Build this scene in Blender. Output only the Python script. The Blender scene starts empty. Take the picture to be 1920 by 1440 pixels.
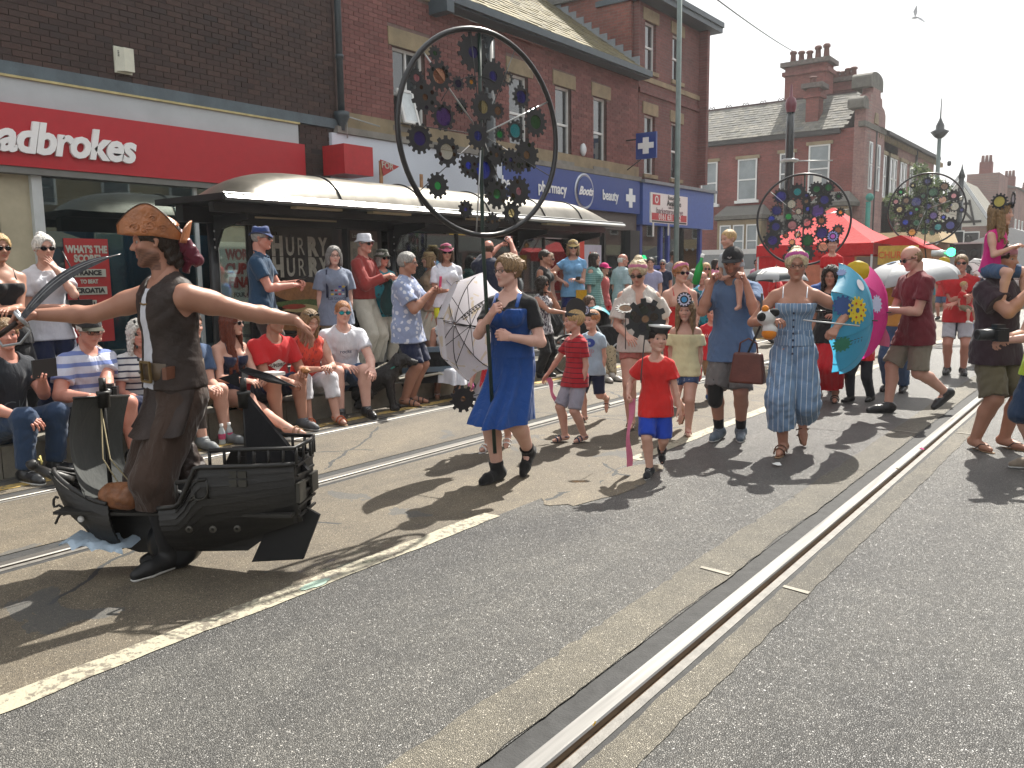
import bpy,bmesh,math,random
import numpy as np
from mathutils import Vector,Matrix
random.seed(7)
PI = math.pi
SC = bpy.context.scene
COL = SC.collection

# ------------------------------------------------------------------ camera
CAM_H = 1.55
FPX = 1570.0            # focal length in pixels of a 1920 wide picture
def _axes():
    d = np.array([(2145 - 960) / FPX,-(493 - 720) / FPX,-1.0]); d /= np.linalg.norm(d)
    t = math.radians(0.7)
    e = np.array([math.cos(t),math.sin(t),0.0])
    n = np.cross(e,d); n /= np.linalg.norm(n)
    if n[1] < 0: n = -n
    return np.array([np.cross(d,n),d,n])
RW = _axes()
cam_d = bpy.data.cameras.new('camera'); cam = bpy.data.objects.new('camera',cam_d); COL.objects.link(cam)
cam_d.sensor_width = 36.0; cam_d.lens = FPX / 1920 * 36.0; cam_d.clip_end = 3000; cam_d.clip_start = 0.05
_m = Matrix([[RW[i][j] for j in range(3)] for i in range(3)]).to_4x4()
_m.translation = Vector((0,0,CAM_H)); cam.matrix_world = _m
SC.camera = cam

# ------------------------------------------------------------------ light
SUN = Vector((-0.17,0.985,0)).normalized() * math.cos(math.radians(50.5)) + Vector((0,0,math.sin(math.radians(50.5))))
world = bpy.data.worlds.new('World'); SC.world = world; world.use_nodes = True
wn = world.node_tree; wn.nodes.clear()
wo = wn.nodes.new('ShaderNodeOutputWorld'); bg = wn.nodes.new('ShaderNodeBackground')
sky = wn.nodes.new('ShaderNodeTexSky'); sky.sky_type = 'NISHITA'; sky.sun_disc = False
sky.sun_elevation = math.radians(50.5); sky.sun_rotation = math.radians(-9.8)
sky.air_density = 1.0; sky.dust_density = 6.0; sky.ozone_density = 1.0
veil = wn.nodes.new('ShaderNodeMix'); veil.data_type = 'RGBA'     # thin bright cloud veil over the whole sky
veil.inputs[0].default_value = 0.8
veil.inputs[7].default_value = (14.5,14.8,14.9,1)
wn.links.new(sky.outputs[0],veil.inputs[6]); wn.links.new(veil.outputs[2],bg.inputs[0])
bg.inputs[1].default_value = 0.050
wn.links.new(bg.outputs[0],wo.inputs[0])
sd = bpy.data.lights.new('sun','SUN'); sd.energy = 5.0; sd.angle = math.radians(0.6); sd.color = (1.0,0.95,0.86)
so = bpy.data.objects.new('sun',sd); COL.objects.link(so)
so.rotation_euler = SUN.to_track_quat('Z','Y').to_euler()
SC.view_settings.view_transform = 'Standard'; SC.view_settings.look = 'None'
SC.view_settings.exposure = 0.95; SC.view_settings.gamma = 1.0
SC.view_settings.use_curve_mapping = False

# ------------------------------------------------------------------ small helpers
def ray(px,py):
    return RW @ np.array([(px - 960) / FPX,-(py - 720) / FPX,-1.0])
def gnd(px,py,z=0.0):
    r = ray(px,py); t = (z - CAM_H) / r[2]
    return (float(r[0] * t),float(r[1] * t))
def onX(px,py,x):
    r = ray(px,py); t = x / r[0]
    return Vector((x,float(r[1] * t),float(CAM_H + r[2] * t)))
def onY(px,py,y):
    r = ray(px,py); t = y / r[1]
    return Vector((float(r[0] * t),y,float(CAM_H + r[2] * t)))
def at(px,py,dist):
    r = ray(px,py); t = dist / math.hypot(r[0],r[1])
    return Vector((float(r[0] * t),float(r[1] * t),float(CAM_H + r[2] * t)))

def mk(name,verts,faces,mat=None,parent=None,smooth=False,loc=None):
    me = bpy.data.meshes.new(name)
    me.from_pydata([tuple(v) for v in verts],[],faces); me.update()
    if smooth:
        me.polygons.foreach_set('use_smooth',[True] * len(me.polygons))
    return link(name,me,mat,parent,loc)
def link(name,me,mat=None,parent=None,loc=None):
    o = bpy.data.objects.new(name,me); COL.objects.link(o)
    if mat is not None and len(me.materials) == 0: me.materials.append(mat)
    if parent is not None: o.parent = parent
    if loc is not None: o.location = loc
    return o
def tag(o,label,cat=None,group=None,kind=None):
    if label: o['label'] = label
    if cat: o['category'] = cat
    if group: o['group'] = group
    if kind: o['kind'] = kind
    return o
def empty(name,loc,label,cat,group=None,rz=0.0):
    o = bpy.data.objects.new(name,None); COL.objects.link(o)
    o.location = loc; o.rotation_euler = (0,0,rz); o.empty_display_size = 0.2
    return tag(o,label,cat,group)
def copy_tree(o,parent=None,label=None):
    c = o.copy(); COL.objects.link(c); c.parent = parent
    if label: c['label'] = label
    for ch in list(o.children): copy_tree(ch,c)
    return c

class MB:
    """collects simple solids, linked as one mesh"""
    def __init__(s): s.v = []; s.f = []; s.sm = []
    def add(s,vs,fs,smooth=False):
        n = len(s.v); s.v += [tuple(v) for v in vs]; s.f += [tuple(n + i for i in f) for f in fs]; s.sm += [smooth] * len(fs); return s
    def box(s,x0,x1,y0,y1,z0,z1):
        if x1 < x0: x0,x1 = x1,x0
        if y1 < y0: y0,y1 = y1,y0
        if z1 < z0: z0,z1 = z1,z0
        v = [(x,y,z) for x in (x0,x1) for y in (y0,y1) for z in (z0,z1)]
        return s.add(v,[(0,1,3,2),(4,6,7,5),(0,4,5,1),(2,3,7,6),(0,2,6,4),(1,5,7,3)])
    def obox(s,c,ax,ay,az):
        c = Vector(c); ax = Vector(ax); ay = Vector(ay); az = Vector(az)
        v = [c + ax * i + ay * j + az * k for i in (-1,1) for j in (-1,1) for k in (-1,1)]
        return s.add(v,[(0,1,3,2),(4,6,7,5),(0,4,5,1),(2,3,7,6),(0,2,6,4),(1,5,7,3)])
    def bar(s,a,b,w,h=None,up=(0,0,1)):
        a = Vector(a); b = Vector(b); h = w if h is None else h
        d = (b - a); L = d.length; d.normalize(); u = Vector(up)
        if abs(d.dot(u)) > .97: u = Vector((1,0,0))
        r = d.cross(u).normalized(); u = r.cross(d)
        return s.obox((a + b) / 2,d * L / 2,r * w / 2,u * h / 2)
    def tube(s,pts,r,n=8,caps=True,closed=False):
        pts = [Vector(p) for p in pts]; m = len(pts)
        rr = r if isinstance(r,(list,tuple)) else [r] * m
        vs = []; prev = None
        for i,p in enumerate(pts):
            if closed: t = pts[(i + 1) % m] - pts[i - 1]
            else: t = pts[min(i + 1,m - 1)] - pts[max(i - 1,0)]
            t.normalize()
            if prev is None:
                u = Vector((0,0,1)) if abs(t.z) < .9 else Vector((1,0,0))
            else: u = prev
            a = t.cross(u); 
            if a.length < 1e-5: a = t.orthogonal()
            a.normalize(); u = a.cross(t); prev = u
            for k in range(n):
                th = 2 * PI * k / n
                vs.append(p + (a * math.cos(th) + u * math.sin(th)) * rr[i])
        fs = []
        for i in range(m if closed else m - 1):
            j = (i + 1) % m
            for k in range(n):
                fs.append((i * n + k,i * n + (k + 1) % n,j * n + (k + 1) % n,j * n + k))
        if caps and not closed:
            fs.append(tuple(range(n - 1,-1,-1))); fs.append(tuple((m - 1) * n + k for k in range(n)))
        return s.add(vs,fs,True)
    def lathe(s,prof,n=16,origin=(0,0,0),axis=None):
        """prof: (r, z) list; revolved about z"""
        M = Matrix.Identity(3)
        if axis is not None: M = Vector(axis).to_track_quat('Z','Y').to_matrix()
        o = Vector(origin); vs = []
        for r,z in prof:
            for k in range(n):
                th = 2 * PI * k / n
                vs.append(o + M @ Vector((r * math.cos(th),r * math.sin(th),z)))
        fs = []
        for i in range(len(prof) - 1):
            for k in range(n):
                fs.append((i * n + k,i * n + (k + 1) % n,(i + 1) * n + (k + 1) % n,(i + 1) * n + k))
        return s.add(vs,fs,True)
    def prism(s,pts,ex):
        """polygon (3d points) extruded by vector"""
        ex = Vector(ex); n = len(pts); P = [Vector(p) for p in pts]
        fs = [tuple(range(n))[::-1],tuple(range(n,2 * n))]
        fs += [(i,(i + 1) % n,n + (i + 1) % n,n + i) for i in range(n)]
        return s.add(P + [p + ex for p in P],fs)
    def build(s,name,mat=None,parent=None,loc=None):
        me = bpy.data.meshes.new(name); me.from_pydata(s.v,[],s.f)
        me.polygons.foreach_set('use_smooth',s.sm); me.update()
        bm = bmesh.new(); bm.from_mesh(me); bmesh.ops.recalc_face_normals(bm,faces=bm.faces); bm.to_mesh(me); bm.free()
        return link(name,me,mat,parent,loc)

# ------------------------------------------------------------------ materials
MATS = {}
class NT:
    def __init__(s,name):
        s.m = bpy.data.materials.new(name); s.m.use_nodes = True; s.t = s.m.node_tree; s.t.nodes.clear()
        s.out = s.t.nodes.new('ShaderNodeOutputMaterial'); s.b = s.t.nodes.new('ShaderNodeBsdfPrincipled')
        s.t.links.new(s.b.outputs[0],s.out.inputs[0])
    def n(s,typ,ins=None,**kw):
        nd = s.t.nodes.new('ShaderNode' + typ)
        for k,v in kw.items(): setattr(nd,k,v)
        for k,v in (ins or {}).items(): s.set(nd,k,v)
        return nd
    def set(s,nd,k,v):
        i = nd.inputs[k]
        if isinstance(v,bpy.types.NodeSocket): s.t.links.new(v,i)
        else:
            if isinstance(v,(tuple,list)) and len(v) == 3 and i.type == 'RGBA': v = (*v,1)
            i.default_value = v
    def coord(s,which='Object'):
        return s.n('TexCoord').outputs[which]
    def noise(s,scale,detail=4,rough=.6,vec=None,dist=0.0):
        nd = s.n('TexNoise',{'Scale': scale,'Detail': detail,'Roughness': rough,'Distortion': dist})
        if vec is not None: s.set(nd,'Vector',vec)
        return nd.outputs[0]
    def math(s,op,a,b=0.0,c=None,clamp=False):
        nd = s.n('Math',{0: a,1: b},operation=op,use_clamp=clamp)
        if c is not None: s.set(nd,2,c)
        return nd.outputs[0]
    def mix(s,f,a,b,typ='MIX'):
        nd = s.n('Mix',data_type='RGBA',blend_type=typ)
        s.set(nd,0,f); s.set(nd,6,a); s.set(nd,7,b); return nd.outputs[2]
    def ramp(s,f,stops,interp='LINEAR'):
        nd = s.n('ValToRGB',{0: f}); cr = nd.color_ramp; cr.interpolation = interp
        while len(cr.elements) < len(stops): cr.elements.new(.5)
        for e,(p,c) in zip(cr.elements,stops):
            e.position = p; e.color = (*c,1) if len(c) == 3 else c
        return nd.outputs[0]
    def sep(s,v):
        nd = s.n('SeparateXYZ',{0: v}); return nd.outputs
    def mapping(s,v,scale=(1,1,1),loc=(0,0,0),rot=(0,0,0)):
        return s.n('Mapping',{'Vector': v,'Scale': scale,'Location': loc,'Rotation': rot}).outputs[0]
    def bump(s,h,strength=.3,dist=.01):
        nd = s.n('Bump',{'Height': h,'Strength': strength,'Distance': dist}); s.set(s.b,'Normal',nd.outputs[0])
    def p(s,**kw):
        names = dict(col='Base Color',rough='Roughness',metal='Metallic',alpha='Alpha',ior='IOR',trans='Transmission Weight',coat='Coat Weight',spec='Specular IOR Level',sheen='Sheen Weight')
        for k,v in kw.items(): s.set(s.b,names[k],v)
        return s

def paint(name,col,rough=.5,var=.12,bump=.0,scale=8.0,metal=0.0,spec=None,fine=0):
    """plain surface with uneven tone; col linear"""
    if name in MATS: return MATS[name]
    t = NT(name); v = t.coord()
    a = t.noise(scale,5,.6,v)
    c0 = tuple(x * (1 - var) for x in col); c1 = tuple(min(1,x * (1 + var)) for x in col)
    c = t.ramp(a,[(.3,c0),(.7,c1)])
    t.p(col=c,rough=rough,metal=metal)
    if spec is not None: t.p(spec=spec)
    if bump:
        h = t.noise(fine if fine else scale * 6,4,.6,v); t.bump(h,bump,.01)
    MATS[name] = t.m; return t.m

def cloth(name,col,col2=None,kind='plain',s=20.0,s2=None,rough=.85,fold=.5):
    """fabric: weave and folds, with stripes / checks / floral print as colour"""
    if name in MATS: return MATS[name]
    t = NT(name); v = t.coord(); X,Y,Z = t.sep(v)
    dark = tuple(x * .82 for x in col)
    c = t.mix(t.noise(14,4,.6,v),(*dark,1),(*[min(1,x * 1.1) for x in col],1))
    if kind == 'hstripe':        # s = stripes per metre, s2 = share of second colour
        f = t.math('FRACT',t.math('MULTIPLY',Z,s)); f = t.math('LESS_THAN',f,s2 or .4); c = t.mix(f,c,(*col2,1))
    elif kind == 'vstripe':
        ang = t.n('Math',{0: X,1: Y},operation='ARCTAN2').outputs[0]
        f = t.math('FRACT',t.math('MULTIPLY',ang,s)); f = t.math('LESS_THAN',f,s2 or .3); c = t.mix(f,c,(*col2,1))
    elif kind == 'xstripe':
        f = t.math('FRACT',t.math('MULTIPLY',X,s)); f = t.math('LESS_THAN',f,s2 or .3); c = t.mix(f,c,(*col2,1))
    elif kind == 'check':
        f1 = t.math('LESS_THAN',t.math('FRACT',t.math('MULTIPLY',Z,s)),.3); f2 = t.math('LESS_THAN',t.math('FRACT',t.math('MULTIPLY',X,s)),.3)
        c = t.mix(t.math('MULTIPLY',t.math('ADD',f1,f2),.5),c,(*col2,1))
    elif kind == 'floral':
        w = t.n('TexVoronoi',{'Vector': v,'Scale': s}).outputs['Distance']
        n2 = t.noise(s * 2.2,3,.6,v); f = t.math('LESS_THAN',t.math('ADD',w,t.math('MULTIPLY',n2,.5)),s2 or .52); c = t.mix(f,c,(*col2,1))
    elif kind == 'flecks':
        w = t.noise(s,2,.5,t.mapping(v,(1.6,1.6,.5))); f = t.math('GREATER_THAN',w,s2 or .55); c = t.mix(f,c,(*col2,1))
    t.p(col=c,rough=rough,sheen=.15,spec=.25)
    h1 = t.noise(9,3,.5,t.mapping(v,(1.3,1.3,.6)),1.2); h2 = t.noise(420,2,.5,v)
    t.bump(t.math('ADD',t.math('MULTIPLY',h1,1.0),t.math('MULTIPLY',h2,.02)),fold * .9,.03)
    MATS[name] = t.m; return t.m
def skin_mat(name,col):
    if name in MATS: return MATS[name]
    t = NT(name); v = t.coord()
    att = t.n('Attribute',attribute_name='paint').outputs['Color']
    n = t.noise(12,4,.6,v)
    c = t.mix(n,(col[0] * .86,col[1] * .72,col[2] * .70,1),(min(1,col[0] * 1.08),col[1] * 1.06,col[2] * 1.05,1))
    c = t.mix(1.0,c,att,'MULTIPLY'); t.p(col=c,rough=.48,spec=.4)
    t.set(t.b,'Subsurface Weight',.0)
    t.bump(t.noise(160,2,.5,v),.12,.002)
    MATS[name] = t.m; return t.m
def hair_mat(name,col):
    if name in MATS: return MATS[name]
    t = NT(name); v = t.coord()
    n = t.noise(38,3,.65,t.mapping(v,(3,3,.6)),.4)
    c = t.ramp(n,[(.3,tuple(x * .45 for x in col)),(.7,tuple(min(1,x * 1.35) for x in col))])
    t.p(col=c,rough=.42,spec=.35); t.bump(n,.9,.012); MATS[name] = t.m; return t.m
def glass(name,tint=(.8,.9,.88),rough=.02,alpha=.35):
    """window pane: part mirror of the street, part see-through"""
    if name in MATS: return MATS[name]
    t = NT(name)
    tr = t.n('BsdfTransparent',{'Color': (*tint,1)}); gl = t.n('BsdfGlossy',{'Color': (.9,.95,.95,1),'Roughness': rough})
    fr = t.n('Fresnel',{'IOR': 1.5}); f = t.math('ADD',t.math('MULTIPLY',fr.outputs[0],1.6),alpha * .25,clamp=True)
    mx = t.n('MixShader',{0: f,1: tr.outputs[0],2: gl.outputs[0]}); t.t.links.new(mx.outputs[0],t.out.inputs[0])
    MATS[name] = t.m; return t.m
def film(name,col,keep=.55):
    """coloured cellophane: lets coloured light through"""
    if name in MATS: return MATS[name]
    t = NT(name); tr = t.n('BsdfTransparent',{'Color': (*col,1)}); df = t.n('BsdfTranslucent',{'Color': (*col,1)})
    gl = t.n('BsdfGlossy',{'Color': (1,1,1,1),'Roughness': .12})
    m1 = t.n('MixShader',{0: keep,1: df.outputs[0],2: tr.outputs[0]}); m2 = t.n('MixShader',{0: .06,1: m1.outputs[0],2: gl.outputs[0]})
    t.t.links.new(m2.outputs[0],t.out.inputs[0]); MATS[name] = t.m; return t.m

def text_mesh(txt,size,depth=.004,bold=0.0,shear=0.0,align='CENTER',spacing=1.0,xs=1.0):
    cu = bpy.data.curves.new('t','FONT'); cu.body = txt; cu.size = size; cu.extrude = depth; cu.offset = bold; cu.shear = shear
    cu.align_x = align; cu.align_y = 'CENTER'; cu.space_character = spacing; cu.resolution_u = 3
    o = bpy.data.objects.new('t',cu); COL.objects.link(o)
    dg = bpy.context.evaluated_depsgraph_get(); me = bpy.data.meshes.new_from_object(o.evaluated_get(dg))
    bpy.data.objects.remove(o); bpy.data.curves.remove(cu)
    if xs != 1.0:
        for v in me.vertices: v.co.x *= xs
    return me
def place_text(name,txt,size,origin,xdir,ydir,mat,parent=None,**kw):
    """flat lettering standing on a surface; xdir = reading direction, ydir = up"""
    me = text_mesh(txt,size,**kw); me.name = name
    X = Vector(xdir).normalized(); Y = Vector(ydir).normalized(); Z = X.cross(Y)
    M = Matrix((X,Y,Z)).transposed()
    for v in me.vertices: v.co = M @ v.co + Vector(origin)
    return link(name,me,mat,parent)
# ------------------------------------------------------------------ smooth blended solids
def V(*a): return np.array(a,float)
class Field:
    def __init__(s,lo,hi,vox):
        s.vox = vox; s.lo = np.array(lo,float); n = np.ceil((np.array(hi) - s.lo) / vox).astype(int) + 1
        s.n = n; s.ax = [s.lo[i] + vox * np.arange(n[i]) for i in range(3)]
        s.f = np.full(n,.12,np.float32)
    def sub(s,lo,hi):
        a = [max(0,int((lo[i] - s.lo[i]) / s.vox)) for i in range(3)]
        b = [min(int(s.n[i]),int((hi[i] - s.lo[i]) / s.vox) + 2) for i in range(3)]
        if any(b[i] - a[i] < 1 for i in range(3)): return None
        sl = tuple(slice(a[i],b[i]) for i in range(3))
        g = (s.ax[0][sl[0]][:,None,None],s.ax[1][sl[1]][None,:,None],s.ax[2][sl[2]][None,None,:])
        return sl,g
    def put(s,sl,d,k,op):
        f = s.f[sl]; d = d.astype(np.float32)
        if op == 'u':
            h = np.maximum(k - np.abs(f - d),0) / k; s.f[sl] = np.minimum(f,d) - h * h * k * .25
        else:
            d = -d; h = np.maximum(k - np.abs(f - d),0) / k; s.f[sl] = np.maximum(f,d) + h * h * k * .25
    def cone(s,a,b,ra,rb,k=.02,n=None,fl=1.0,cap=False,op='u'):
        a = np.array(a,float); b = np.array(b,float); r = max(ra,rb) + k + s.vox * 2
        q = s.sub(np.minimum(a,b) - r,np.maximum(a,b) + r)
        if q is None: return
        sl,(x,y,z) = q; ba = b - a; L2 = max(ba @ ba,1e-9)
        px,py,pz = x - a[0],y - a[1],z - a[2]
        tt = (px * ba[0] + py * ba[1] + pz * ba[2]) / L2; t = np.clip(tt,0,1)
        vx,vy,vz = px - t * ba[0],py - t * ba[1],pz - t * ba[2]
        q2 = vx * vx + vy * vy + vz * vz
        if n is not None:
            n = np.array(n,float); n /= np.linalg.norm(n)
            q2 = q2 + (1 / fl ** 2 - 1) * (vx * n[0] + vy * n[1] + vz * n[2]) ** 2
        d = np.sqrt(q2) - (ra + (rb - ra) * t)
        if cap: d = np.maximum(d,(tt - 1) * math.sqrt(L2))
        s.put(sl,d,k,op)
    def ell(s,c,r,k=.02,R=None,op='u'):
        c = np.array(c,float); r = np.array(r,float); m = (r.max() if R is not None else r) + k + s.vox * 2
        q = s.sub(c - m,c + m)
        if q is None: return
        sl,(x,y,z) = q; px,py,pz = x - c[0],y - c[1],z - c[2]
        if R is not None:
            R = np.array(R); px,py,pz = (R[0][0] * px + R[1][0] * py + R[2][0] * pz,R[0][1] * px + R[1][1] * py + R[2][1] * pz,R[0][2] * px + R[1][2] * py + R[2][2] * pz)
        k0 = np.sqrt((px / r[0]) ** 2 + (py / r[1]) ** 2 + (pz / r[2]) ** 2) + 1e-9
        k1 = np.sqrt((px / r[0] ** 2) ** 2 + (py / r[1] ** 2) ** 2 + (pz / r[2] ** 2) ** 2) + 1e-9
        s.put(sl,k0 * (k0 - 1) / k1,k,op)
    def all(s): return s.ax[0][:,None,None],s.ax[1][None,:,None],s.ax[2][None,None,:]
    def clip(s,nrm,off):
        """keep points with nrm . p < off"""
        x,y,z = s.all(); s.f = np.maximum(s.f,(nrm[0] * x + nrm[1] * y + nrm[2] * z - off).astype(np.float32))
    def wrinkle(s,amp,fr,seed=0):
        rs = np.random.RandomState(seed); x,y,z = s.all(); w = 0
        for i in range(5):
            d = rs.normal(size=3); d[2] = (.9 if i % 2 else .35) * d[2]; d /= np.linalg.norm(d); e = rs.normal(size=3); F = fr * (1 + .45 * i)
            q = np.sin((d[0] * x + d[1] * y + d[2] * z) * F + 1.7 * np.sin((e[0] * x + e[1] * y + e[2] * z) * F * .4 + i))
            w = w + (1 - 1.7 * np.abs(q)) / (1 + .35 * i)
        s.f = s.f + (amp * .5 * w).astype(np.float32)
    def mesh(s):
        f = s.f; sg = f < 0; n0,n1,n2 = f.shape
        c = [(i,j,k) for i in (0,1) for j in (0,1) for k in (0,1)]
        def cs(A,o): return A[o[0]:n0 - 1 + o[0],o[1]:n1 - 1 + o[1],o[2]:n2 - 1 + o[2]]
        S = sum(cs(sg,o).astype(np.int8) for o in c); act = (S > 0) & (S < 8)
        I = np.argwhere(act)
        if len(I) == 0: return np.zeros((0,3)),np.zeros((0,4),int)
        val = {o: f[I[:,0] + o[0],I[:,1] + o[1],I[:,2] + o[2]] for o in c}
        P = np.zeros((len(I),3)); cnt = np.zeros(len(I))
        for o in c:
            for ax in range(3):
                if o[ax]: continue
                o2 = list(o); o2[ax] = 1; o2 = tuple(o2); a,b = val[o],val[o2]; m = (a < 0) != (b < 0)
                t = np.where(m,a / np.where(m,a - b,1),0)
                q = np.array(o,float)[None,:].repeat(len(I),0); q[:,ax] += t
                P += q * m[:,None]; cnt += m
        P = (P / cnt[:,None] + I) * s.vox + s.lo
        idx = np.full((n0 - 1,n1 - 1,n2 - 1),-1,np.int32); idx[act] = np.arange(len(I)); Q = []
        for ax in range(3):
            u,v = (ax + 1) % 3,(ax + 2) % 3
            A = np.take(sg,range(0,f.shape[ax] - 1),ax); B = np.take(sg,range(1,f.shape[ax]),ax)
            E = np.argwhere(A != B)
            E = E[(E[:,u] > 0) & (E[:,v] > 0) & (E[:,u] < f.shape[u] - 1) & (E[:,v] < f.shape[v] - 1)]
            if len(E) == 0: continue
            def g(du,dv):
                F = E.copy(); F[:,u] -= du; F[:,v] -= dv; return idx[F[:,0],F[:,1],F[:,2]]
            q = np.stack([g(1,1),g(0,1),g(0,0),g(1,0)],1)
            ins = A[E[:,0],E[:,1],E[:,2]]
            q[~ins] = q[~ins][:,::-1]; Q.append(q)
        Q = np.concatenate(Q); Q = Q[(Q >= 0).all(1)]
        return P,Q
def nmesh(name,P,Q,paintc=None):
    me = bpy.data.meshes.new(name); nv,nq = len(P),len(Q)
    me.vertices.add(nv); me.vertices.foreach_set('co',np.asarray(P,np.float32).ravel())
    me.loops.add(nq * 4); me.loops.foreach_set('vertex_index',np.asarray(Q,np.int32).ravel())
    me.polygons.add(nq); me.polygons.foreach_set('loop_start',np.arange(0,nq * 4,4,dtype=np.int32))
    me.polygons.foreach_set('loop_total',np.full(nq,4,np.int32)); me.polygons.foreach_set('use_smooth',np.ones(nq,bool))
    me.update(calc_edges=True)
    if paintc is not None:
        a = me.color_attributes.new('paint','FLOAT_COLOR','POINT')
        c = np.ones((nv,4),np.float32); c[:,:3] = paintc; a.data.foreach_set('color',c.ravel())
    return me
# ------------------------------------------------------------------ people
def sdf_raw(prims,vox,wr=None,clips=(),pad=.05):
    lo = np.full(3,1e9); hi = -lo
    for p in prims:
        if p[-1].get('op','u') == 's': continue
        if p[0] == 'c':
            r = max(p[3],p[4]); lo = np.minimum(lo,np.minimum(p[1],p[2]) - r); hi = np.maximum(hi,np.maximum(p[1],p[2]) + r)
        else:
            r = np.max(p[2]) if p[-1].get('R') is not None else np.array(p[2]); lo = np.minimum(lo,np.array(p[1]) - r); hi = np.maximum(hi,np.array(p[1]) + r)
    F = Field(lo - pad * .5 - vox * 2,hi + pad * .5 + vox * 2,vox)
    for ph in (0,1):
        for p in prims:
            if (p[-1].get('op','u') == 's') != bool(ph): continue
            (F.cone(p[1],p[2],p[3],p[4],**p[5]) if p[0] == 'c' else F.ell(p[1],p[2],**p[3]))
        if ph == 0 and wr: F.wrinkle(*wr)
    for nrm,off in clips: F.clip(nrm,off)
    return F.mesh()
def C_(a,b,ra,rb,**k): return ('c',V(*a),V(*b),ra,rb,k)
def E_(c,r,**k): return ('e',V(*c),V(*r),k)
def xf(M,P): return P @ M[:3,:3].T + M[:3,3]

HEADC = {}
def head_geo(kind,beard,vox,cap=0):
    """kind: man woman child; unit = head height (chin -.5, crown +.5), y forward"""
    key = (kind,beard,vox)
    if key in HEADC: return HEADC[key]
    m = 1.0 if kind == 'man' else (.8 if kind == 'woman' else .35)
    ch = kind == 'child'
    k = .05; S = (-1,1); pr = []
    pr.append(E_((0,-.06,.13),(.335 + .015 * ch,.415,.37),k=k))
    pr.append(E_((0,.10,-.11 + .02 * ch),(.265,.265,.35 - .03 * ch),k=k))
    for s in S:
        pr.append(C_((s * .20,-.02,-.22),(s * .05,.22,-.405),.09,.07 + .015 * m,k=.08))
        pr.append(E_((s * .16,.22,-.10),(.10,.10,.09 + .03 * ch),k=.08))
        pr.append(C_((s * .17,.27,.10),(s * .02,.335,.075),.045,.035 + .012 * m,k=.05))
        pr.append(E_((s * .348,-.05,-.02),(.026,.062,.10),k=.03))
        pr.append(E_((s * .36,-.075,.03),(.03,.05,.055),k=.03))
        pr.append(E_((s * .045,.375,-.135),(.034,.035,.028),k=.03))
        pr.append(E_((s * .14,.37,.0),(.085,.07,.045),k=.05,op='s'))
        pr.append(E_((s * .355,-.03,-.01),(.02,.03,.05),k=.02,op='s'))
    pr.append(E_((0,.265,-.42),(.075,.07,.06),k=.06))
    pr.append(C_((0,.335,.03),(0,.405 + .02 * m,-.12),.032,.046 if not ch else .04,k=.04))
    pr.append(E_((0,.318,-.235),(.088,.05,.026),k=.02)); pr.append(E_((0,.312,-.29),(.075,.048,.03),k=.02))
    pr.append(E_((0,.40,-.262),(.10,.05,.010),k=.02,op='s'))
    pr.append(C_((0,-.09,-.25),(0,-.13,-.78),.205 if m > .9 else .175,.21 if m > .9 else .18,k=.10))
    P,Q = sdf_raw(pr,vox,pad=.16)
    c = np.ones((len(P),3)); x,y,z = np.abs(P[:,0]),P[:,1],P[:,2]
    lips = np.clip(1.3 - np.sqrt((x / .10) ** 2 + ((z + .262) / .05) ** 2),0,1) * (y > .28)
    c = c * (1 - lips[:,None] * np.array([.12,.42,.38]) * (1.15 if kind == 'woman' else .8))
    chk = np.clip(1 - np.sqrt(((x - .19) / .12) ** 2 + ((z + .12) / .12) ** 2),0,1) * (y > .1); c = c * (1 - chk[:,None] * np.array([0,.16,.14]))
    bz = .085 + .02 * np.cos((x - .14) * 9)
    br = np.clip(1.35 - np.sqrt(((x - .145) / .105) ** 2 + ((z - bz) / .028) ** 2),0,1) * (y > .2)
    c = c * (1 - br[:,None] * np.array([.62,.68,.70]) * (1.0 if not ch else .45))
    ey = np.clip(1.2 - np.sqrt(((x - .14) / .085) ** 2 + ((z - .0) / .04) ** 2),0,1) * (y > .2); c = c * (1 - ey[:,None] * np.array([.30,.36,.36]))
    if beard:
        n = .75 + .25 * np.sin(P[:,0] * 90) * np.sin(P[:,2] * 77)
        jaw = np.clip((-.12 - z + .25 * np.clip(y - .1,-.2,.2) - .1 * (x < .1) * (y > .3)) / .07,0,1) * (z > -.56) * (y > -.1) * (lips < .3)
        bd = (jaw * n * (1 if beard > 0 else 1))[:,None]
        if beard == 1: c = c * (1 - bd * np.array([.78,.80,.80]))
        elif beard == 2: c = c * (1 - bd * .25) + bd * np.array([.02,.12,.16]) * 1.0   # grey stubble
        elif beard == 3:
            ms = np.clip(1.4 - np.sqrt((x / .11) ** 2 + ((z + .215) / .03) ** 2),0,1)[:,None] * (y > .28)[:,None]; c = c + ms * np.array([.1,.45,.7])
    HEADC[key] = (P,Q,c); return HEADC[key]
HANDC = {}
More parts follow.
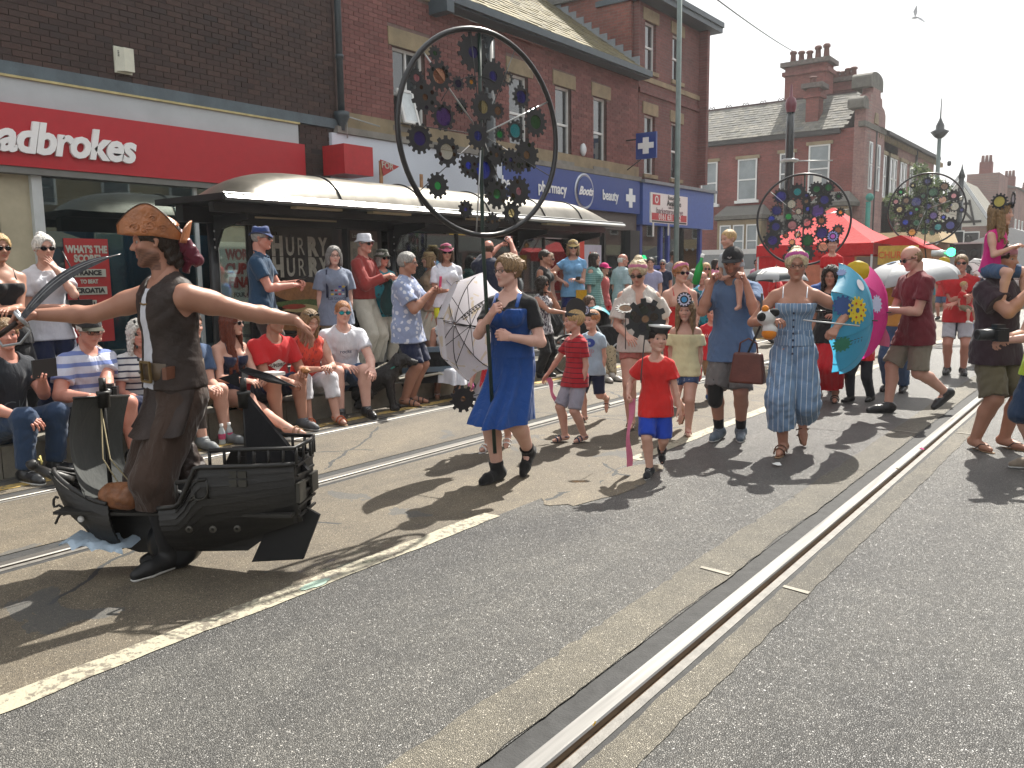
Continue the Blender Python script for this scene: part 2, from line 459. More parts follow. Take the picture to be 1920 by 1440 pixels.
def hand_geo(pose,vox):
    key = (pose,vox)
    if key in HANDC: return HANDC[key]
    curl = dict(relax=(22,30,20),grip=(62,75,50),flat=(6,8,6),hold=(40,55,35),droop=(38,22,12),pinch=(48,50,30))[pose]
    pr = [C_((0,0,0),(.03,0,0),.024,.024,k=.02,n=(0,0,1),fl=.75)]
    bx = [(.088,.031),(.092,.011),(.088,-.010),(.080,-.030)]; L = [(.042,.026,.021),(.047,.029,.022),(.043,.027,.021),(.033,.021,.019)]
    for i,(x,y) in enumerate(bx):
        pr.append(C_((.015,y * .5,0),(x,y,0),.016,.0125,k=.018,n=(0,0,1),fl=.85))
        a = 0; p = V(x,y,0); ad = math.radians([6,1,-4,-9][i])
        for j in range(3):
            a += math.radians(curl[j] + (i - 1.5) * 3); d = V(math.cos(a) * math.cos(ad),math.cos(a) * math.sin(ad),-math.sin(a)); q = p + d * L[i][j]
            pr.append(C_(p,q,.0098 - j * .0009,.0090 - j * .0009,k=.005)); p = q
    tc = pose in ('grip','hold','pinch')
    t0 = V(.022,.022,-.006); t1 = t0 + (V(.030,.026,-.018) if tc else V(.030,.030,-.008)); t2 = t1 + (V(.028,.002,-.018) if tc else V(.028,.014,-.008)); t3 = t2 + (V(.020,-.012,-.008) if tc else V(.022,.006,-.004))
    pr += [C_(t0,t1,.017,.0125,k=.02),C_(t1,t2,.0115,.0105,k=.006),C_(t2,t3,.0105,.009,k=.005)]
    HANDC[key] = sdf_raw(pr,vox,pad=.01); return HANDC[key]

def unit(v): v = np.array(v,float); return v / max(np.linalg.norm(v),1e-9)
def ik(a,t,l1,l2,hint):
    a = np.array(a,float); t = np.array(t,float); d = t - a; L = np.linalg.norm(d); u = d / max(L,1e-6)
    L2 = min(L,(l1 + l2) * .999); t = a + u * L2
    c = (l1 * l1 + L2 * L2 - l2 * l2) / (2 * l1 * L2); c = max(-1,min(1,c))
    h = np.array(hint,float); h = h - (h @ u) * u; h = unit(h)
    return a + u * l1 * c + h * l1 * math.sqrt(1 - c * c),t
def cam_dir(x,y,a):
    v = np.array([x,y]) / math.hypot(x,y); r = np.array([v[1],-v[0]]); t = math.radians(a)
    d = math.cos(t) * (-v) + math.sin(t) * r; return math.atan2(d[1],d[0])

SK = dict(pale=(.60,.39,.32),fair=(.50,.305,.235),tan=(.37,.20,.138),red=(.50,.25,.19),kid=(.54,.335,.26))
HR = dict(brown=(.07,.035,.018),dark=(.022,.014,.010),auburn=(.13,.03,.014),blonde=(.50,.33,.15),lblonde=(.62,.50,.32),grey=(.32,.31,.29),white=(.68,.66,.62),dirty=(.24,.15,.075),ginger=(.35,.15,.06),saltpep=(.2,.19,.18))
BLK = lambda: paint('black_plastic',(.012,.012,.013),.3)

def person(label,pos,face=0,h=1.7,kind='man',skin='fair',hair=('short','brown'),look=None,nod=0,legs='stand',z0=0.0,
           handL=None,handR=None,poseL='relax',poseR='relax',dorL=None,dorR=None,elbL=None,elbR=None,lean=0.0,side=0.0,seat=.27,
           top=None,bottom=None,shoes=None,fat=1.0,beard=0,hat=None,glasses=None,feet=None,vox=.012,group=None,hang=.04,knees=None,
           pel=None,parts=None,under=None,tilt=0.0,bust=None):
    x,y = pos[0],pos[1]
    th = cam_dir(x,y,face); d0 = math.hypot(x,y)
    def tol(v):
        if v is None or v[0] != 'w': return v
        q = at(v[1],v[2],d0 + v[3]) - Vector((x,y,z0)); c,s_ = math.cos(-(th - PI / 2)),math.sin(-(th - PI / 2)); return (q.x * c - q.y * s_,q.x * s_ + q.y * c,q.z)
    handL,handR = tol(handL),tol(handR)
    if feet: feet = [tol(f) for f in feet]
    root = empty('person',(x,y,z0),label,'person',group,th - PI / 2)
    ch = kind == 'child'; H = h; sx = 1.0 if kind != 'woman' else .93
    hh = H * (.132 if not ch else .132 + .05 * min(1,max(0,(1.5 - h) / .5)))   # head height
    hh *= 1.04
    sw = (.104 if kind == 'man' else .093 if kind == 'woman' else .090) * H
    hw = .047 * H
    sit = legs == 'sit'
    pz = (seat + .075 * H) if sit else .515 * H
    P = V(0,0,pz) if pel is None else V(*pel)
    sp = V(math.sin(side),math.sin(lean),1.0 * math.cos(lean)); sp = unit(sp)
    fw = unit(V(0,1,0) - sp[1] * sp); rt = np.cross(fw,sp)
    N = P + sp * .30 * H
    Cc = P + sp * .215 * H
    # legs
    thl,shl,ank = .245 * H,.240 * H,.042 * H
    hipL,hipR = P - rt * hw * 1.0 - sp * .02 * H,P + rt * hw - sp * .02 * H
    s = H / 1.7
    if feet is None:
        feet = dict(stand=((-.10,.02,0),(.10,0,0)),walkL=((-.07,.30,0),(.07,-.26,.03)),walkR=((-.07,-.26,.03),(.07,.30,0)),
                    strollL=((-.07,.17,0),(.07,-.15,.02)),strollR=((-.07,-.15,.02),(.07,.17,0)),lift=((-.08,.12,0),(.08,-.30,.16)),liftL=((-.08,-.30,.16),(.08,.12,0)),
                    sit=((-.14,.44,0),(.14,.46,0)))[legs]
        feet = [V(*f) * s for f in feet]
    feet = [np.array(f,float) for f in feet]
    kn = knees or [(-.15,1,.25),(.15,1,.25)]
    legj = []
    for i,(hp,ft) in enumerate(((hipL,feet[0]),(hipR,feet[1]))):
        back = ft[1] < P[1] - .1 and not sit
        A0 = ft + V(0,-.02 * s,ank + (0 if not back else .04 * s))
        K,A = ik(hp,A0,thl,shl,kn[i])
        fd = V((-.15,.15)[i],1,0)
        if ft[2] > .10: fd = V((-.15,.15)[i],.35,-.9)
        elif back: fd = V((-.1,.1)[i],.8,-.5)
        if len(ft) > 3: fd = V(*ft[3:6])
        legj.append((hp,K,A,unit(fd)))
    # arms
    ual,fal = .172 * H,.150 * H
    armj = []
    for i,(hd,el) in enumerate(((handL,elbL),(handR,elbR))):
        sg = (-1,1)[i]; S = N + rt * sg * sw - sp * .036 * H
        if hd is None: T = S + V(sg * hang * s,.05 * s,-1) * (ual + fal) * .985
        else: T = V(*hd)
        E,W = ik(S,T,ual,fal,el if el is not None else (sg * .55,-.8,-.35))
        armj.append((S,E,W))
    hi = V(0,0,1)
    # head
    lk = cam_dir(x,y,look) - th if look is not None else 0.0
    HC = N + sp * .035 * H + V(0,.022 * H,0) + V(0,0,.56 * hh) + V(0,.0,.0)
    cy,sy_ = math.cos(lk),math.sin(lk); cp,sp_ = math.cos(-nod),math.sin(-nod); ct,st_ = math.cos(tilt),math.sin(tilt)
    Rz = np.array([[cy,-sy_,0],[sy_,cy,0],[0,0,1]]); Rx = np.array([[1,0,0],[0,cp,-sp_],[0,sp_,cp]]); Ry = np.array([[ct,0,st_],[0,1,0],[-st_,0,ct]])
    HM = np.eye(4); HM[:3,:3] = Rz @ Rx @ Ry * hh; piv = HC + V(0,-.02,-.30 * hh)
    HM[:3,3] = piv + (Rz @ Rx @ Ry) @ V(0,.02,.30 * hh)
    # ---- body
    k = .022 * s; pr = []; f = fat
    wm = kind == 'woman'
    def torso(off,fl=1.0,kk=k):
        o = []
        o.append(('e',Cc,V((.098 if not wm else .086) * H * math.sqrt(f),.066 * H * f,.105 * H) + off,dict(k=kk * 1.5,R=np.array([rt,fw,sp]).T)))
        o.append(('c',P + sp * .03 * H + fw * .01 * H * (f - 1) * 6,Cc - sp * .02 * H,(.078 if not wm else .070) * H * f + off,(.080 if not wm else .072) * H * f ** .7 + off,dict(k=kk,n=fw,fl=min(1,.72 * f))))
        o.append(('e',P - sp * .015 * H,V((.086 if not wm else .095) * H * f ** .7,.070 * H * f,.07 * H) + off,dict(k=kk * 1.6,R=np.array([rt,fw,sp]).T)))
        if f > 1.15: o.append(('e',P + sp * .085 * H + fw * .028 * H,V(.082 * H * f,.062 * H * f,.085 * H) + off,dict(k=kk * 2)))
        if wm or bust:
            for sg in (-1,1): o.append(('e',Cc + rt * sg * .042 * H + fw * .050 * H * f ** .5 + sp * .0 * H,V(.040,.036,.042) * H * (bust or 1.0) + off * .8,dict(k=kk)))
        o.append(('c',N - sp * .042 * H - rt * sw * .66,N - sp * .042 * H + rt * sw * .66,.036 * H + off * .7,.036 * H + off * .7,dict(k=kk * 1.6)))
        for sg in (-1,1): o.append(('c',N + sp * .012 * H + rt * sg * .02 * H,N - sp * .030 * H + rt * sg * sw * .78,.025 * H + off * .5,.027 * H + off * .5,dict(k=kk * 1.4)))
        return o
    pr += torso(0.0)
    am = (1.0 if kind == 'man' else .86) * (1 + (f - 1) * .7)
    for (S,E,W) in armj:
        pr.append(('c',S,S * .6 + E * .4,.036 * H * am,.034 * H * am,dict(k=k)))
        pr.append(('c',S * .65 + E * .35,E,.032 * H * am,.0245 * H * am,dict(k=k)))
        m = E * .7 + W * .3
        pr.append(('c',E,m,.0245 * H * am,.0260 * H * am,dict(k=k * .8))); pr.append(('c',m,W,.0255 * H * am,.0165 * H * am ** .5,dict(k=k * .8)))
    lm = 1 + (f - 1) * .6
    for (hp,K,A,fd) in legj:
        m = hp * .5 + K * .5
        pr.append(('c',hp,m,.055 * H * lm,.049 * H * lm,dict(k=k))); pr.append(('c',m,K,.050 * H * lm,.037 * H * lm,dict(k=k)))
        bk = unit(np.cross(np.cross(K - hp,V(1,0,0)),K - A)) * 0
        sd = unit(A - K); bkd = unit(V(0,-1,0) - (V(0,-1,0) @ sd) * sd)
        c1 = K * .68 + A * .32 + bkd * .010 * H
        pr.append(('c',K,c1,.036 * H * lm,.0365 * H * lm,dict(k=k * .8))); pr.append(('c',c1,A,.035 * H * lm,.0225 * H * lm,dict(k=k * .8)))
        pr.append(('c',A - fd * .012 * H + V(0,0,-.004 * H),A + fd * .075 * H - V(0,0,.020 * H),.026 * H,.017 * H,dict(k=k * .6)))
        pr.append(('c',A + fd * .06 * H - V(0,0,.021 * H),A + fd * .102 * H - V(0,0,.026 * H),.020 * H,.012 * H,dict(k=k * .6)))
    pr.append(('c',N - sp * .02 * H,HC - V(0,.03 * H,.30 * hh),.034 * H * (1 if kind == 'man' else .86),.032 * H * (1 if kind == 'man' else .84),dict(k=k * 1.2)))
    Pb,Qb = sdf_raw(pr,vox)
    hv = .026 if vox <= .0135 else .036
    hp_,hq,hc = head_geo(kind,beard,hv)
    Ph = xf(HM,hp_)
    allP = [Pb,Ph]; allQ = [Qb,hq + len(Pb)]; pc = [np.ones((len(Pb),3)),hc]; n = len(Pb) + len(Ph)
    hands = []
    for i,(po,dr) in enumerate(((poseL,dorL),(poseR,dorR))):
        S,E,W = armj[i]; sg = (-1,1)[i]
        xd = unit(W - E)
        if po == 'droop': xd = unit(xd + V(0,0,-.55))
        if dr is None: dr = (sg,.3,.1) if xd[2] < -.6 else (sg * .35,0,1)
        zd = V(*dr); zd = unit(zd - (zd @ xd) * xd); yd = np.cross(zd,xd)
        hs = s * (1.0 if kind == 'man' else .92); M = np.eye(4); M[:3,0] = xd * hs; M[:3,1] = yd * hs * (1 if i == 1 else -1); M[:3,2] = zd * hs; M[:3,3] = W - xd * .012
        gp,gq = hand_geo(po,.0045 if vox < .0135 else .007)
        if i == 0: gq = gq[:,::-1]
        allP.append(xf(M,gp)); allQ.append(gq + n); pc.append(np.ones((len(gp),3)) * V(1,.95,.94)); n += len(gp)
        hands.append((xf(M,V(.075,0,-.032)[None])[0],xd,yd,zd))
    sm = skin_mat('skin_' + skin,SK[skin])
    body = link('body',nmesh('body',np.concatenate(allP),np.concatenate(allQ),np.concatenate(pc)),sm,root)
    # ---- eyes
    if not (glasses and glasses[0] == 'sun') and vox <= .0135:
        for sg in (-1,1):
            mb = MB(); c = V(sg * .138,.292,.0); mb.lathe([(0,-.045),(.03,-.034),(.040,0),(.030,.026),(.020,.034)],10,c,(sg * .05,1,0))
            e = mb.v; mb.v = [tuple(q) for q in xf(HM,np.array(e))]; eb = mb.build('eye',paint('eye_white',(.30,.28,.27),.25),root)
            mb = MB(); mb.lathe([(.026,.030),(.024,.037),(0,.044)],10,c,(sg * .05,1,0)); mb.v = [tuple(q) for q in xf(HM,np.array(mb.v))]; mb.build('iris',paint('iris',(.03,.022,.018),.1),eb)
    R = dict(root=root,H=H,s=s,J=dict(P=P,N=N,C=Cc,sp=sp,fw=fw,rt=rt,HC=HC,arms=armj,legs=legj),HM=HM,hh=hh,hands=hands,th=th,pos=(x,y,z0),body=body,sw=sw)
    # ---- clothes
    hemlast = 0
    fold = .0078 * s
    for top in [t_ for t_ in (under,top) if t_]:
        kd = top[0]; mat = top[1]; o = top[2] if len(top) > 2 else {}
        off = o.get('off',.017) * s; tp = torso(off,kk=k * 1.2); hem = o.get('hem',.075); hemlast = hem if not sit else 0
        fl = o.get('flare',.01) * s
        tp.append(('c',P + sp * .03 * H,P - sp * (hem + .05) * H,(.083 if not wm else .086) * H * f ** .8 + off,(.098 if not wm else .103) * H * f ** .8 + off * o.get('loose',1) + fl,dict(k=k,n=fw,fl=min(1,.76 * f ** .5))))
        if hem > .03 and not sit:
            for (hp,K,A,fd) in legj: tp.append(('c',hp + sp * .02 * H,hp + (K - hp) * .5,.060 * H * lm + off * .8,.058 * H * lm + off * .8,dict(k=k * 2.5)))
        if o.get('loose',1): tp.append(('c',Cc - sp * .03 * H,P - sp * hem * H,(.078 if not wm else .070) * H * f ** .7 + off,(.100 if not wm else .104) * H * f ** .8 + off,dict(k=k,n=fw,fl=min(1,.75 * f ** .5))))
        slv = dict(tee=.62,polo=.60,long=2.0,blouse=.72,coldshoulder=.8,offshoulder=.62).get(kd,0); slv = o.get('sleeve',slv)
        for (S,E,W) in armj:
            if slv > 0:
                sl = min(slv,1.0); T = S + (E - S) * sl
                wd = o.get('wide',.0)
                tp.append(('c',S,T,.037 * H * am + off * .55,.034 * H * am + off * 1.0 + wd,dict(k=k,cap=slv < 1)))
                if slv > 1: tp.append(('c',E,E + (W - E) * min(.93,slv - 1.0),.029 * H * am + off,.022 * H + off * .8,dict(k=k * .8,cap=True)))
        clips = []
        nb = N + sp * .0 * H
        neck = o.get('neck',.045)
        if kd in ('tee','polo','long','blouse','coldshoulder','sleeveless','vest'):
            tp.append(('c',nb + sp * .012 * H + fw * .012 * H,nb + sp * .12 * H + fw * .02 * H,neck * H,neck * H * 1.3,dict(k=.006,op='s')))
            vd = o.get('vneck',0)
            if vd:
                tp.append(('c',nb + fw * .075 * H + sp * .01 * H,nb + fw * .085 * H - sp * vd * H,neck * H * .85,.004,dict(k=.01,op='s')))
        if kd == 'sleeveless' or kd == 'vest':
            for (S,E,W) in armj:
                out = unit((E - S)); sgn = np.sign((S - N) @ rt)
                c0 = S + rt * sgn * .028 * H - sp * .02 * H
                tp.append(('c',c0,c0 - sp * .045 * H + rt * sgn * .02,.045 * H,.04 * H,dict(k=.01,op='s')))
        if o.get('open'):
            w0,w1,dx = o['open']; tp.append(('c',N + fw * .11 * H + rt * dx * .4 + sp * .05,P + fw * .12 * H + rt * dx - sp * .12 * H,w0,w1,dict(k=.008,op='s',n=fw,fl=3.0)))
        if kd == 'coldshoulder':
            for (S,E,W) in armj: tp.append(('e',S + sp * .02 * H + rt * np.sign((S - N) @ rt) * .026 * H,V(.034,.04,.036) * H,dict(k=.008,op='s')))
        if kd in ('strappy','offshoulder','bandeau'):
            cut = o.get('cut',.062 if kd != 'offshoulder' else .055)
            q = N - sp * cut * H; clips.append((sp,float(sp @ q)))
            if kd == 'strappy':
                tp.append(('c',N + fw * .09 * H - sp * .04 * H,N + fw * .09 * H - sp * (cut + .03) * H,.03 * H,.004,dict(k=.012,op='s')))
        lowq = P - sp * hem * H
        clips.append((-sp,float(-sp @ lowq)))
        Pt,Qt = sdf_raw(tp,vox,wr=(min(o.get('wr',1.0) * fold,off * .5),16 / s,int(x * 100) % 97),clips=clips)
        nm = o.get('name',{'tee': 'tee_shirt','polo': 'polo_shirt','long': 'shirt','blouse': 'blouse','strappy': 'strappy_top','sleeveless': 'sleeveless_top','vest': 'waistcoat','offshoulder': 'off_shoulder_top','coldshoulder': 'cold_shoulder_top','bandeau': 'top'}[kd])
        R['top'] = link(nm,nmesh(nm,Pt,Qt),mat,root)
        if kd in ('strappy',):
            for sg in (-1,1):
                mb = MB(); a = N + rt * sg * .055 * H
                pts = [a + fw * .072 * H * f ** .5 - sp * (.115) * H,a + fw * .055 * H - sp * .05 * H,a + fw * .02 * H + sp * .006 * H,a - fw * .03 * H - sp * .01 * H,a - fw * .06 * H - sp * .11 * H]
                mb.tube(pts,o.get('strapw',.006) * s,6); mb.build('strap',o.get('strap',mat),root)
        if kd == 'polo' or o.get('collar'):
            mb = MB(); pts = []
            for i in range(13):
                a = math.radians(25 + i * 310 / 12) ; pts.append(N + sp * .018 * H + fw * (math.cos(a) * .045 * H + .012 * H) + rt * math.sin(a) * .045 * H - sp * (.022 * H * math.cos(a)))
            mb.tube(pts,.010 * s,6); mb.build('collar',o.get('collarmat',mat),root)
        if o.get('trim'):
            for (S,E,W) in armj:
                T = S + (E - S) * min(slv,1.0); mb = MB(); d = unit(E - S); u = unit(np.cross(d,V(0,0,1.01))); w_ = np.cross(d,u); r = .034 * H * am + off * 1.2
                mb.tube([T + (u * math.cos(t) + w_ * math.sin(t)) * r for t in np.linspace(0,2 * PI,18)[:-1]],.005 * s,6,closed=True); mb.build('sleeve_trim',o['trim'],root)
    if bottom:
        kd = bottom[0]; mat = bottom[1]; o = bottom[2] if len(bottom) > 2 else {}
        off = o.get('off',.010) * s; wst = o.get('waist',.055)
        if kd in ('skirt','dress'):
            skirt_mesh(R,mat,o)
        else:
            tp = [('e',P - sp * .015 * H,V((.086 if not wm else .095) * H * f ** .7,.072 * H * f,.075 * H) + off * .7,dict(k=k,R=np.array([rt,fw,sp]).T)),
                  ('c',P + sp * .02 * H,P + sp * (wst + .01) * H,.082 * H * f + off * .5,.080 * H * f + off * .3,dict(k=k,n=fw,fl=min(1,.76 * f)))]
            ln = dict(shorts=.80,trousers=1.92,capri=1.5,hotpants=.36,culottes=1.62,long_shorts=.95)[kd]; ln = o.get('len',ln); wd = o.get('wide',.006) * s
            for (hp,K,A,fd) in legj:
                e1 = min(ln,1.0); T = hp + (K - hp) * e1
                tp.append(('c',hp,T,.057 * H * lm + off,((.058 * (1 - e1) + .042 * e1) * H * lm + off + wd),dict(k=k * .7,cap=ln <= 1)))
                if ln > 1:
                    e2 = ln - 1; T2 = K + (A - K) * e2
                    tp.append(('c',K,T2,.041 * H * lm + off + wd,o.get('cuff',(.041 * (1 - e2) + .030 * e2) * H * lm + off * .8 + wd * 1.3),dict(k=k * .5,cap=True)))
            if hemlast > .03: wst = -hemlast + .035
            q = P + sp * wst * H
            Pt,Qt = sdf_raw(tp,vox,wr=(o.get('wr',1.0) * fold,18 / s,int(y * 100) % 89),clips=[(sp,float(sp @ q))] if not sit else [])
            nm = o.get('name',{'hotpants': 'shorts','long_shorts': 'shorts','capri': 'trousers','culottes': 'trousers'}.get(kd,kd))
            R['bottom'] = link(nm,nmesh(nm,Pt,Qt),mat,root)
    if shoes and len(shoes) > 3 and not hasattr(shoes[3],'name'): R['booth'] = shoes[3]
    if shoes: add_shoes(R,shoes,vox)
    add_hair(R,hair,kind,vox,int(abs(x * 31 + y * 17) * 10) % 1000)
    if glasses: add_glasses(R,glasses)
    if hat: HATS[hat[0]](R,*hat[1:])
    return R

def decal(R,name,me,mat,z,x=0.0,lift=.004,part='top',parent=None):
    """print on the chest: mesh in the xy plane laid on the garment"""
    from mathutils.bvhtree import BVHTree
    g = R[part].data; bvh = BVHTree.FromPolygons([v.co for v in g.vertices],[tuple(p.vertices) for p in g.polygons])
    fw = Vector(R['J']['fw']); rt = Vector(R['J']['rt']); sp = Vector(R['J']['sp'])
    bm = bmesh.new(); bm.from_mesh(me)
    for _ in range(2):
        bmesh.ops.subdivide_edges(bm,edges=[e for e in bm.edges if e.calc_length() > .03],cuts=1)
    bmesh.ops.triangulate(bm,faces=bm.faces)
    base = Vector(R['J']['N']) + sp * z
    for v in bm.verts:
        o = base - rt * (v.co.x + x) * -1 * -1 + sp * v.co.y + fw * .6; h = bvh.ray_cast(o,-fw)[0]
        v.co = (h if h is not None else o - fw * .47) + fw * (lift + v.co.z)
    bm.to_mesh(me); bm.free(); o = link(name,me,mat,parent or R[part]); o['kind'] = 'stuff'; return o
def tee_text(R,txt,size,z,mat,x=0.0,**kw): return decal(R,'print',text_mesh(txt,size,depth=.0,**kw),mat,z,x)
def shape_me(pts):
    me = bpy.data.meshes.new('print'); me.from_pydata([(x,y,0) for x,y in pts],[],[tuple(range(len(pts)))]); return me
def gear_pts(r,t,q=.8):
    out = []
    for i in range(t):
        for da,rr in ((-.28,r * q),(-.2,r),(.2,r),(.28,r * q)): a = 2 * PI * (i + da) / t; out.append((rr * math.cos(a),rr * math.sin(a)))
    return out
def skirt_mesh(R,mat,o):
    J = R['J']; H = R['H']; P,sp,fw,rt = J['P'],J['sp'],J['fw'],J['rt']
    top = o.get('top',.055); ln = o['len'] * H; fl = o.get('flare',.06); nf = o.get('folds',11); amp = o.get('amp',.012); up = P + sp * top * H
    nr,ns = 16,72; vs = []; r0 = o.get('r0',.083) * H
    for i in range(nr + 1):
        t = i / nr; z = up[2] - t * ln; q = V(up[0],up[1] + .0,z)
        ex = 0; ey = 0; cy_ = 0
        for hp,K,A,fd in J['legs']:
            seg = (hp,K) if z > K[2] else (K,A)
            tt = np.clip((seg[0][2] - z) / max(seg[0][2] - seg[1][2],1e-3),0,1); p = seg[0] + (seg[1] - seg[0]) * tt
            ex = max(ex,abs(p[0] - q[0]) + .055 * H * (1 - .25 * t)); cy_ += (p[1] - q[1]) * .5; ey = max(ey,abs(p[1] - q[1]) * 1.15)
        g = min(1,t * 3)
        rx = max(r0 * 1.0 + fl * t,ex * g + .01); ry = max(r0 * .78 + fl * t * .9,(ey * .8 + .055 * H) * g)
        for k in range(ns):
            a = 2 * PI * k / ns; w = 1 + amp / max(rx,.01) * (.15 + t) * 1.6 * (math.sin(nf * a + .7 * math.sin(3 * a)) + .5 * math.sin((nf * 1.6 // 1) * a + 2 + t * 2)) * min(1,t * 2.5)
            swing = o.get('swing',0) * t * t
            vs.append((q[0] + rx * math.cos(a) * w + swing * .3,q[1] + cy_ * g + ry * math.sin(a) * w + swing,z + .012 * t * math.sin(2 * a + 1)))
    fs = [(i * ns + k,i * ns + (k + 1) % ns,(i + 1) * ns + (k + 1) % ns,(i + 1) * ns + k) for i in range(nr) for k in range(ns)]
    o_ = mk(o.get('name','skirt'),vs,fs,mat,R['root'],True); R['skirt'] = o_
def add_shoes(R,shoes,vox):
    H = R['H']; kd,mat = shoes[0],shoes[1]; sole = shoes[2] if len(shoes) > 2 else paint('shoe_sole',(.02,.02,.02),.6)
    shoeh = R.get('booth',.10)
    for hp,K,A,fd in R['J']['legs']:
        up = unit(V(0,0,1) - (fd[2]) * fd)
        a = A - fd * .020 * H - up * .012 * H; b = A + fd * .075 * H - up * .020 * H; c = A + fd * .112 * H - up * .026 * H; o = .009 * H / 1.7 + .002
        if kd in ('trainers','boots','shoes'):
            pr = [('c',a,b,.030 * H,.023 * H,dict(k=.02)),('c',b,c,.025 * H,.017 * H,dict(k=.015)),('c',A,A + unit(K - A) * (.02 if kd != 'boots' else shoeh) * H,.028 * H,.027 * H if kd != 'boots' else .034 * H,dict(k=.02,cap=True))]
            pr.append(('c',A,A - fd * .004 * H,.0295 * H,.0295 * H,dict(k=.02)))
            q = A - up * .040 * H
            Pt,Qt = sdf_raw(pr,min(vox,.009),clips=[(-up,float(-up @ q))],wr=(.002,40,3)); sh = link('shoe',nmesh('shoe',Pt,Qt),mat,R['root'])
            pr = [('c',a,b,.031 * H,.028 * H,dict(k=.02)),('c',b,c,.028 * H,.020 * H,dict(k=.015))]
            q1 = A - up * .044 * H; q2 = A - up * .033 * H
            Pt,Qt = sdf_raw(pr,min(vox,.008),clips=[(-up,float(-up @ q1)),(up,float(up @ q2))]); link('sole',nmesh('sole',Pt,Qt),sole,sh)
            if kd == 'trainers' and vox <= .0125:
                mb = MB(); sd = unit(np.cross(fd,up))
                for j in range(4):
                    p = A + fd * (.028 + j * .014) * H + up * (.016 - j * .008) * H; mb.tube([p - sd * .014 * H,p + up * .004 * H,p + sd * .014 * H],.0022,5)
                mb.build('lace',paint('lace',(.35,.35,.36),.8) if len(shoes) < 4 else shoes[3],sh)
        else:   # sandals / flip flops
            pr = [('c',a,b,.027 * H,.025 * H,dict(k=.02)),('c',b,c,.026 * H,.020 * H,dict(k=.015))]
            q1 = A - up * .048 * H; q2 = A - up * .036 * H
            Pt,Qt = sdf_raw(pr,min(vox,.008),clips=[(-up,float(-up @ q1)),(up,float(up @ q2))]); so_ = link('sandal_sole',nmesh('sandal_sole',Pt,Qt),sole,R['root'])
            sd = unit(np.cross(fd,up)); mb = MB()
            def strap(c0,r,w,a0=-100,a1=100):
                pts = [c0 + sd * math.sin(math.radians(t)) * r + up * math.cos(math.radians(t)) * r for t in np.linspace(a0,a1,9)]; mb.tube(pts,w,5)
            if kd == 'sandals':
                strap(A + fd * .078 * H - up * .026 * H,.026 * H,.007); strap(A + fd * .050 * H - up * .018 * H,.030 * H,.006)
                mb.tube([A + fd * (.024 * math.cos(t) - .004) * H + sd * .026 * H * math.sin(t) - up * .0 for t in np.linspace(0,2 * PI,14)[:-1]],.006,5,closed=True)
            else:
                p0 = A + fd * .09 * H - up * .008 * H
                for sg in (-1,1): mb.tube([p0,A + fd * .06 * H + sd * sg * .018 * H - up * .004 * H,A + fd * .035 * H + sd * sg * .026 * H - up * .03 * H],.0045,5)
            mb.build('strap',mat,so_)

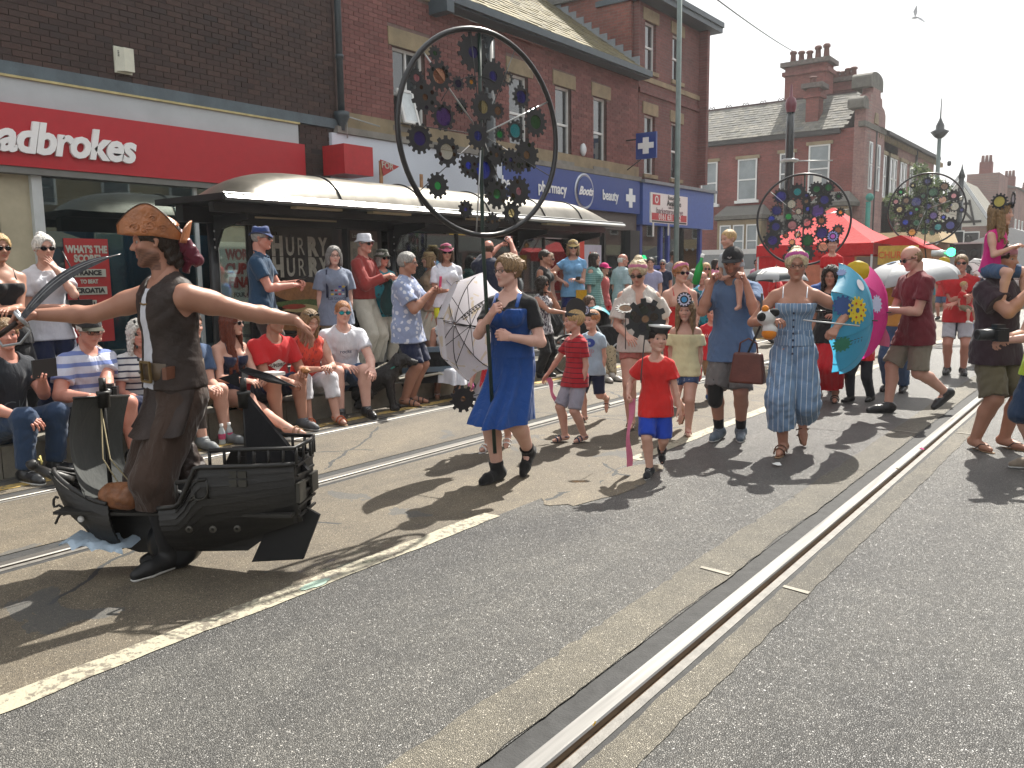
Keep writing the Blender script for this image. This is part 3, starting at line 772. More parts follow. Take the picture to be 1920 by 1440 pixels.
def add_hair(R,hair,kind,vox,seed):
    st,colr = hair[0],hair[1]
    if st == 'none': return
    HM = R['HM']; m = hair_mat('hair_' + colr,HR[colr]); ch = kind == 'child'; rx = .335 + .015 * ch
    g = .035 if st in ('short','crop') else .06
    if st == 'crop': g = .015
    if st == 'curly': g = .12
    pr = []; vx = .032
    pr.append(E_((0,-.075,.14),(rx + g,.42 + g,.375 + g),k=.05))
    sub = []
    if st in ('short','crop','fringe'):
        sub.append(E_((0,.47,-.12),(.34,.33,.42),k=.04,op='s'))       # face
        sub.append(C_((-.6,.12,-.22),(.6,.12,-.22),.24,.24,k=.03,op='s'))  # below ears
        sub.append(C_((-.6,-.20,-.66),(.6,-.20,-.66),.36,.36,k=.05,op='s'))
        if st == 'fringe': pr.append(E_((0,.22,.30),(.25,.16,.14),k=.06))
    elif st == 'balding':
        pr[0] = E_((0,-.10,.02),(rx + .02,.40,.36),k=.05)
        sub.append(E_((0,.12,.46),(.27,.46,.36),k=.05,op='s')); sub.append(E_((0,.47,.0),(.34,.36,.62),k=.04,op='s'))
        sub.append(C_((-.6,.12,-.22),(.6,.12,-.22),.24,.24,k=.03,op='s')); sub.append(C_((-.6,-.20,-.66),(.6,-.20,-.66),.36,.36,k=.05,op='s'))
    else:
        sub.append(E_((0,.49,-.14),(.27,.35,.50),k=.05,op='s'))
        sub.append(C_((0,.25,-.5),(0,.25,-.95),.2,.34,k=.05,op='s'))
    if st == 'bun' or st == 'topbun' or st == 'updo':
        sub.append(C_((-.6,.08,-.24),(.6,.08,-.24),.2,.2,k=.03,op='s')); sub.append(C_((-.6,-.20,-.70),(.6,-.20,-.70),.36,.36,k=.05,op='s'))
        c = (0,-.30,.50) if st != 'bun' else (0,-.54,.20)
        pr.append(E_(c,(.19,.17,.17),k=.03))
        if st == 'updo':
            rs = np.random.RandomState(seed)
            for i in range(9):
                a = V(rs.uniform(-.3,.3),-.3 + rs.uniform(-.1,.1),rs.uniform(.1,.5)); pr.append(C_(a,a + V(rs.uniform(-.2,.2),rs.uniform(-.12,.0),rs.uniform(-.3,.25)),.05,.012,k=.03))
    if st in ('long','wavy','vlong','bob','curly'):
        L = dict(long=1.15,wavy=1.2,vlong=2.0,bob=.42,curly=.75)[st]
        for sg in (-1,1):
            for (x0,y0,w,ll) in ((.33,.10,.085,.9),(.36,-.05,.11,1.0),(.30,-.25,.13,1.0),(.12,-.38,.15,1.05)):
                e = V(sg * x0 * (1.12 if st != 'bob' else 1.05),y0 + (.06 if y0 > -.1 else -.04),-.05 - L * ll); pr.append(C_((sg * x0,y0,.05),e,w,w * (.55 if st != 'bob' else .9),k=.07))
        if st in ('long','vlong'): pr.append(C_((.30,.12,-.3),(.27,.24,-.25 - L * .9),.10,.05,k=.05)); pr.append(C_((-.30,.12,-.3),(-.27,.24,-.25 - L * .9),.10,.05,k=.05))
    if st == 'ponytail':
        sub.append(C_((-.6,.08,-.24),(.6,.08,-.24),.2,.2,k=.03,op='s')); sub.append(C_((-.6,-.14,-.66),(.6,-.14,-.66),.36,.36,k=.05,op='s'))
        pr += [C_((0,-.42,.15),(0,-.58,-.1),.08,.12,k=.04),C_((0,-.58,-.1),(.04,-.52,-.75),.12,.05,k=.05)]
    amp = dict(short=.022,crop=.006,curly=.07,wavy=.045,bob=.03).get(st,.03)
    F = None
    P,Q = sdf_raw(pr + sub,vx,wr=(amp,26 if st != 'curly' else 20,seed),pad=.2)
    if len(P) == 0: return
    h = link('hair',nmesh('hair',xf(HM,P),Q),m,R['root'])
    # loose strands
    if st not in ('crop','balding') and vox <= .0135:
        rs = np.random.RandomState(seed + 5); mb = MB()
        for i in range(70 if vox < .011 else 26):
            a = rs.uniform(0,2 * PI); e = rs.uniform(.1,1.2); d = V(math.cos(a) * math.cos(e),-abs(math.sin(a) * math.cos(e)) * .9 + .1,math.sin(e))
            p = V(0,-.075,.14) + d * V(rx,.42,.375) * 1.06; q = p + d * rs.uniform(.01,.06) + V(rs.uniform(-.05,.05),-.03,-rs.uniform(0,.12))
            mb.tube([p,(p + q) / 2 + d * .02,q],[.006,.005,.001],3)
        mb.v = [tuple(q) for q in xf(HM,np.array(mb.v))]; mb.build('loose_strand',m,h)
def hput(R,mb,name,mat,parent=None):
    mb.v = [tuple(q) for q in xf(R['HM'],np.array([tuple(v) for v in mb.v]))]; return mb.build(name,mat,parent or R['root'])
def add_glasses(R,g):
    kd = g[0]; dy = 0; fm = BLK()
    par = None; lenses = []
    mb = MB(); y = .385; zc = .0
    up = g[2] if len(g) > 2 else 0
    if up: y,zc = .30,.40
    for sg in (-1,1):
        pts = [(sg * (.145 + .105 * math.cos(a)),y - .03 * (.5 + .5 * math.cos(a)),zc + (.07 if kd == 'sun' else .062) * math.sin(a) * (1 if math.sin(a) > 0 or kd != 'sun' else 1.15)) for a in np.linspace(0,2 * PI,17)[:-1]]
        mb.tube(pts,.012 if kd == 'sun' else .008,5,closed=True)
        mb.tube([(sg * .25,y - .03,zc + .03),(sg * .345,y - .14,zc + .03),(sg * .365,-.05,zc + .0)],.012 if kd == 'sun' else .008,5)
        lenses.append([V(*p) for p in pts])
    mb.tube([(-.045,y + .012,zc + .02),(0,y + .03,zc + .03),(.045,y + .012,zc + .02)],.012,5)
    fr = hput(R,mb,'sunglasses' if kd == 'sun' else 'spectacles',fm)
    if kd == 'sun':
        lm = g[1] if len(g) > 1 and g[1] else paint('dark_lens',(.008,.008,.010),.08)
        for pts in lenses:
            mb = MB(); mb.prism(pts,(0,.012,0)); hput(R,mb,'lens',lm,fr)

# ---- hats
def hat_trilby(R,mat,band,tilt=0.0,brim=.50,crown=.62):
    mb = MB(); n = 28; vs = []; base = .20
    prof = [(brim + .0,.0),(brim,.025),(.40,-.0),(.385,.03),(.37,.20),(.34,.30),(.24,.335),(0,.30)]
    M0 = []
    for r,z in prof:
        for k in range(n):
            a = 2 * PI * k / n; rr = r; zz = z
            if r >= brim - .01: zz += .09 * (math.cos(2 * a) ** 1) * 1 - .03 - .05 * math.sin(a)
            if z > .25 and r > .1: zz += .03 * math.cos(2 * a) * -1 
            if r == 0: zz = .235
            pinch = 1 - (.22 * max(0,math.sin(a)) ** 2 * abs(math.cos(a)) * 1.6 if z > .15 and r > .1 else 0)
            vs.append((rr * math.cos(a) * .92 * pinch,rr * math.sin(a) * 1.08 * (1 if z < .2 else .95) - .06,base + zz))
    fs = [(i * n + k,i * n + (k + 1) % n,(i + 1) * n + (k + 1) % n,(i + 1) * n + k) for i in range(len(prof) - 1) for k in range(n)]
    mb.add(vs,fs,True); h = hput(R,mb,'hat',mat)
    mb = MB(); vs = []
    for z,r in ((.02,.398),(.10,.392)):
        for k in range(n): a = 2 * PI * k / n; vs.append((r * math.cos(a) * .92,r * math.sin(a) * 1.08 - .06,base + z))
    mb.add(vs,[(k,(k + 1) % n,n + (k + 1) % n,n + k) for k in range(n)],True); hput(R,mb,'hat_band',band,h)
def hat_bucket(R,mat,brim=.52,drop=.13):
    mb = MB(); n = 28; prof = [(brim,.22 - drop + .02),(brim + .01,.20 - drop + .05),(.40,.22),(.385,.30),(.36,.50),(.30,.545),(0,.55)]; vs = []
    for i,(r,z) in enumerate(prof):
        for k in range(n):
            a = 2 * PI * k / n; w = .03 * math.sin(4 * a + 1) if i < 2 else 0; vs.append((r * math.cos(a) * .93,r * math.sin(a) * 1.08 - .06,z + w))
    mb.add(vs,[(i * n + k,i * n + (k + 1) % n,(i + 1) * n + (k + 1) % n,(i + 1) * n + k) for i in range(len(prof) - 1) for k in range(n)],True); hput(R,mb,'hat',mat)
def hat_cap(R,mat,peakmat=None,back=False):
    pr = [E_((0,-.08,.19),(.40,.48,.40),k=.03)]
    P,Q = sdf_raw(pr,.035,clips=[(V(0,-.12,-1),-.165)],pad=.1); h = link('cap',nmesh('cap',xf(R['HM'],P),Q),mat,R['root'])
    mb = MB(); vs = []; n = 14; s = -1 if back else 1
    for t in (0,.35,.7,1.0):
        for k in range(n + 1):
            a = math.radians(20 + 140 * k / n); ri = .40; x = math.cos(a) * (.36 + .02 * t); y = (math.sin(a) * (.38 + .34 * t) - .03)
            vs.append((x,s * y,.20 - .07 * t * math.sin(a) - .10 * abs(math.cos(a)) ** 2 * t + .0))
    m = n + 1
    fs = [(i * m + k,i * m + k + 1,(i + 1) * m + k + 1,(i + 1) * m + k) for i in range(3) for k in range(n)]
    nb = len(vs); vs2 = [(x,y,z - .022) for x,y,z in vs]; mb.add(vs,fs,True); mb.add(vs2,fs,True)
    mb.add([vs[3 * m + k] for k in range(m)] + [vs2[3 * m + k] for k in range(m)],[(k,k + 1,m + k + 1,m + k) for k in range(n)],True)
    hput(R,mb,'peak',peakmat or mat,h)
def hat_headband(R,mat,wide=.16,z=.17,gear=None):
    mb = MB(); n = 28; vs = []
    for zz,r in ((z,.385),(z + wide,.375),(z + wide,.36),(z,.37)):
        for k in range(n): a = 2 * PI * k / n; vs.append((r * math.cos(a) * .97,r * math.sin(a) * 1.14 - .06,zz - .10 * math.sin(a + PI) * .6 - .0))
    mb.add(vs,[(i * n + k,i * n + (k + 1) % n,((i + 1) % 4) * n + (k + 1) % n,((i + 1) % 4) * n + k) for i in range(4) for k in range(n)],True)
    h = hput(R,mb,'headband',mat)
    if gear:   # gear card standing at the forehead: (radius, card mat, centre mat, z, backing mat)
        r,gm,cm,gz,bm_ = gear; y0 = .43
        if bm_ is not None:
            mb = MB(); pts = [(r * 1.12 * math.cos(a),y0 - .03,gz + r * 1.12 * math.sin(a)) for a in np.linspace(0,2 * PI,21)[:-1]]; mb.prism(pts,(0,.012,0)); hput(R,mb,'backing_card',bm_,h)
        mb = MB(); gear_geo(mb,r,.62 * r,13,.012); mb.v = [(v[0],y0 - v[2] * 1,gz + v[1]) for v in mb.v]; hput(R,mb,'gear',gm,h)
        mb = MB(); pts = [(r * .42 * math.cos(a),y0 + .004,gz + r * .42 * math.sin(a)) for a in np.linspace(0,2 * PI,17)[:-1]]; mb.prism(pts,(0,.012,0)); hput(R,mb,'gear_centre',cm,h)
def hat_scarf(R,mat):
    mb = MB(); n = 28; vs = []
    for i,(zz,r) in enumerate(((.0,.41),(.06,.43),(.16,.42),(.2,.40))):
        for k in range(n):
            a = 2 * PI * k / n; y = r * math.sin(a) * 1.12 - .06; t = (y + .5); vs.append((r * math.cos(a) * .95,y * .8 - .02,.02 + .52 * min(1,max(0,t)) ** .7 - .16 + zz * .9 + .012 * math.sin(9 * a + i)))
    mb.add(vs,[(i * n + k,i * n + (k + 1) % n,(i + 1) * n + (k + 1) % n,(i + 1) * n + k) for i in range(3) for k in range(n)],True)
    hput(R,mb,'head_scarf',mat)
def hat_sailor(R,mat,top):
    mb = MB(); mb.lathe([(.30,.28),(.33,.40),(.40,.46),(.40,.50),(0,.52)],22,(0,.1,0),(0,.25,1)); h = hput(R,mb,'sailor_cap',mat)
    mb = MB(); mb.lathe([(.0,.455),(.43,.47),(.45,.54),(0,.58)],22,(0,.12,0),(0,.12,1)); hput(R,mb,'cap_top',top,h)
HATS = dict(trilby=hat_trilby,bucket=hat_bucket,cap=hat_cap,headband=hat_headband,scarf=hat_scarf,sailor=hat_sailor)

def gear_geo(mb,r,hole,teeth,th,nseg=None):
    """flat gear in the xy plane, thickness th along z"""
    out = []; inn = []
    for i in range(teeth):
        for j,(da,rr) in enumerate(((-.28,r * .80),(-.20,r),(.20,r),(.28,r * .80))):
            a = 2 * PI * (i + da) / teeth; out.append((rr * math.cos(a),rr * math.sin(a))); inn.append((hole * math.cos(a),hole * math.sin(a)))
    n = len(out)
    vs = [(x,y,z) for z in (-th / 2,th / 2) for (x,y) in out] + [(x,y,z) for z in (-th / 2,th / 2) for (x,y) in inn]
    fs = []
    for i in range(n):
        j = (i + 1) % n
        fs += [(i,j,n + j,n + i),(2 * n + j,2 * n + i,3 * n + i,3 * n + j),(i,2 * n + i,2 * n + j,j),(n + i,n + j,3 * n + j,3 * n + i)]
    mb.add(vs,fs)
# ------------------------------------------------------------------ ground
def asphalt(name,dark,mid,light,scale=115.,tone=.5,stain=(.5,.5,.5),rough=.62,cracks=0,bumpd=.006,contrast=1.0):
    t = NT(name); v = t.coord()
    vo = t.n('TexVoronoi',{'Vector': v,'Scale': scale,'Randomness': 1.0}); rnd = t.sep(vo.outputs['Color'])[0]
    edge = t.n('TexVoronoi',{'Vector': v,'Scale': scale},feature='DISTANCE_TO_EDGE').outputs[0]
    c = t.ramp(rnd,[(0,dark),(.35,mid),(.80,mid),(.93,light),(1,tuple(min(1,x * 1.5) for x in light))])
    c = t.mix(t.math('LESS_THAN',edge,.10),c,(*tuple(x * .45 for x in dark),1))
    big = t.noise(.9,6,.62,t.mapping(v,(1,.35,1)),.6); mid_ = t.noise(5.5,5,.65,v)
    c = t.mix(1.0,c,t.ramp(big,[(.34,(.66,.66,.67)),(.62,(1.12,1.10,1.05))]),'MULTIPLY')
    c = t.mix(1.0,c,t.ramp(mid_,[(.32,(.82,.82,.83)),(.66,(1.08,1.07,1.06))]),'MULTIPLY')
    if cracks:
        ck = t.n('TexVoronoi',{'Vector': t.mix(.16,v,t.n('TexNoise',{'Scale': 3.0,'Detail': 5,'Vector': v}).outputs['Color']),'Scale': .55},feature='DISTANCE_TO_EDGE').outputs[0]
        m = t.math('MULTIPLY',t.math('LESS_THAN',ck,.006),t.math('GREATER_THAN',t.noise(.7,3,.5,v),.50)); c = t.mix(m,c,(.03,.032,.032,1))
        pat = t.math('GREATER_THAN',t.noise(1.4,4,.55,t.mapping(v,loc=(9,3,0)),.7),.645); c = t.mix(t.math('MULTIPLY',pat,.6),c,(.06,.066,.07,1))
        dots = t.math('LESS_THAN',t.n('TexVoronoi',{'Vector': v,'Scale': 2.3}).outputs['Distance'],.022); c = t.mix(t.math('MULTIPLY',dots,.5),c,(.03,.03,.03,1))
    t.p(col=c,rough=rough,spec=.5)
    t.bump(t.math('ADD',t.math('MULTIPLY',t.math('MINIMUM',edge,.3),1.6),t.math('MULTIPLY',rnd,.35)),.9 * contrast,bumpd)
    return t.m
M_GREY = asphalt('asphalt_grey',(.075,.075,.073),(.150,.149,.143),(.24,.235,.225),135,rough=.46,bumpd=.006)
M_TAN = asphalt('asphalt_tan',(.13,.107,.076),(.190,.160,.115),(.28,.245,.185),160,cracks=1,rough=.7,bumpd=.003)
M_BAND = asphalt('band_concrete',(.125,.115,.094),(.20,.185,.15),(.29,.27,.23),140,rough=.7,bumpd=.006)
M_BIT = paint('bitumen',(.030,.030,.030),.8,.35,.5,14,fine=120)
M_PAVE = paint('paving_concrete',(.17,.165,.155),.85,.2,.4,5,fine=90)
def steel(name,col,rough,streak=True):
    t = NT(name); v = t.coord(); n = t.noise(30,4,.6,t.mapping(v,(1,.03,1)))
    t.p(col=t.ramp(n,[(.3,tuple(x * .72 for x in col)),(.7,col)]),metal=1.0,rough=t.math('ADD',t.math('MULTIPLY',n,.12),rough)); t.bump(n,.15,.002); return t.m
M_RAIL = steel('rail_steel',(.28,.275,.265),.30); M_LIP = paint('rail_lip',(.15,.14,.125),.6,.35,.3,12,fine=60)
M_RAIL2 = steel('rail_steel_dull',(.30,.29,.27),.42)
M_RUST = paint('rail_groove_dirt',(.10,.060,.030),.9,.5,.6,20,fine=80)
def sheet(name,x0,x1,mat,z=0.0,y0=-14,y1=140):
    o = mk(name,[(x0,y0,z),(x1,y0,z),(x1,y1,z),(x0,y1,z)],[(0,1,2,3)],mat); return tag(o,None,kind='structure')
g = mk('ground',[(-900,-900,-.06),(900,-900,-.06),(900,900,-.06),(-900,900,-.06)],[(0,1,2,3)],M_PAVE); tag(g,kind='structure',label=None)
RAILS = dict(a=-6.33,b=-4.86,c=-1.435,d=.035)
ss = [(-6.95,RAILS['a'] - .13,M_TAN),(RAILS['a'] + .12,RAILS['b'] - .16,M_TAN),(RAILS['b'] + .16,-3.20,M_TAN),(-3.20,-1.57,M_GREY),(-1.30,-.10,M_GREY),(.17,7.2,M_GREY)]
for i,(a,b,m) in enumerate(ss): sheet('road',a,b,m)
for key,x in RAILS.items():
    w = .13 if key == 'a' else .16 if key == 'b' else .135
    hm_ = M_RAIL if key in 'cd' else M_RAIL2
    r = empty('tram_rail',(x,0,0),{'a': 'grooved tram rail in the tan road beside the yellow kerb line','b': 'grooved tram rail in the tan road, second rail out from the kerb','c': 'bright polished grooved tram rail running through the grey asphalt foreground','d': 'grooved tram rail in grey asphalt at the right edge of the road'}[key],'rail','tram rails set in the road')
    Y0,Y1 = -14,140
    m = MB(); m.box(-w,-.040,Y0,Y1,-.05,-.004); m.box(.108,w,Y0,Y1,-.05,-.004); m.build('bitumen_seal',M_BIT,r)
    m = MB(); v = [(-.040,-.05),(-.040,-.002),(-.034,.004),(.030,.004),(.036,-.002),(.036,-.05)]
    m.prism([(a,Y0,b) for a,b in v],(0,Y1 - Y0,0)); m.build('rail_head',hm_,r)
    m = MB(); m.box(.036,.068,Y0,Y1,-.05,-.030); m.build('groove',M_RUST,r)
    m = MB(); m.box(.068,.108,Y0,Y1,-.05,-.001); m.build('guard_lip',M_LIP,r)
# joints across the concrete bands
mj = paint('joint_mortar',(.26,.24,.20),.8,.2)
for y,x0,x1 in ((3.93,-1.74,-1.575),(3.91,-1.30,-1.17),(8.4,-1.78,-1.575),(8.6,-1.30,-1.17),(-.6,-1.79,-1.57)):
    o = mk('slab_joint',[(x0,y,.008),(x1,y - .02,.008),(x1,y + .015,.008),(x0,y + .03,.008)],[(0,1,2,3)],mj); tag(o,kind='structure',label=None)
# painted lines (edges chewed by wear)
def worn_line(name,xc,w,y0,y1,mat,step=.05,seed=1,z=.004):
    rs = random.Random(seed); vs = []; n = max(2,int((y1 - y0) / step)); fs = []
    a = b = 0
    for i in range(n + 1):
        y = y0 + (y1 - y0) * i / n; a = .8 * a + rs.uniform(-.005,.005); b = .8 * b + rs.uniform(-.005,.005)
        e = rs.random() < .03; vs += [(xc - w / 2 + a + (.02 if e else 0),y,z),(xc + w / 2 + b,y + rs.uniform(-.01,.01),z)]
        if i: fs.append((2 * i - 2,2 * i - 1,2 * i + 1,2 * i))
    return tag(mk(name,vs,fs,mat),kind='structure',label=None)
def line_mat(name,col,under,thr=.42):
    t = NT(name); v = t.coord(); n = t.noise(26,6,.72,v,.3); n2 = t.noise(3.2,3,.5,v)
    f = t.ramp(t.math('ADD',n,t.math('MULTIPLY',n2,.35)),[(thr,(0,0,0)),(thr + .07,(1,1,1))])
    sp = t.n('TexVoronoi',{'Vector': v,'Scale': 95}).outputs['Distance']
    c = t.mix(t.noise(60,3,.6,v),tuple(x * .84 for x in col) + (1,),(*col,1)); t.p(col=t.mix(f,(*under,1),c),rough=.7); t.bump(t.math('ADD',sp,n),.4,.003); return t.m
worn_line('concrete_band',-1.69,.235,-12,120,M_BAND,.045,seed=21,z=.0035); worn_line('concrete_band',-1.232,.135,-12,120,M_BAND,.045,seed=22,z=.0035)
M_WHITE = line_mat('worn_white_paint',(.37,.34,.255),(.15,.13,.10),.60)
M_YEL = line_mat('worn_yellow_paint',(.50,.34,.10),(.15,.125,.085),.60)
worn_line('white_line',-3.235,.135,-12,4.08,M_WHITE,seed=3)
worn_line('white_line',-3.235,.13,5.98,9.15,M_WHITE,seed=4)
for i in range(12): worn_line('white_line',-3.235,.13,11.0 + i * 5.1,14.2 + i * 5.1,M_WHITE,.2,seed=5 + i)
worn_line('yellow_line',-6.64,.13,-12,60,M_YEL,.08,seed=9)
def blob(name,cx,cy,rx,ry,mat,z=.004,seed=0,n=26,rot=0):
    rs = random.Random(seed); vs = [(cx,cy,z)]
    for i in range(n):
        a = 2 * PI * i / n; r = 1 + rs.uniform(-.16,.16); x = rx * r * math.cos(a); y = ry * r * math.sin(a)
        vs.append((cx + x * math.cos(rot) - y * math.sin(rot),cy + x * math.sin(rot) + y * math.cos(rot),z))
    return tag(mk(name,vs,[(0,1 + i,1 + (i + 1) % n) for i in range(n)],mat),kind='structure',label=None)
blob('road_patch',-3.02,5.15,.20,.75,M_TAN,seed=2)
blob('turquoise_paint_spill',-3.21,2.62,.035,.09,paint('turq',(.30,.40,.33),.8,.4),z=.008,seed=6)

# far side and near side pavements
KX,KZ,WX = -6.95,.27,-10.8
plat = empty('tram_platform',(KX,0,0),'low concrete tram platform kerb that the front row of spectators sits on','platform')
plat['kind'] = 'structure'
m = MB(); m.box(WX - KX - 12,-.42,-14,46,-.05,KZ - .012); m.build('platform_base',M_PAVE,plat)
ks = MB(); ks.box(-.40,0,.004,.896,0,KZ); kme = ks.build('kerb_stone',paint('kerb_concrete',(.20,.185,.15),.85,.25,.5,6,fine=70),plat); kme.location = (0,-4.5,-.02)
for i in range(1,56):
    k = kme.copy(); COL.objects.link(k); k.location = (random.uniform(-.004,.004),-4.5 + i * .9,-.02 + random.uniform(-.003,.003))
def slab_grid(name,x0,x1,y0,y1,z,sx,sy,mat,parent=None,th=.03):
    V_ = []; F_ = []
    nx = int((x1 - x0) / sx); ny = int((y1 - y0) / sy)
    for i in range(nx):
        for j in range(ny):
            a = x0 + i * sx + .004; b = a + sx - .008; c = y0 + j * sy + .004 + (.5 * sy if i % 2 else 0); d = c + sy - .008; zz = z + random.uniform(-.002,.002); n = len(V_)
            V_ += [(a,c,zz),(b,c,zz),(b,d,zz),(a,d,zz),(a,c,zz - th),(b,c,zz - th),(b,d,zz - th),(a,d,zz - th)]
            F_ += [(n,n + 1,n + 2,n + 3),(n + 4,n + 5,n + 1,n),(n + 5,n + 6,n + 2,n + 1),(n + 6,n + 7,n + 3,n + 2),(n + 7,n + 4,n,n + 3)]
    o = mk(name,V_,F_,mat,parent); o['kind'] = 'stuff'; return o
slab_grid('paving_slab',WX - KX,-.42,-4.5,40,KZ,.6,.45,M_PAVE,plat)
near = empty('near_pavement',(7.2,0,0),'raised pavement along the near side of the street','pavement'); near['kind'] = 'structure'
m = MB(); m.box(0,8,-14,130,-.05,.12); m.build('pavement_base',M_PAVE,near)

# ------------------------------------------------------------------ buildings
def brick_mat(name,cols,mott=.3):
    t = NT(name); v = t.coord()
    a = t.n('Attribute',attribute_name='rnd').outputs['Fac']; o = t.n('ObjectInfo').outputs['Random']
    r = t.math('FRACT',t.math('ADD',a,o)); n = t.noise(34,4,.7,v); big = t.noise(.5,4,.6,t.n('NewGeometry').outputs['Position'])
    c = t.ramp(r,[(i / (len(cols) - 1),x) for i,x in enumerate(cols)])
    c = t.mix(1.0,c,t.ramp(n,[(.25,(1 - mott,) * 3),(.75,(1 + mott,) * 3)]),'MULTIPLY')
    c = t.mix(1.0,c,t.ramp(big,[(.3,(.78,.78,.8)),(.7,(1.12,1.1,1.1))]),'MULTIPLY')
    t.p(col=c,rough=.85); t.bump(n,.5,.006); return t.m
def flat_brick_mat(name,c0,c1,mortar,rot=False,axis='Y'):
    t = NT(name); v = t.coord(); X,Y,Z = t.sep(v); cv = t.n('CombineXYZ',{0: Y if axis == 'Y' else X,1: Z,2: 0.0}).outputs[0]
    b = t.n('TexBrick',{'Vector': cv,'Color1': (*c0,1),'Color2': (*c1,1),'Mortar': (*mortar,1),'Scale': 1.0,'Mortar Size': .006,'Mortar Smooth': .2,'Brick Width': .225,'Row Height': .075})
    n = t.noise(9,6,.7,v); big = t.noise(.7,5,.6,v)
    c = t.mix(1.0,b.outputs['Color'],t.ramp(n,[(.25,(.75,) * 3),(.75,(1.25,) * 3)]),'MULTIPLY'); c = t.mix(1.0,c,t.ramp(big,[(.3,(.72,.74,.76)),(.7,(1.15,1.1,1.1))]),'MULTIPLY')
    t.p(col=c,rough=.85); t.bump(t.math('SUBTRACT',t.math('MULTIPLY',n,.4),b.outputs['Fac']),.5,.01); return t.m
RWi = RW.T
def project(x,y,z):
    c = RWi @ np.array([x,y,z - CAM_H]); 
    if c[2] > -.1: return None
    return 960 + FPX * c[0] / -c[2],720 - FPX * c[1] / -c[2]
def bricks(parent,x,y0,y1,z0,z1,holes,mat,mortar,nobj=300,L=.225,Hc=.075,depth=.010,vis=(0,0,1e4,1e4),seed=0):
    rs = random.Random(seed); root = parent; B = []
    ox,oy,oz = parent.location
    row = 0; z = z0
    while z < z1 - .01:
        y = y0 - (L / 2 if row % 2 else 0)
        while y < y1 - .005:
            a,b = max(y,y0) + .005,min(y + L,y1) - .005; h = min(z + Hc,z1) - .009
            segs = [(a,b)]
            for hy0,hy1,hz0,hz1 in holes:
                if h > hz0 + .01 and z < hz1 - .01:
                    ns = []
                    for (p,q) in segs:
                        if q <= hy0 or p >= hy1: ns.append((p,q))
                        else:
                            if p < hy0 - .02: ns.append((p,hy0))
                            if q > hy1 + .02: ns.append((hy1,q))
                    segs = ns
            for (p,q) in segs:
                if q - p > .02: B.append((p,q,z,h))
            y += L
        z += Hc; row += 1
    def key(b):
        pr = project(x,(b[0] + b[1]) / 2,b[2])
        inside = pr is not None and 0 < pr[0] < 1920 and 0 < pr[1] < 1440 and b[1] - b[0] > .2
        return (0 if inside else 1,math.hypot(x,(b[0] + b[1]) / 2))
    B.sort(key=key)
    sm = MB(); sm.box(-.05,0,-L / 2 + .005,L / 2 - .005,0,Hc - .009); first = None; bme = None
    rest = []
    for i,b in enumerate(B):
        if i < nobj and b[1] - b[0] > .2:
            if bme is None:
                first = sm.build('brick',mat,root); bme = first.data; o = first
            else: o = first.copy(); COL.objects.link(o); o.parent = root
            o.location = (x - ox + depth + rs.uniform(-.0025,.0025),(b[0] + b[1]) / 2 - oy,b[2] - oz)
        else: rest.append(b)
    if rest:
        n = len(rest); V_ = np.zeros((n,8,3)); A = np.array(rest)
        d = x - ox + depth + np.array([rs.uniform(-.0025,.0025) for _ in rest])
        for k,(ix,iy,iz) in enumerate([(0,0,0),(1,0,0),(1,1,0),(0,1,0),(0,0,1),(1,0,1),(1,1,1),(0,1,1)]):
            V_[:,k,0] = np.where(ix,d,x - ox - .03); V_[:,k,1] = A[:,iy] - oy; V_[:,k,2] = A[:,2 + iz] - oz
        q = np.array([(1,2,6,5),(0,1,5,4),(2,3,7,6),(4,5,6,7),(0,3,2,1)]); Q = (np.arange(n)[:,None,None] * 8 + q[None]).reshape(-1,4)
        me = nmesh('brickwork',V_.reshape(-1,3),Q); me.polygons.foreach_set('use_smooth',np.zeros(len(Q),bool))
        at_ = me.attributes.new('rnd','FLOAT','FACE'); at_.data.foreach_set('value',np.repeat([rs.random() for _ in rest],5).astype(np.float32))
        o = link('brickwork',me,mat,root); o['kind'] = 'stuff'
def L_(o,parent):   # make world coords local to parent at its location
    return o
M_FRAME = paint('white_upvc',(.62,.63,.62),.35,.06); M_PANE = None
def pane_mat():
    t = NT('window_pane'); v = t.coord(); n = t.noise(1.3,2,.5,v)
    t.p(col=(.030,.036,.040),rough=.05,spec=.9,metal=0); t.set(t.b,'Coat Weight',.6); t.set(t.b,'Coat Roughness',.02); t.bump(n,.10,.02); return t.m
M_PANE = pane_mat()
M_PANE2 = paint('curtained_pane',(.20,.23,.24),.12,.25,scale=1.2)
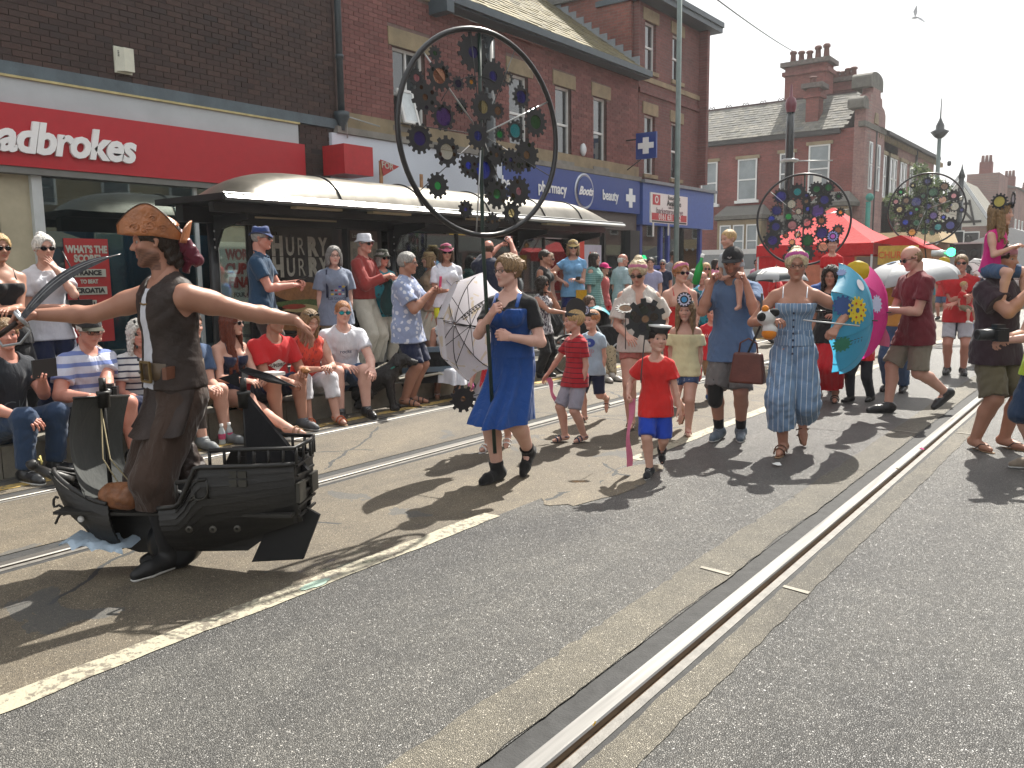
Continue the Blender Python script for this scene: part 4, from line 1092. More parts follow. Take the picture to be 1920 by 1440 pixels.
def sash(parent,x,y0,y1,z0,z1,off,axis='x',split=.5,mull=0,mat=None,frame=None,fw=.05,openw=None):
    """window set at depth x; axis x = facing +x, 'y' = facing -y. off = parent location"""
    frame = frame or M_FRAME; ox,oy,oz = off
    m = MB()
    def bx(a0,a1,b0,b1,d0,d1,mm):
        if axis == 'x': mm.box(x + d0 - ox,x + d1 - ox,a0 - oy,a1 - oy,b0 - oz,b1 - oz)
        else: mm.box(a0 - ox,a1 - ox,x - d1 - oy,x - d0 - oy,b0 - oz,b1 - oz)
    bx(y0,y0 + fw,z0,z1,0,.05,m); bx(y1 - fw,y1,z0,z1,0,.05,m); bx(y0 + fw,y1 - fw,z0,z0 + fw,0,.052,m); bx(y0 + fw,y1 - fw,z1 - fw,z1,0,.052,m)
    zs = [z0 + fw,z1 - fw]
    if split: zz = z0 + (z1 - z0) * split; bx(y0 + fw,y1 - fw,zz - fw / 2,zz + fw / 2,0,.05,m); zs = [z0 + fw,zz - fw / 2,zz + fw / 2,z1 - fw]
    if mull:
        for k in range(1,mull + 1): yy = y0 + (y1 - y0) * k / (mull + 1); bx(yy - fw * .4,yy + fw * .4,z0 + fw,z1 - fw,0,.048,m)
    w = m.build('window',frame,parent)
    ys = [y0 + fw] + [y0 + (y1 - y0) * k / (mull + 1) for k in range(1,mull + 1)] + [y1 - fw]
    for i in range(0,len(zs),2):
        for j in range(len(ys) - 1):
            m = MB(); bx(ys[j],ys[j + 1],zs[i],zs[i + 1],.008,.016,m); m.build('pane',mat or M_PANE,w)
    return w

# --- building 1: dark brick over a betting shop
B1 = empty('betting_shop_building',(WX,4,0),'dark brown brick building with a red and white betting shop fascia behind the pirate','building')
OB = B1.location
def bb(x0,x1,y0,y1,z0,z1,name,mat,par=B1):
    m = MB(); l = par.location; m.box(x0 - l[0],x1 - l[0],y0 - l[1],y1 - l[1],z0 - l[2],z1 - l[2]); return m.build(name,mat,par)
M_DBR = brick_mat('dark_brick',[(.040,.024,.021),(.062,.035,.029),(.046,.029,.026),(.074,.043,.035),(.034,.023,.022)])
M_MOR = paint('dark_mortar',(.055,.045,.040),.95,.2)
M_MORR = paint('red_wall_mortar',(.15,.10,.09),.95,.2)
bb(WX - 9,WX,-9,9.66,4.04,8.2,'wall',M_MOR)
bricks(B1,WX,1.0,9.66,4.045,7.5,[],M_DBR,M_MOR,300,seed=1)
bb(WX - .2,WX + .05,-9,9.66,3.89,4.04,'lintel_beam',paint('blue_grey_paint',(.085,.115,.135),.6,.2,.3,4))
bb(WX - .1,WX + .06,-9,8.88,3.862,3.889,'trim_strip',paint('yellowed_strip',(.45,.38,.18),.5,.2))
bb(WX - .2,WX + .03,-9,8.86,3.56,3.861,'white_panel',paint('white_board',(.42,.45,.47),.5,.07,scale=2.5))
bb(WX - .2,WX + .12,-9,8.90,2.84,3.55,'fascia',paint('red_fascia',(.42,.015,.025),.35,.05))
bb(WX - .2,WX + .10,-9,8.90,2.76,2.838,'fascia_underside',paint('grey_soffit',(.16,.16,.15),.6))
sc = 'Ladbrokes'
tx = place_text('sign_letter',sc,.50,(WX + .145,5.12,3.16),(0,1,0),(0,0,1),paint('sign_white',(.80,.80,.80),.35,.04),B1,depth=.02,bold=.018,shear=.22,spacing=.95,xs=.93,align='CENTER')
for v_ in tx.data.vertices: v_.co -= OB
tx['kind'] = 'stuff'
bb(WX - .04,WX + .0,8.88,9.66,2.0,3.885,'brick_pier',M_MOR)
bricks(B1,WX,8.90,9.66,.3,3.88,[],M_DBR,M_MOR,0,seed=8)
# shop front
M_CREAM = paint('cream_tile',(.42,.38,.27),.35,.15,.1,3); M_ALU = paint('shop_frame_white',(.50,.53,.53),.35,.06)
bb(WX - .30,WX - .05,4.44,4.80,.27,2.758,'cream_pier',M_CREAM)
bb(WX - .08,WX + .02,4.80,4.92,.27,2.758,'window_post',M_ALU)
bb(WX - .08,WX + .0,4.30,4.40,.27,2.758,'door_frame',M_ALU); bb(WX - .08,WX,3.35,4.30,1.95,2.02,'door_rail',M_ALU); bb(WX - .08,WX,3.35,4.30,.27,.37,'door_rail',M_ALU)
bb(WX - .08,WX + .0,3.25,3.35,.27,2.758,'door_frame',M_ALU)
SG = glass('shop_glass',(.66,.78,.80),.015,.12)
def gpane(par,x,y0,y1,z0,z1,name='shop_pane',mat=None):
    return bb(x - .006,x + .006,y0,y1,z0,z1,name,mat or SG,par)
gpane(B1,WX - .04,3.36,4.29,.38,1.94); gpane(B1,WX - .04,3.36,4.29,2.03,2.75)
for a,b in ((4.93,6.98),(7.04,8.86)): gpane(B1,WX - .04,a,b,.30,2.75)
bb(WX - .07,WX,6.985,7.035,.27,2.758,'mullion',M_ALU); bb(WX - .07,WX,4.925,8.86,.27,.298,'sill',M_ALU)
# interior
M_ROOM = paint('shop_interior',(.05,.085,.11),.8,.3,scale=1.2); M_ROOMB = paint('shop_interior_blue',(.05,.17,.28),.7,.2,scale=2)
bb(WX - 3.2,WX - 3.1,-5,9.6,.1,2.9,'back_wall',M_ROOM); bb(WX - 3.1,WX - .3,-5,9.6,2.78,2.9,'shop_ceiling',paint('shop_ceiling',(.28,.31,.31),.8)); bb(WX - 3.1,WX - .1,-5,9.6,.1,.26,'shop_floor',paint('shop_floor',(.05,.06,.07),.5)); bb(WX - 3.2,WX - .3,9.5,9.6,.1,2.78,'side_wall',M_ROOM)
for yy in (5.3,6.6,7.8): bb(WX - 1.6,WX - 1.3,yy,yy + .35,2.765,2.779,'ceiling_light',M_ALU)
bb(WX - .40,WX - .37,4.95,8.84,.30,2.12,'window_board',M_ROOMB)
def poster(par,x,y0,y1,z0,z1,mat,lines,name='poster',th=.012):
    """lines: (text, size, z, mat[, xs])"""
    p = bb(x,x + th,y0,y1,z0,z1,name,mat,par); l = par.location
    for ln in lines:
        t_ = place_text('lettering',ln[0],ln[1],(x + th + .004 - l[0],(y0 + y1) / 2 + (ln[5] if len(ln) > 5 else 0) - l[1],ln[2] - l[2]),(0,1,0),(0,0,1),ln[3],None,depth=.002,bold=.006 * (ln[1] / .12),xs=(ln[4] if len(ln) > 4 else .8)); t_.parent = p; t_['kind'] = 'stuff'
    return p
PR = paint('poster_red',(.36,.030,.030),.5,.05); PG = paint('poster_cream',(.42,.42,.36),.6,.05); PD = paint('poster_ink',(.03,.03,.03),.5)
po = poster(B1,WX - .030,5.14,5.70,.70,2.02,PR,[("WHAT'S THE",.125,1.88,PG,.72),('SCORE?',.125,1.765,PG,.8),('TO BEAT',.07,1.475,PG)])
for zz,tt in ((1.585,'FRANCE'),(1.36,'CROATIA')):
    bb(WX - .0175,WX - .005,5.20,5.64,zz - .05,zz + .05,'name_strip',PG,B1)
    t_ = place_text('lettering',tt,.085,(-.001,5.42 - 4,zz),(0,1,0),(0,0,1),PD,None,depth=.002,bold=.004); t_.parent = B1; t_['kind'] = 'stuff'
bb(WX - .0175,WX - .005,5.35,5.49,1.13,1.24,'score_card',PG,B1)
t_ = place_text('lettering','2-1',.085,(-.001,5.42 - 4,1.185),(0,1,0),(0,0,1),PD,None,depth=.002,bold=.004); t_.parent = B1; t_['kind'] = 'stuff'
PW = paint('poster_white',(.55,.54,.50),.6,.05)
poster(B1,WX - .030,7.32,8.15,.8,2.02,PW,[('WORLD',.21,1.83,PR,.72),('CUP',.21,1.62,PR,.9,-.12),('FINAL',.21,1.42,PR,.8,-.03),('FOUR, 4PM',.09,1.24,PD)])
# alarm box
ab = MB(); ab.box(0,.02,-.115,.115,0,.33); A1 = ab.build('alarm_box',paint('alarm_cream',(.60,.60,.50),.4,.08),None,(WX + .012,6.06,4.14)); tag(A1,'cream burglar alarm box high on the dark brick wall','alarm box')
m = MB(); m.prism([(.022,-.10,.02),(.11,-.03,.02),(.11,.10,.02),(.022,.10,.02)],(0,0,.29)); hb = m.build('housing',MATS['alarm_cream'],A1)
m = MB()
for i in range(4): m.box(.024,.028,-.09,-.03,.20 + i * .02,.208 + i * .02)
m.v = [(a + .035,b,c) for a,b,c in m.v]; m.build('vent_slot',PD,hb)
# drainpipe
M_IRON = paint('blue_iron',(.035,.050,.060),.45,.2); M_BLK = BLK()
m = MB(); m.tube([(0,0,4.1),(0,0,8.2)],.055,10); dp = m.build('drainpipe',M_IRON,None,(WX + .09,9.72,0)); tag(dp,'dark blue cast iron drainpipe between the brown and red brick walls','drainpipe')
m = MB(); m.lathe([(.05,3.86),(.06,3.95),(.13,4.08),(.13,4.16),(0,4.16)],12); m.build('hopper',M_IRON,dp); m = MB(); m.lathe([(.055,5.0),(.07,5.0),(.07,5.06),(.055,5.06)],12); m.build('collar',M_IRON,dp)

# --- building 2: red brick with the pharmacy
B2 = empty('pharmacy_building',(WX,14,0),'red brick building with stone lintels over a white board and a blue pharmacy fascia','building')
M_RBR = brick_mat('red_brick',[(.145,.055,.050),(.19,.075,.066),(.16,.064,.058),(.22,.092,.080),(.12,.048,.044)],.22)
M_STONE = paint('sandstone',(.25,.20,.125),.9,.22,.5,3,fine=26); M_STG = paint('grey_stone',(.20,.19,.17),.9,.25,.5,3,fine=30)
wins = [(11.02,11.86,4.12,5.48),(14.42,15.10,4.06,5.62),(16.13,16.80,4.02,5.65),(17.77,18.40,4.02,5.66)]
bb(WX - 8,WX - .16,9.70,20.0,3.80,6.38,'wall_core',M_MORR,B2)
z_top = 6.36
# mortar skin with openings
def skin_wall(par,x,y0,y1,z0,z1,holes,mat,th=.16,name='wall'):
    ys = sorted({y0,y1,*[h[0] for h in holes],*[h[1] for h in holes]}); m = MB(); l = par.location
    for a,b in zip(ys[:-1],ys[1:]):
        hh = sorted([(h[2],h[3]) for h in holes if h[0] <= a + 1e-6 and h[1] >= b - 1e-6]); z = z0
        for p,q in hh:
            if p > z: m.box(x - th - l[0],x - l[0],a - l[1],b - l[1],z - l[2],p - l[2])
            z = q
        if z1 > z: m.box(x - th - l[0],x - l[0],a - l[1],b - l[1],z - l[2],z1 - l[2])
    return m.build(name,mat,par)
skin_wall(B2,WX,9.70,20.0,3.80,z_top,wins,M_MORR)
lint = [(a - .10,b + .16,d,d + .32) for a,b,c,d in wins]
bricks(B2,WX,9.80,19.98,4.20,z_top,wins + lint + [(10.75,12.2,3.9,4.12)],M_RBR,M_MOR,300,seed=2)
for a,b,c,d in wins:
    bb(WX - .10,WX + .03,a - .10,b + .16,d + .002,d + .30,'stone_lintel',M_STONE,B2)
    bb(WX - .12,WX + .05,a - .06,b + .06,c - .09,c - .002,'window_sill',M_STG,B2)
for i,(a,b,c,d) in enumerate(wins): sash(B2,WX - .13,a + .005,b - .005,c,d,B2.location,mull=1 if i == 0 else 0,split=.42 if i == 0 else .5)
# open casement of the first window
m = MB(); f = 1
ow = empty('open_casement',(0,0,0),None,None); ow.parent = B2; ow.location = (0,11.05 - 14,4.10)
for (a0,a1,c0,c1) in ((0,.40,0,.05),(0,.40,.58,.63),(0,.05,.05,.58),(.35,.40,.05,.58)): m.box(-.02,.02,a0,a1,c0,c1)
cm = m.build('casement_frame',M_FRAME,ow); m = MB(); m.box(-.004,.004,.05,.35,.05,.58); m.build('pane',paint('bright_pane',(.55,.6,.62),.1),ow)
ow.rotation_euler = (0,math.radians(-16),0); ow.location = (.18,11.10 - 14,4.16)
bb(WX - .12,WX + .04,9.80,20.0,3.93,4.19,'stone_band',M_STONE,B2)
bb(WX - .12,WX + .12,9.60,20.02,3.82,3.928,'cornice',M_STG,B2)
bb(WX - .1,WX + .08,9.50,14.05,2.75,3.815,'white_board',paint('blank_sign_board',(.55,.60,.68),.4,.05,scale=1.5),B2)
bb(WX - .1,WX + .10,14.06,19.95,2.98,3.815,'blue_fascia',paint('pharmacy_blue',(.015,.045,.23),.35,.05),B2)
SW = paint('sign_white',(.8,.8,.8),.35)
def stext(par,x,txt,size,y,z,mat=SW,**kw):
    l = par.location; o = place_text('lettering',txt,size,(x - l[0],y - l[1],z - l[2]),(0,1,0),(0,0,1),mat,par,depth=.006,**kw); o['kind'] = 'stuff'; return o
stext(B2,WX + .112,'health',.34,14.35,3.36,bold=.006,xs=.85); stext(B2,WX + .112,'pharmacy',.34,15.86,3.36,bold=.006,xs=.85); stext(B2,WX + .112,'beauty',.34,18.42,3.35,bold=.006,xs=.85)
m = MB(); m.lathe([(0,0),(.30,0),(.36,.012),(.39,.03),(.42,.012),(.42,0)],32,(WX + .10 - WX,17.2 - 14,3.38),(1,0,0)); ro = m.build('round_logo',paint('logo_silver',(.45,.48,.55),.3,metal=.5),B2)
m = MB(); m.lathe([(0,.034),(.35,.034)],32,(.10,3.2,3.38),(1,0,0)); m.build('logo_disc',MATS['pharmacy_blue'],ro)
lt = stext(B2,WX + .145,'Boots',.27,17.2,3.38,bold=.008,shear=.5,xs=.95)
def cross(par,x,y,z,r,mat):
    l = par.location; m = MB(); m.box(x - l[0],x + .012 - l[0],y - r * .36 - l[1],y + r * .36 - l[1],z - r - l[2],z + r - l[2]); m.box(x - l[0],x + .011 - l[0],y - r - l[1],y + r - l[1],z - r * .36 - l[2],z + r * .36 - l[2]); return m.build('cross',mat,par)
cross(B2,WX + .102,19.45,3.36,.24,SW)
# ground floor glazing
M_RED_P = paint('red_panel',(.40,.015,.02),.4)
rb = bb(WX + .02,WX + .55,9.25,9.33,3.08,3.56,'sign_box',M_RED_P,B2)
m = MB(); m.box(0,.50,0,.62,0,.46); rs_ = m.build('red_sign_box',M_RED_P,None,(WX + .13,9.25,3.10)); tag(rs_,'plain red projecting sign box at the end of the betting shop fascia','sign'); bpy.data.objects.remove(rb)
bb(WX - .3,WX - .1,9.66,9.85,.27,2.75,'pier',M_MOR,B2)
bb(WX - .12,WX - .02,9.85,14.05,2.66,2.748,'transom',M_BLK,B2); bb(WX - .12,WX - .02,14.05,20,2.55,2.978,'transom',paint('grey_box',(.12,.11,.10),.6),B2)
for y in (9.87,11.3,12.35,13.9,15.4,16.9,18.3): bb(WX - .12,WX + .0,y,y + .09,.27,2.66 if y < 14 else 2.549,'mullion',M_BLK,B2)
bb(WX - .12,WX + .08,19.5,20.0,.27,2.549,'end_pier',paint('black_pier',(.02,.02,.022),.5),B2)
for a,b in ((9.97,11.29),(11.4,12.34),(12.45,13.89),(14.0,15.39),(15.5,16.89),(17.0,18.29),(18.4,19.49)): gpane(B2,WX - .07,a,b,.3,2.54)
bb(WX - 3.2,WX - 3.1,9.7,23.4,.1,2.9,'back_wall',paint('shop_interior_grey',(.10,.13,.13),.8,.3,scale=1),B2); bb(WX - 3.1,WX - .2,9.7,23.4,.1,.26,'shop_floor',MATS['shop_floor'],B2); bb(WX - 3.1,WX - .2,9.7,20,2.70,2.8,'shop_ceiling',MATS['shop_ceiling'],B2)
PY_ = paint('poster_yellow',(.55,.36,.03),.5,.1); PP = paint('poster_pink',(.50,.16,.12),.5,.2); PT = paint('poster_teal',(.22,.42,.42),.5,.1)
poster(B2,WX - .03,12.42,13.55,.9,2.36,PY_,[('SUNNY',.14,1.75,paint('ink_brown',(.2,.06,.02),.5))])
poster(B2,WX - .03,11.42,11.95,.9,1.98,PT,[('TO LET',.14,1.90,paint('ink_teal',(.05,.15,.16),.5))])
poster(B2,WX - .03,14.1,15.2,.8,2.05,PP,[('3 for 4',.24,1.75,PG)])
poster(B2,WX - .03,15.6,16.4,.5,2.3,paint('poster_pale',(.35,.28,.28),.5,.2),[]); poster(B2,WX - .03,17.4,18.2,.5,2.15,paint('poster_lilac',(.42,.42,.50),.5,.1),[('SALE',.20,1.9,PP)]); poster(B2,WX - .03,17.05,17.4,.5,2.3,paint('poster_scarlet',(.55,.05,.03),.5),[])
# roof and gutter
M_GUT = paint('gutter_blue',(.045,.065,.08),.45,.15)
m = MB(); m.box(.02,.34,12.2 - 14,20.0 - 14,6.37,6.40); m.box(.30,.42,12.2 - 14,6.0,6.40,6.54); m.box(.02,.30,12.2 - 14,6.0,6.40,6.43); m.build('gutter',M_GUT,B2)
bb(WX - .02,WX + .45,12.0,12.2,6.20,6.80,'gutter_end',M_GUT,B2)
def slates(par,p0,u,v,nu,nv,wu,wv,mat,name='roof_slates',th=.012):
    """rows of overlapping slates; p0 lower corner, u along eave, v up the slope (world vectors, unit)"""
    l = Vector(par.location); p0 = Vector(p0) - l; u = Vector(u); v = Vector(v); n = u.cross(v).normalized()
    if n.z < 0: n = -n
    V_ = []; F_ = []; rn = []
    for j in range(nv):
        for i in range(nu):
            o = p0 + u * (i + (.5 if j % 2 else 0)) * wu + v * j * wv; a = o + u * .004; b = o + u * (wu - .004); h = random.uniform(.010,.026)
            k = len(V_); V_ += [a + n * h,b + n * h,b + v * wv * 1.3 + n * .002,a + v * wv * 1.3 + n * .002,a,b]; F_ += [(k,k + 1,k + 2,k + 3),(k + 4,k + 5,k + 1,k)]; rn += [random.random()] * 2
    me = bpy.data.meshes.new(name); me.from_pydata([tuple(q) for q in V_],[],F_); a_ = me.attributes.new('rnd','FLOAT','FACE'); a_.data.foreach_set('value',rn); me.update()
    o = link(name,me,mat,par); o['kind'] = 'stuff'; return o
M_SLATE = brick_mat('slate',[(.10,.10,.085),(.16,.155,.13),(.13,.13,.12),(.20,.19,.155),(.12,.125,.12)],.3)
M_SLATEY = brick_mat('yellowish_slate',[(.17,.15,.075),(.22,.19,.10),(.15,.14,.09),(.26,.22,.12)],.3)  # slate in yellower tones, for the pharmacy roof
sl = Vector((-.80,0,.60)); slates(B2,(WX + .28,12.2,6.56),(0,1,0),sl,31,9,.25,.20,M_SLATEY)
slates(B2,(WX + .28 - 9 * .20 * .8,12.2,6.56 + 1.8 * .6),(0,1,0),sl,31,10,.25,.20,M_SLATEY)
m = MB(); c0 = Vector((.26,12.2 - 14,6.53)); m.prism([c0,c0 + sl * 3.9,c0 + sl * 3.9 - Vector((0,0,.1)),c0 - Vector((.0,0,.10))],(0,7.8,0)); m.build('roof_deck',M_MOR,B2)
# brick front above the first window (rises past the eave)
bb(WX - .16,WX - .002,9.70,12.1,z_top,7.8,'upper_wall',M_MORR,B2)
bricks(B2,WX,9.80,12.1,z_top + .04,7.6,[(11.0,11.9,6.5,7.6),(10.9,12.0,6.40,6.5)],M_RBR,M_MOR,0,seed=4)
sash(B2,WX + .012,11.02,11.88,6.52,7.6,B2.location,mull=1); bb(WX - .05,WX + .06,10.92,11.98,6.42,6.515,'window_sill',M_STONE,B2)
m = MB(); m.box(0,.42,0,.05,0,.64); 
# hanging cross sign
hs = m.build('hanging_pharmacy_sign',MATS['pharmacy_blue'],None,(WX + .30,19.35,4.30)); tag(hs,'blue projecting sign with a white cross above the pharmacy','sign')
m = MB(); m.box(.15,.27,-.012,-.001,.12,.52); m.box(.05,.37,-.013,-.001,.25,.39); m.build('cross',SW,hs); m = MB(); m.tube([(-.28,.025,.5),(0,.025,.5)],.02,6); m.tube([(-.28,.025,-.3),(.1,.025,.0)],.012,6); m.build('bracket',M_BLK,hs)
hs.scale = (1.35,1.35,1.0)
m = MB(); m.lathe([(.0,0),(.09,0),(.10,.05),(.06,.09),(0,.09)],12,(0,0,0),(1,0,0)); ax = m.build('alarm_box',paint('alarm_white',(.6,.63,.66),.4),None,(WX + .012,17.25,4.35)); ax.scale = (1,1,1.5); tag(ax,'small white alarm box on red brick between two sash windows','alarm box')
# broken FOR board
fb = MB(); fb.box(0,.03,-.03,.03,2.6,3.42); FB = fb.build('board_post',paint('raw_timber',(.35,.19,.09),.8,.3),None,(WX + .30,10.35,0)); tag(FB,'remains of a red FOR sale board on a timber batten','estate board')
m = MB(); m.prism([(.032,-.03,3.44),(.032,.42,3.36),(.032,.03,3.17)],(.012,0,0)); fb2 = m.build('board',PR,FB)
t_ = place_text('lettering','FOR',.15,(.047,.13,3.345),(0,1,-.08),(0,0,1),PG,None,depth=.002,bold=.003); t_.parent = fb2; t_['kind'] = 'stuff'
m = MB(); m.box(0,.03,-.03,.03,2.5,3.28); f2 = m.build('timber_batten',MATS['raw_timber'],None,(WX + .30,11.35,0)); tag(f2,'bare upright timber batten in front of the blank white board','batten')
m = MB(); m.tube([(0,0,0),(0,.0,.35),(0,.75,.28)],.012,6); cb = m.build('cable_bracket',paint('galv',(.4,.42,.42),.4,metal=.6),None,(WX + .12,9.80,3.75)); tag(cb,'thin galvanised bracket under the drainpipe hopper','bracket')

# --- building 3: tall three storey block
B3 = empty('corner_shop_building',(WX,22,0),'tall three storey red brick block with an empty blue fronted shop','building')
M_FB = flat_brick_mat('red_brick_flat',(.135,.055,.050),(.18,.072,.064),(.13,.10,.09)); M_FBX = flat_brick_mat('red_brick_side',(.16,.055,.045),(.22,.075,.058),(.15,.11,.09),axis='X')
w3 = []
for y0,y1 in ((20.36,20.98),(21.95,22.55)): w3 += [(y0,y1,6.72,7.95),(y0,y1,4.06,5.60)]
skin_wall(B3,WX,20.02,23.85,3.9,8.35,w3,M_FB,name='wall'); bb(WX - 9,WX - .17,20.02,23.85,2.9,8.3,'wall_core',M_FBX,B3)
for a,b,c,d in w3:
    sash(B3,WX - .14,a,b,c,d,B3.location); bb(WX - .10,WX + .03,a - .12,b + .12,d + .002,d + .30,'stone_lintel',M_STONE,B3); bb(WX - .10,WX + .06,a - .08,b + .08,c - .10,c - .002,'window_sill',M_STONE,B3)
bb(WX - .05,WX + .05,20.02,23.86,6.10,6.22,'brick_band',M_FB,B3); bb(WX - .05,WX + .035,20.02,23.86,6.42,6.55,'stone_band',M_STONE,B3)
bb(WX - 1.2,WX + .45,19.85,24.3,8.36,8.50,'eave',M_GUT,B3); bb(WX + .30,WX + .50,19.85,24.3,8.50,8.64,'gutter',M_GUT,B3)
m = MB(); m.prism([(.4,-2.2,8.66),(-3.5,-2.2,10.4),(-7.5,-2.2,8.66)],(0,4.4,0)); m.build('roof',M_SLATE,B3)
bb(WX - 4,WX - .17,19.90,20.015,6.4,9.6,'flank_wall',M_FBX,B3); bb(WX - .10,WX + .25,23.70,23.86,4.0,8.35,'pilaster',M_FB,B3)
for i in range(17): bb(WX + .1 - i * .24 - .24,WX + .1 - i * .24,19.87,19.898,6.62 + i * .18,6.95 + i * .18,'step_flashing',paint('lead',(.20,.22,.24),.6),B3)
bb(WX - .1,WX + .14,20.05,24.6,2.72,3.80,'blue_fascia',paint('shop_blue',(.05,.10,.34),.45,.08),B3); bb(WX - .1,WX + .22,20.0,24.7,3.802,3.88,'fascia_cap',paint('lead',(.2,.22,.24),.6),B3)
M_SB = paint('shopfront_blue',(.03,.05,.26),.4)
for y in (20.1,21.3,21.75,23.9): bb(WX - .08,WX + .04,y,y + .12,.27,2.718,'blue_post',M_SB,B3)
for a,b in ((20.23,21.29),(21.43,21.74),(21.88,23.89)): gpane(B3,WX - .02,a,b,.5,2.71)
bb(WX - .08,WX + .03,20.23,23.89,.27,.498,'stall_riser',M_SB,B3); bb(WX - .06,WX + .03,20.23,21.29,1.55,1.65,'door_rail',M_SB,B3)
bb(WX - 4.2,WX - 4.1,20,24.0,.1,2.9,'back_wall',paint('empty_shop_wall',(.35,.36,.33),.8,.1),B3); bb(WX - 4,WX - .2,20.1,24.0,2.72,2.8,'shop_ceiling',paint('empty_shop_ceiling',(.5,.48,.42),.8),B3); bb(WX - 4,WX - .2,23.99,24.05,.1,2.72,'side_wall',MATS['empty_shop_wall'],B3)
bb(WX - 1.3,WX - 1.2,22.3,22.4,.2,2.7,'interior_column',MATS['empty_shop_wall'],B3)
# to-let board on the lamp post
LP = (-8.45,17.49)
lp = MB(); lp.tube([(0,0,.2),(0,0,2.0),(0,0,9.5)],[.07,.06,.05],12); lo = lp.build('lamp_post',paint('post_green_grey',(.13,.17,.16),.5,.15),None,(LP[0],LP[1],0)); tag(lo,'plain grey green lamp post rising past the retail unit board','lamp post')
m = MB(); m.lathe([(.11,.2),(.11,1.1),(.07,1.15)],12); m.build('post_base',MATS['post_green_grey'],lo)
bd = empty('letting_board',(-9.6,18.4,2.66),'red and white letting board reading Retail Unit Available beside the grey lamp post','letting board')
BW = paint('board_white',(.68,.68,.66),.4,.03); BR = paint('board_red',(.42,.03,.04),.4)
m = MB(); m.box(0,.03,0,2.10,0,.70); m.build('board',BW,bd); bd.scale = (1,.97,1.02)
m = MB(); m.box(.031,.036,.06,2.04,.07,.23); m.build('red_strip',BR,bd); m = MB(); m.box(.031,.036,.10,.50,.42,.66); m.build('red_square',BR,bd)
m = MB(); m.box(.031,.034,.06,2.04,.015,.055); m.build('dark_strip',PD,bd)
for txt,sz,y,z,mt,kw in (('Retail Unit',.15,1.28,.62,PD,dict(xs=1.1)),('Available',.19,1.28,.49,PD,dict(bold=.004,xs=1.2)),('with A2 consent',.08,1.28,.385,PD,dict(xs=1.2)),('barkerproudlove',.20,1.05,.29,paint('ink_grey',(.2,.12,.14),.5),dict(xs=1.12)),('0161 631 2852',.20,1.05,.145,BW,dict(xs=1.05,bold=.003)),('O',.24,.30,.535,BW,dict(bold=.006))):
    t_ = place_text('lettering',txt,sz,(.039,y,z),(0,1,0),(0,0,1),mt,bd,depth=.002,**kw); t_['kind'] = 'stuff'
m = MB(); m.box(0,.03,.15,.19,-.32,0); m.box(0,.03,1.0,1.03,-.28,0); m.build('bracket_leg',BW,bd)
# black traction pole behind the shelter
q = onX(915,66,-9.95)
l2 = MB(); l2.tube([(0,0,.2),(0,0,q.z - .05)],[.13,.12],14); l2.lathe([(.12,q.z - .05),(.15,q.z - .04),(.15,q.z),(0,q.z + .02)],14); lo2 = l2.build('traction_pole',paint('pole_black',(.02,.025,.028),.25),None,(q.x,q.y,0)); tag(lo2,'thick black tram pole behind the shelter and the tallest gear wheel','pole')
# ------------------------------------------------------------------ tram shelter
SX0,SX1,SY0,SY1 = -8.22,-9.62,5.72,14.75
sh = empty('tram_shelter',(-9.3,10,.27),'long tram shelter with a curved bronze roof and black posts on the platform','shelter')
SL = Vector(sh.location)
def roof_mat():
    t = NT('shelter_roof'); v = t.coord(); n = t.noise(2.2,5,.65,v); n2 = t.noise(40,3,.6,v)
    c = t.ramp(n,[(.3,(.13,.12,.10)),(.7,(.22,.205,.175))]); c = t.mix(t.math('LESS_THAN',t.n('TexVoronoi',{'Vector': v,'Scale': 3.5}).outputs['Distance'],.035),c,(.45,.42,.34,1))
    t.p(col=c,rough=t.math('ADD',t.math('MULTIPLY',n,.2),.26),metal=.6,spec=.6); t.bump(n2,.08,.002); return t.m
M_ROOF = roof_mat(); M_SIL = paint('silver_edge',(.45,.46,.46),.3,.1,metal=.7); M_BLKM = paint('black_metal',(.014,.015,.017),.35,.2)
def rz(x,y):   # vault height over the flat rim
    e = 1.0
    for yy,s in ((SY0 + .35,1),(SY1 - .35,-1)):
        d = (y - yy) * s
        if d < 0: return None
        if d < 1.05: e = min(e,math.sqrt(max(0,1 - ((1.05 - d) / 1.05) ** 2)))
    t = (x - (SX1 + .12)) / ((SX0 - .16) - (SX1 + .12)); return .35 * e * max(0,4 * t * (1 - t)) ** .72
xs = [SX1 + .12 + (SX0 - .16 - SX1 - .12) * i / 16 for i in range(17)]
seams = [SY0 + .35,7.55,9.1,10.65,12.2,13.4,SY1 - .35]
ZR = 2.40
for a,b in zip(seams[:-1],seams[1:]):
    n = 14; vs = []
    for j in range(n + 1):
        y = a + .008 + (b - a - .016) * j / n
        for x in xs: vs.append((x - SL.x,y - SL.y,ZR + .07 + (rz(x,min(max(y,SY0 + .3501),SY1 - .3501)) or 0) - SL.z))
    fs = [(j * 17 + i,j * 17 + i + 1,(j + 1) * 17 + i + 1,(j + 1) * 17 + i) for j in range(n) for i in range(16)]
    mk('roof_panel',vs,fs,M_ROOF,sh,True)
for y in seams[1:-1]:
    m = MB(); m.tube([(x - SL.x,y - SL.y,ZR + .08 + rz(x,y) - SL.z) for x in xs],.012,6); m.build('roof_seam',M_BLKM,sh)
def sbox(name,x0,x1,y0,y1,z0,z1,mat,par=None):
    m = MB(); m.box(x0 - SL.x,x1 - SL.x,y0 - SL.y,y1 - SL.y,z0 - SL.z,z1 - SL.z); return m.build(name,mat,par or sh)
sbox('roof_rim',SX1,SX0 - .03,SY0,SY1,ZR - .02,ZR + .055,M_BLKM)
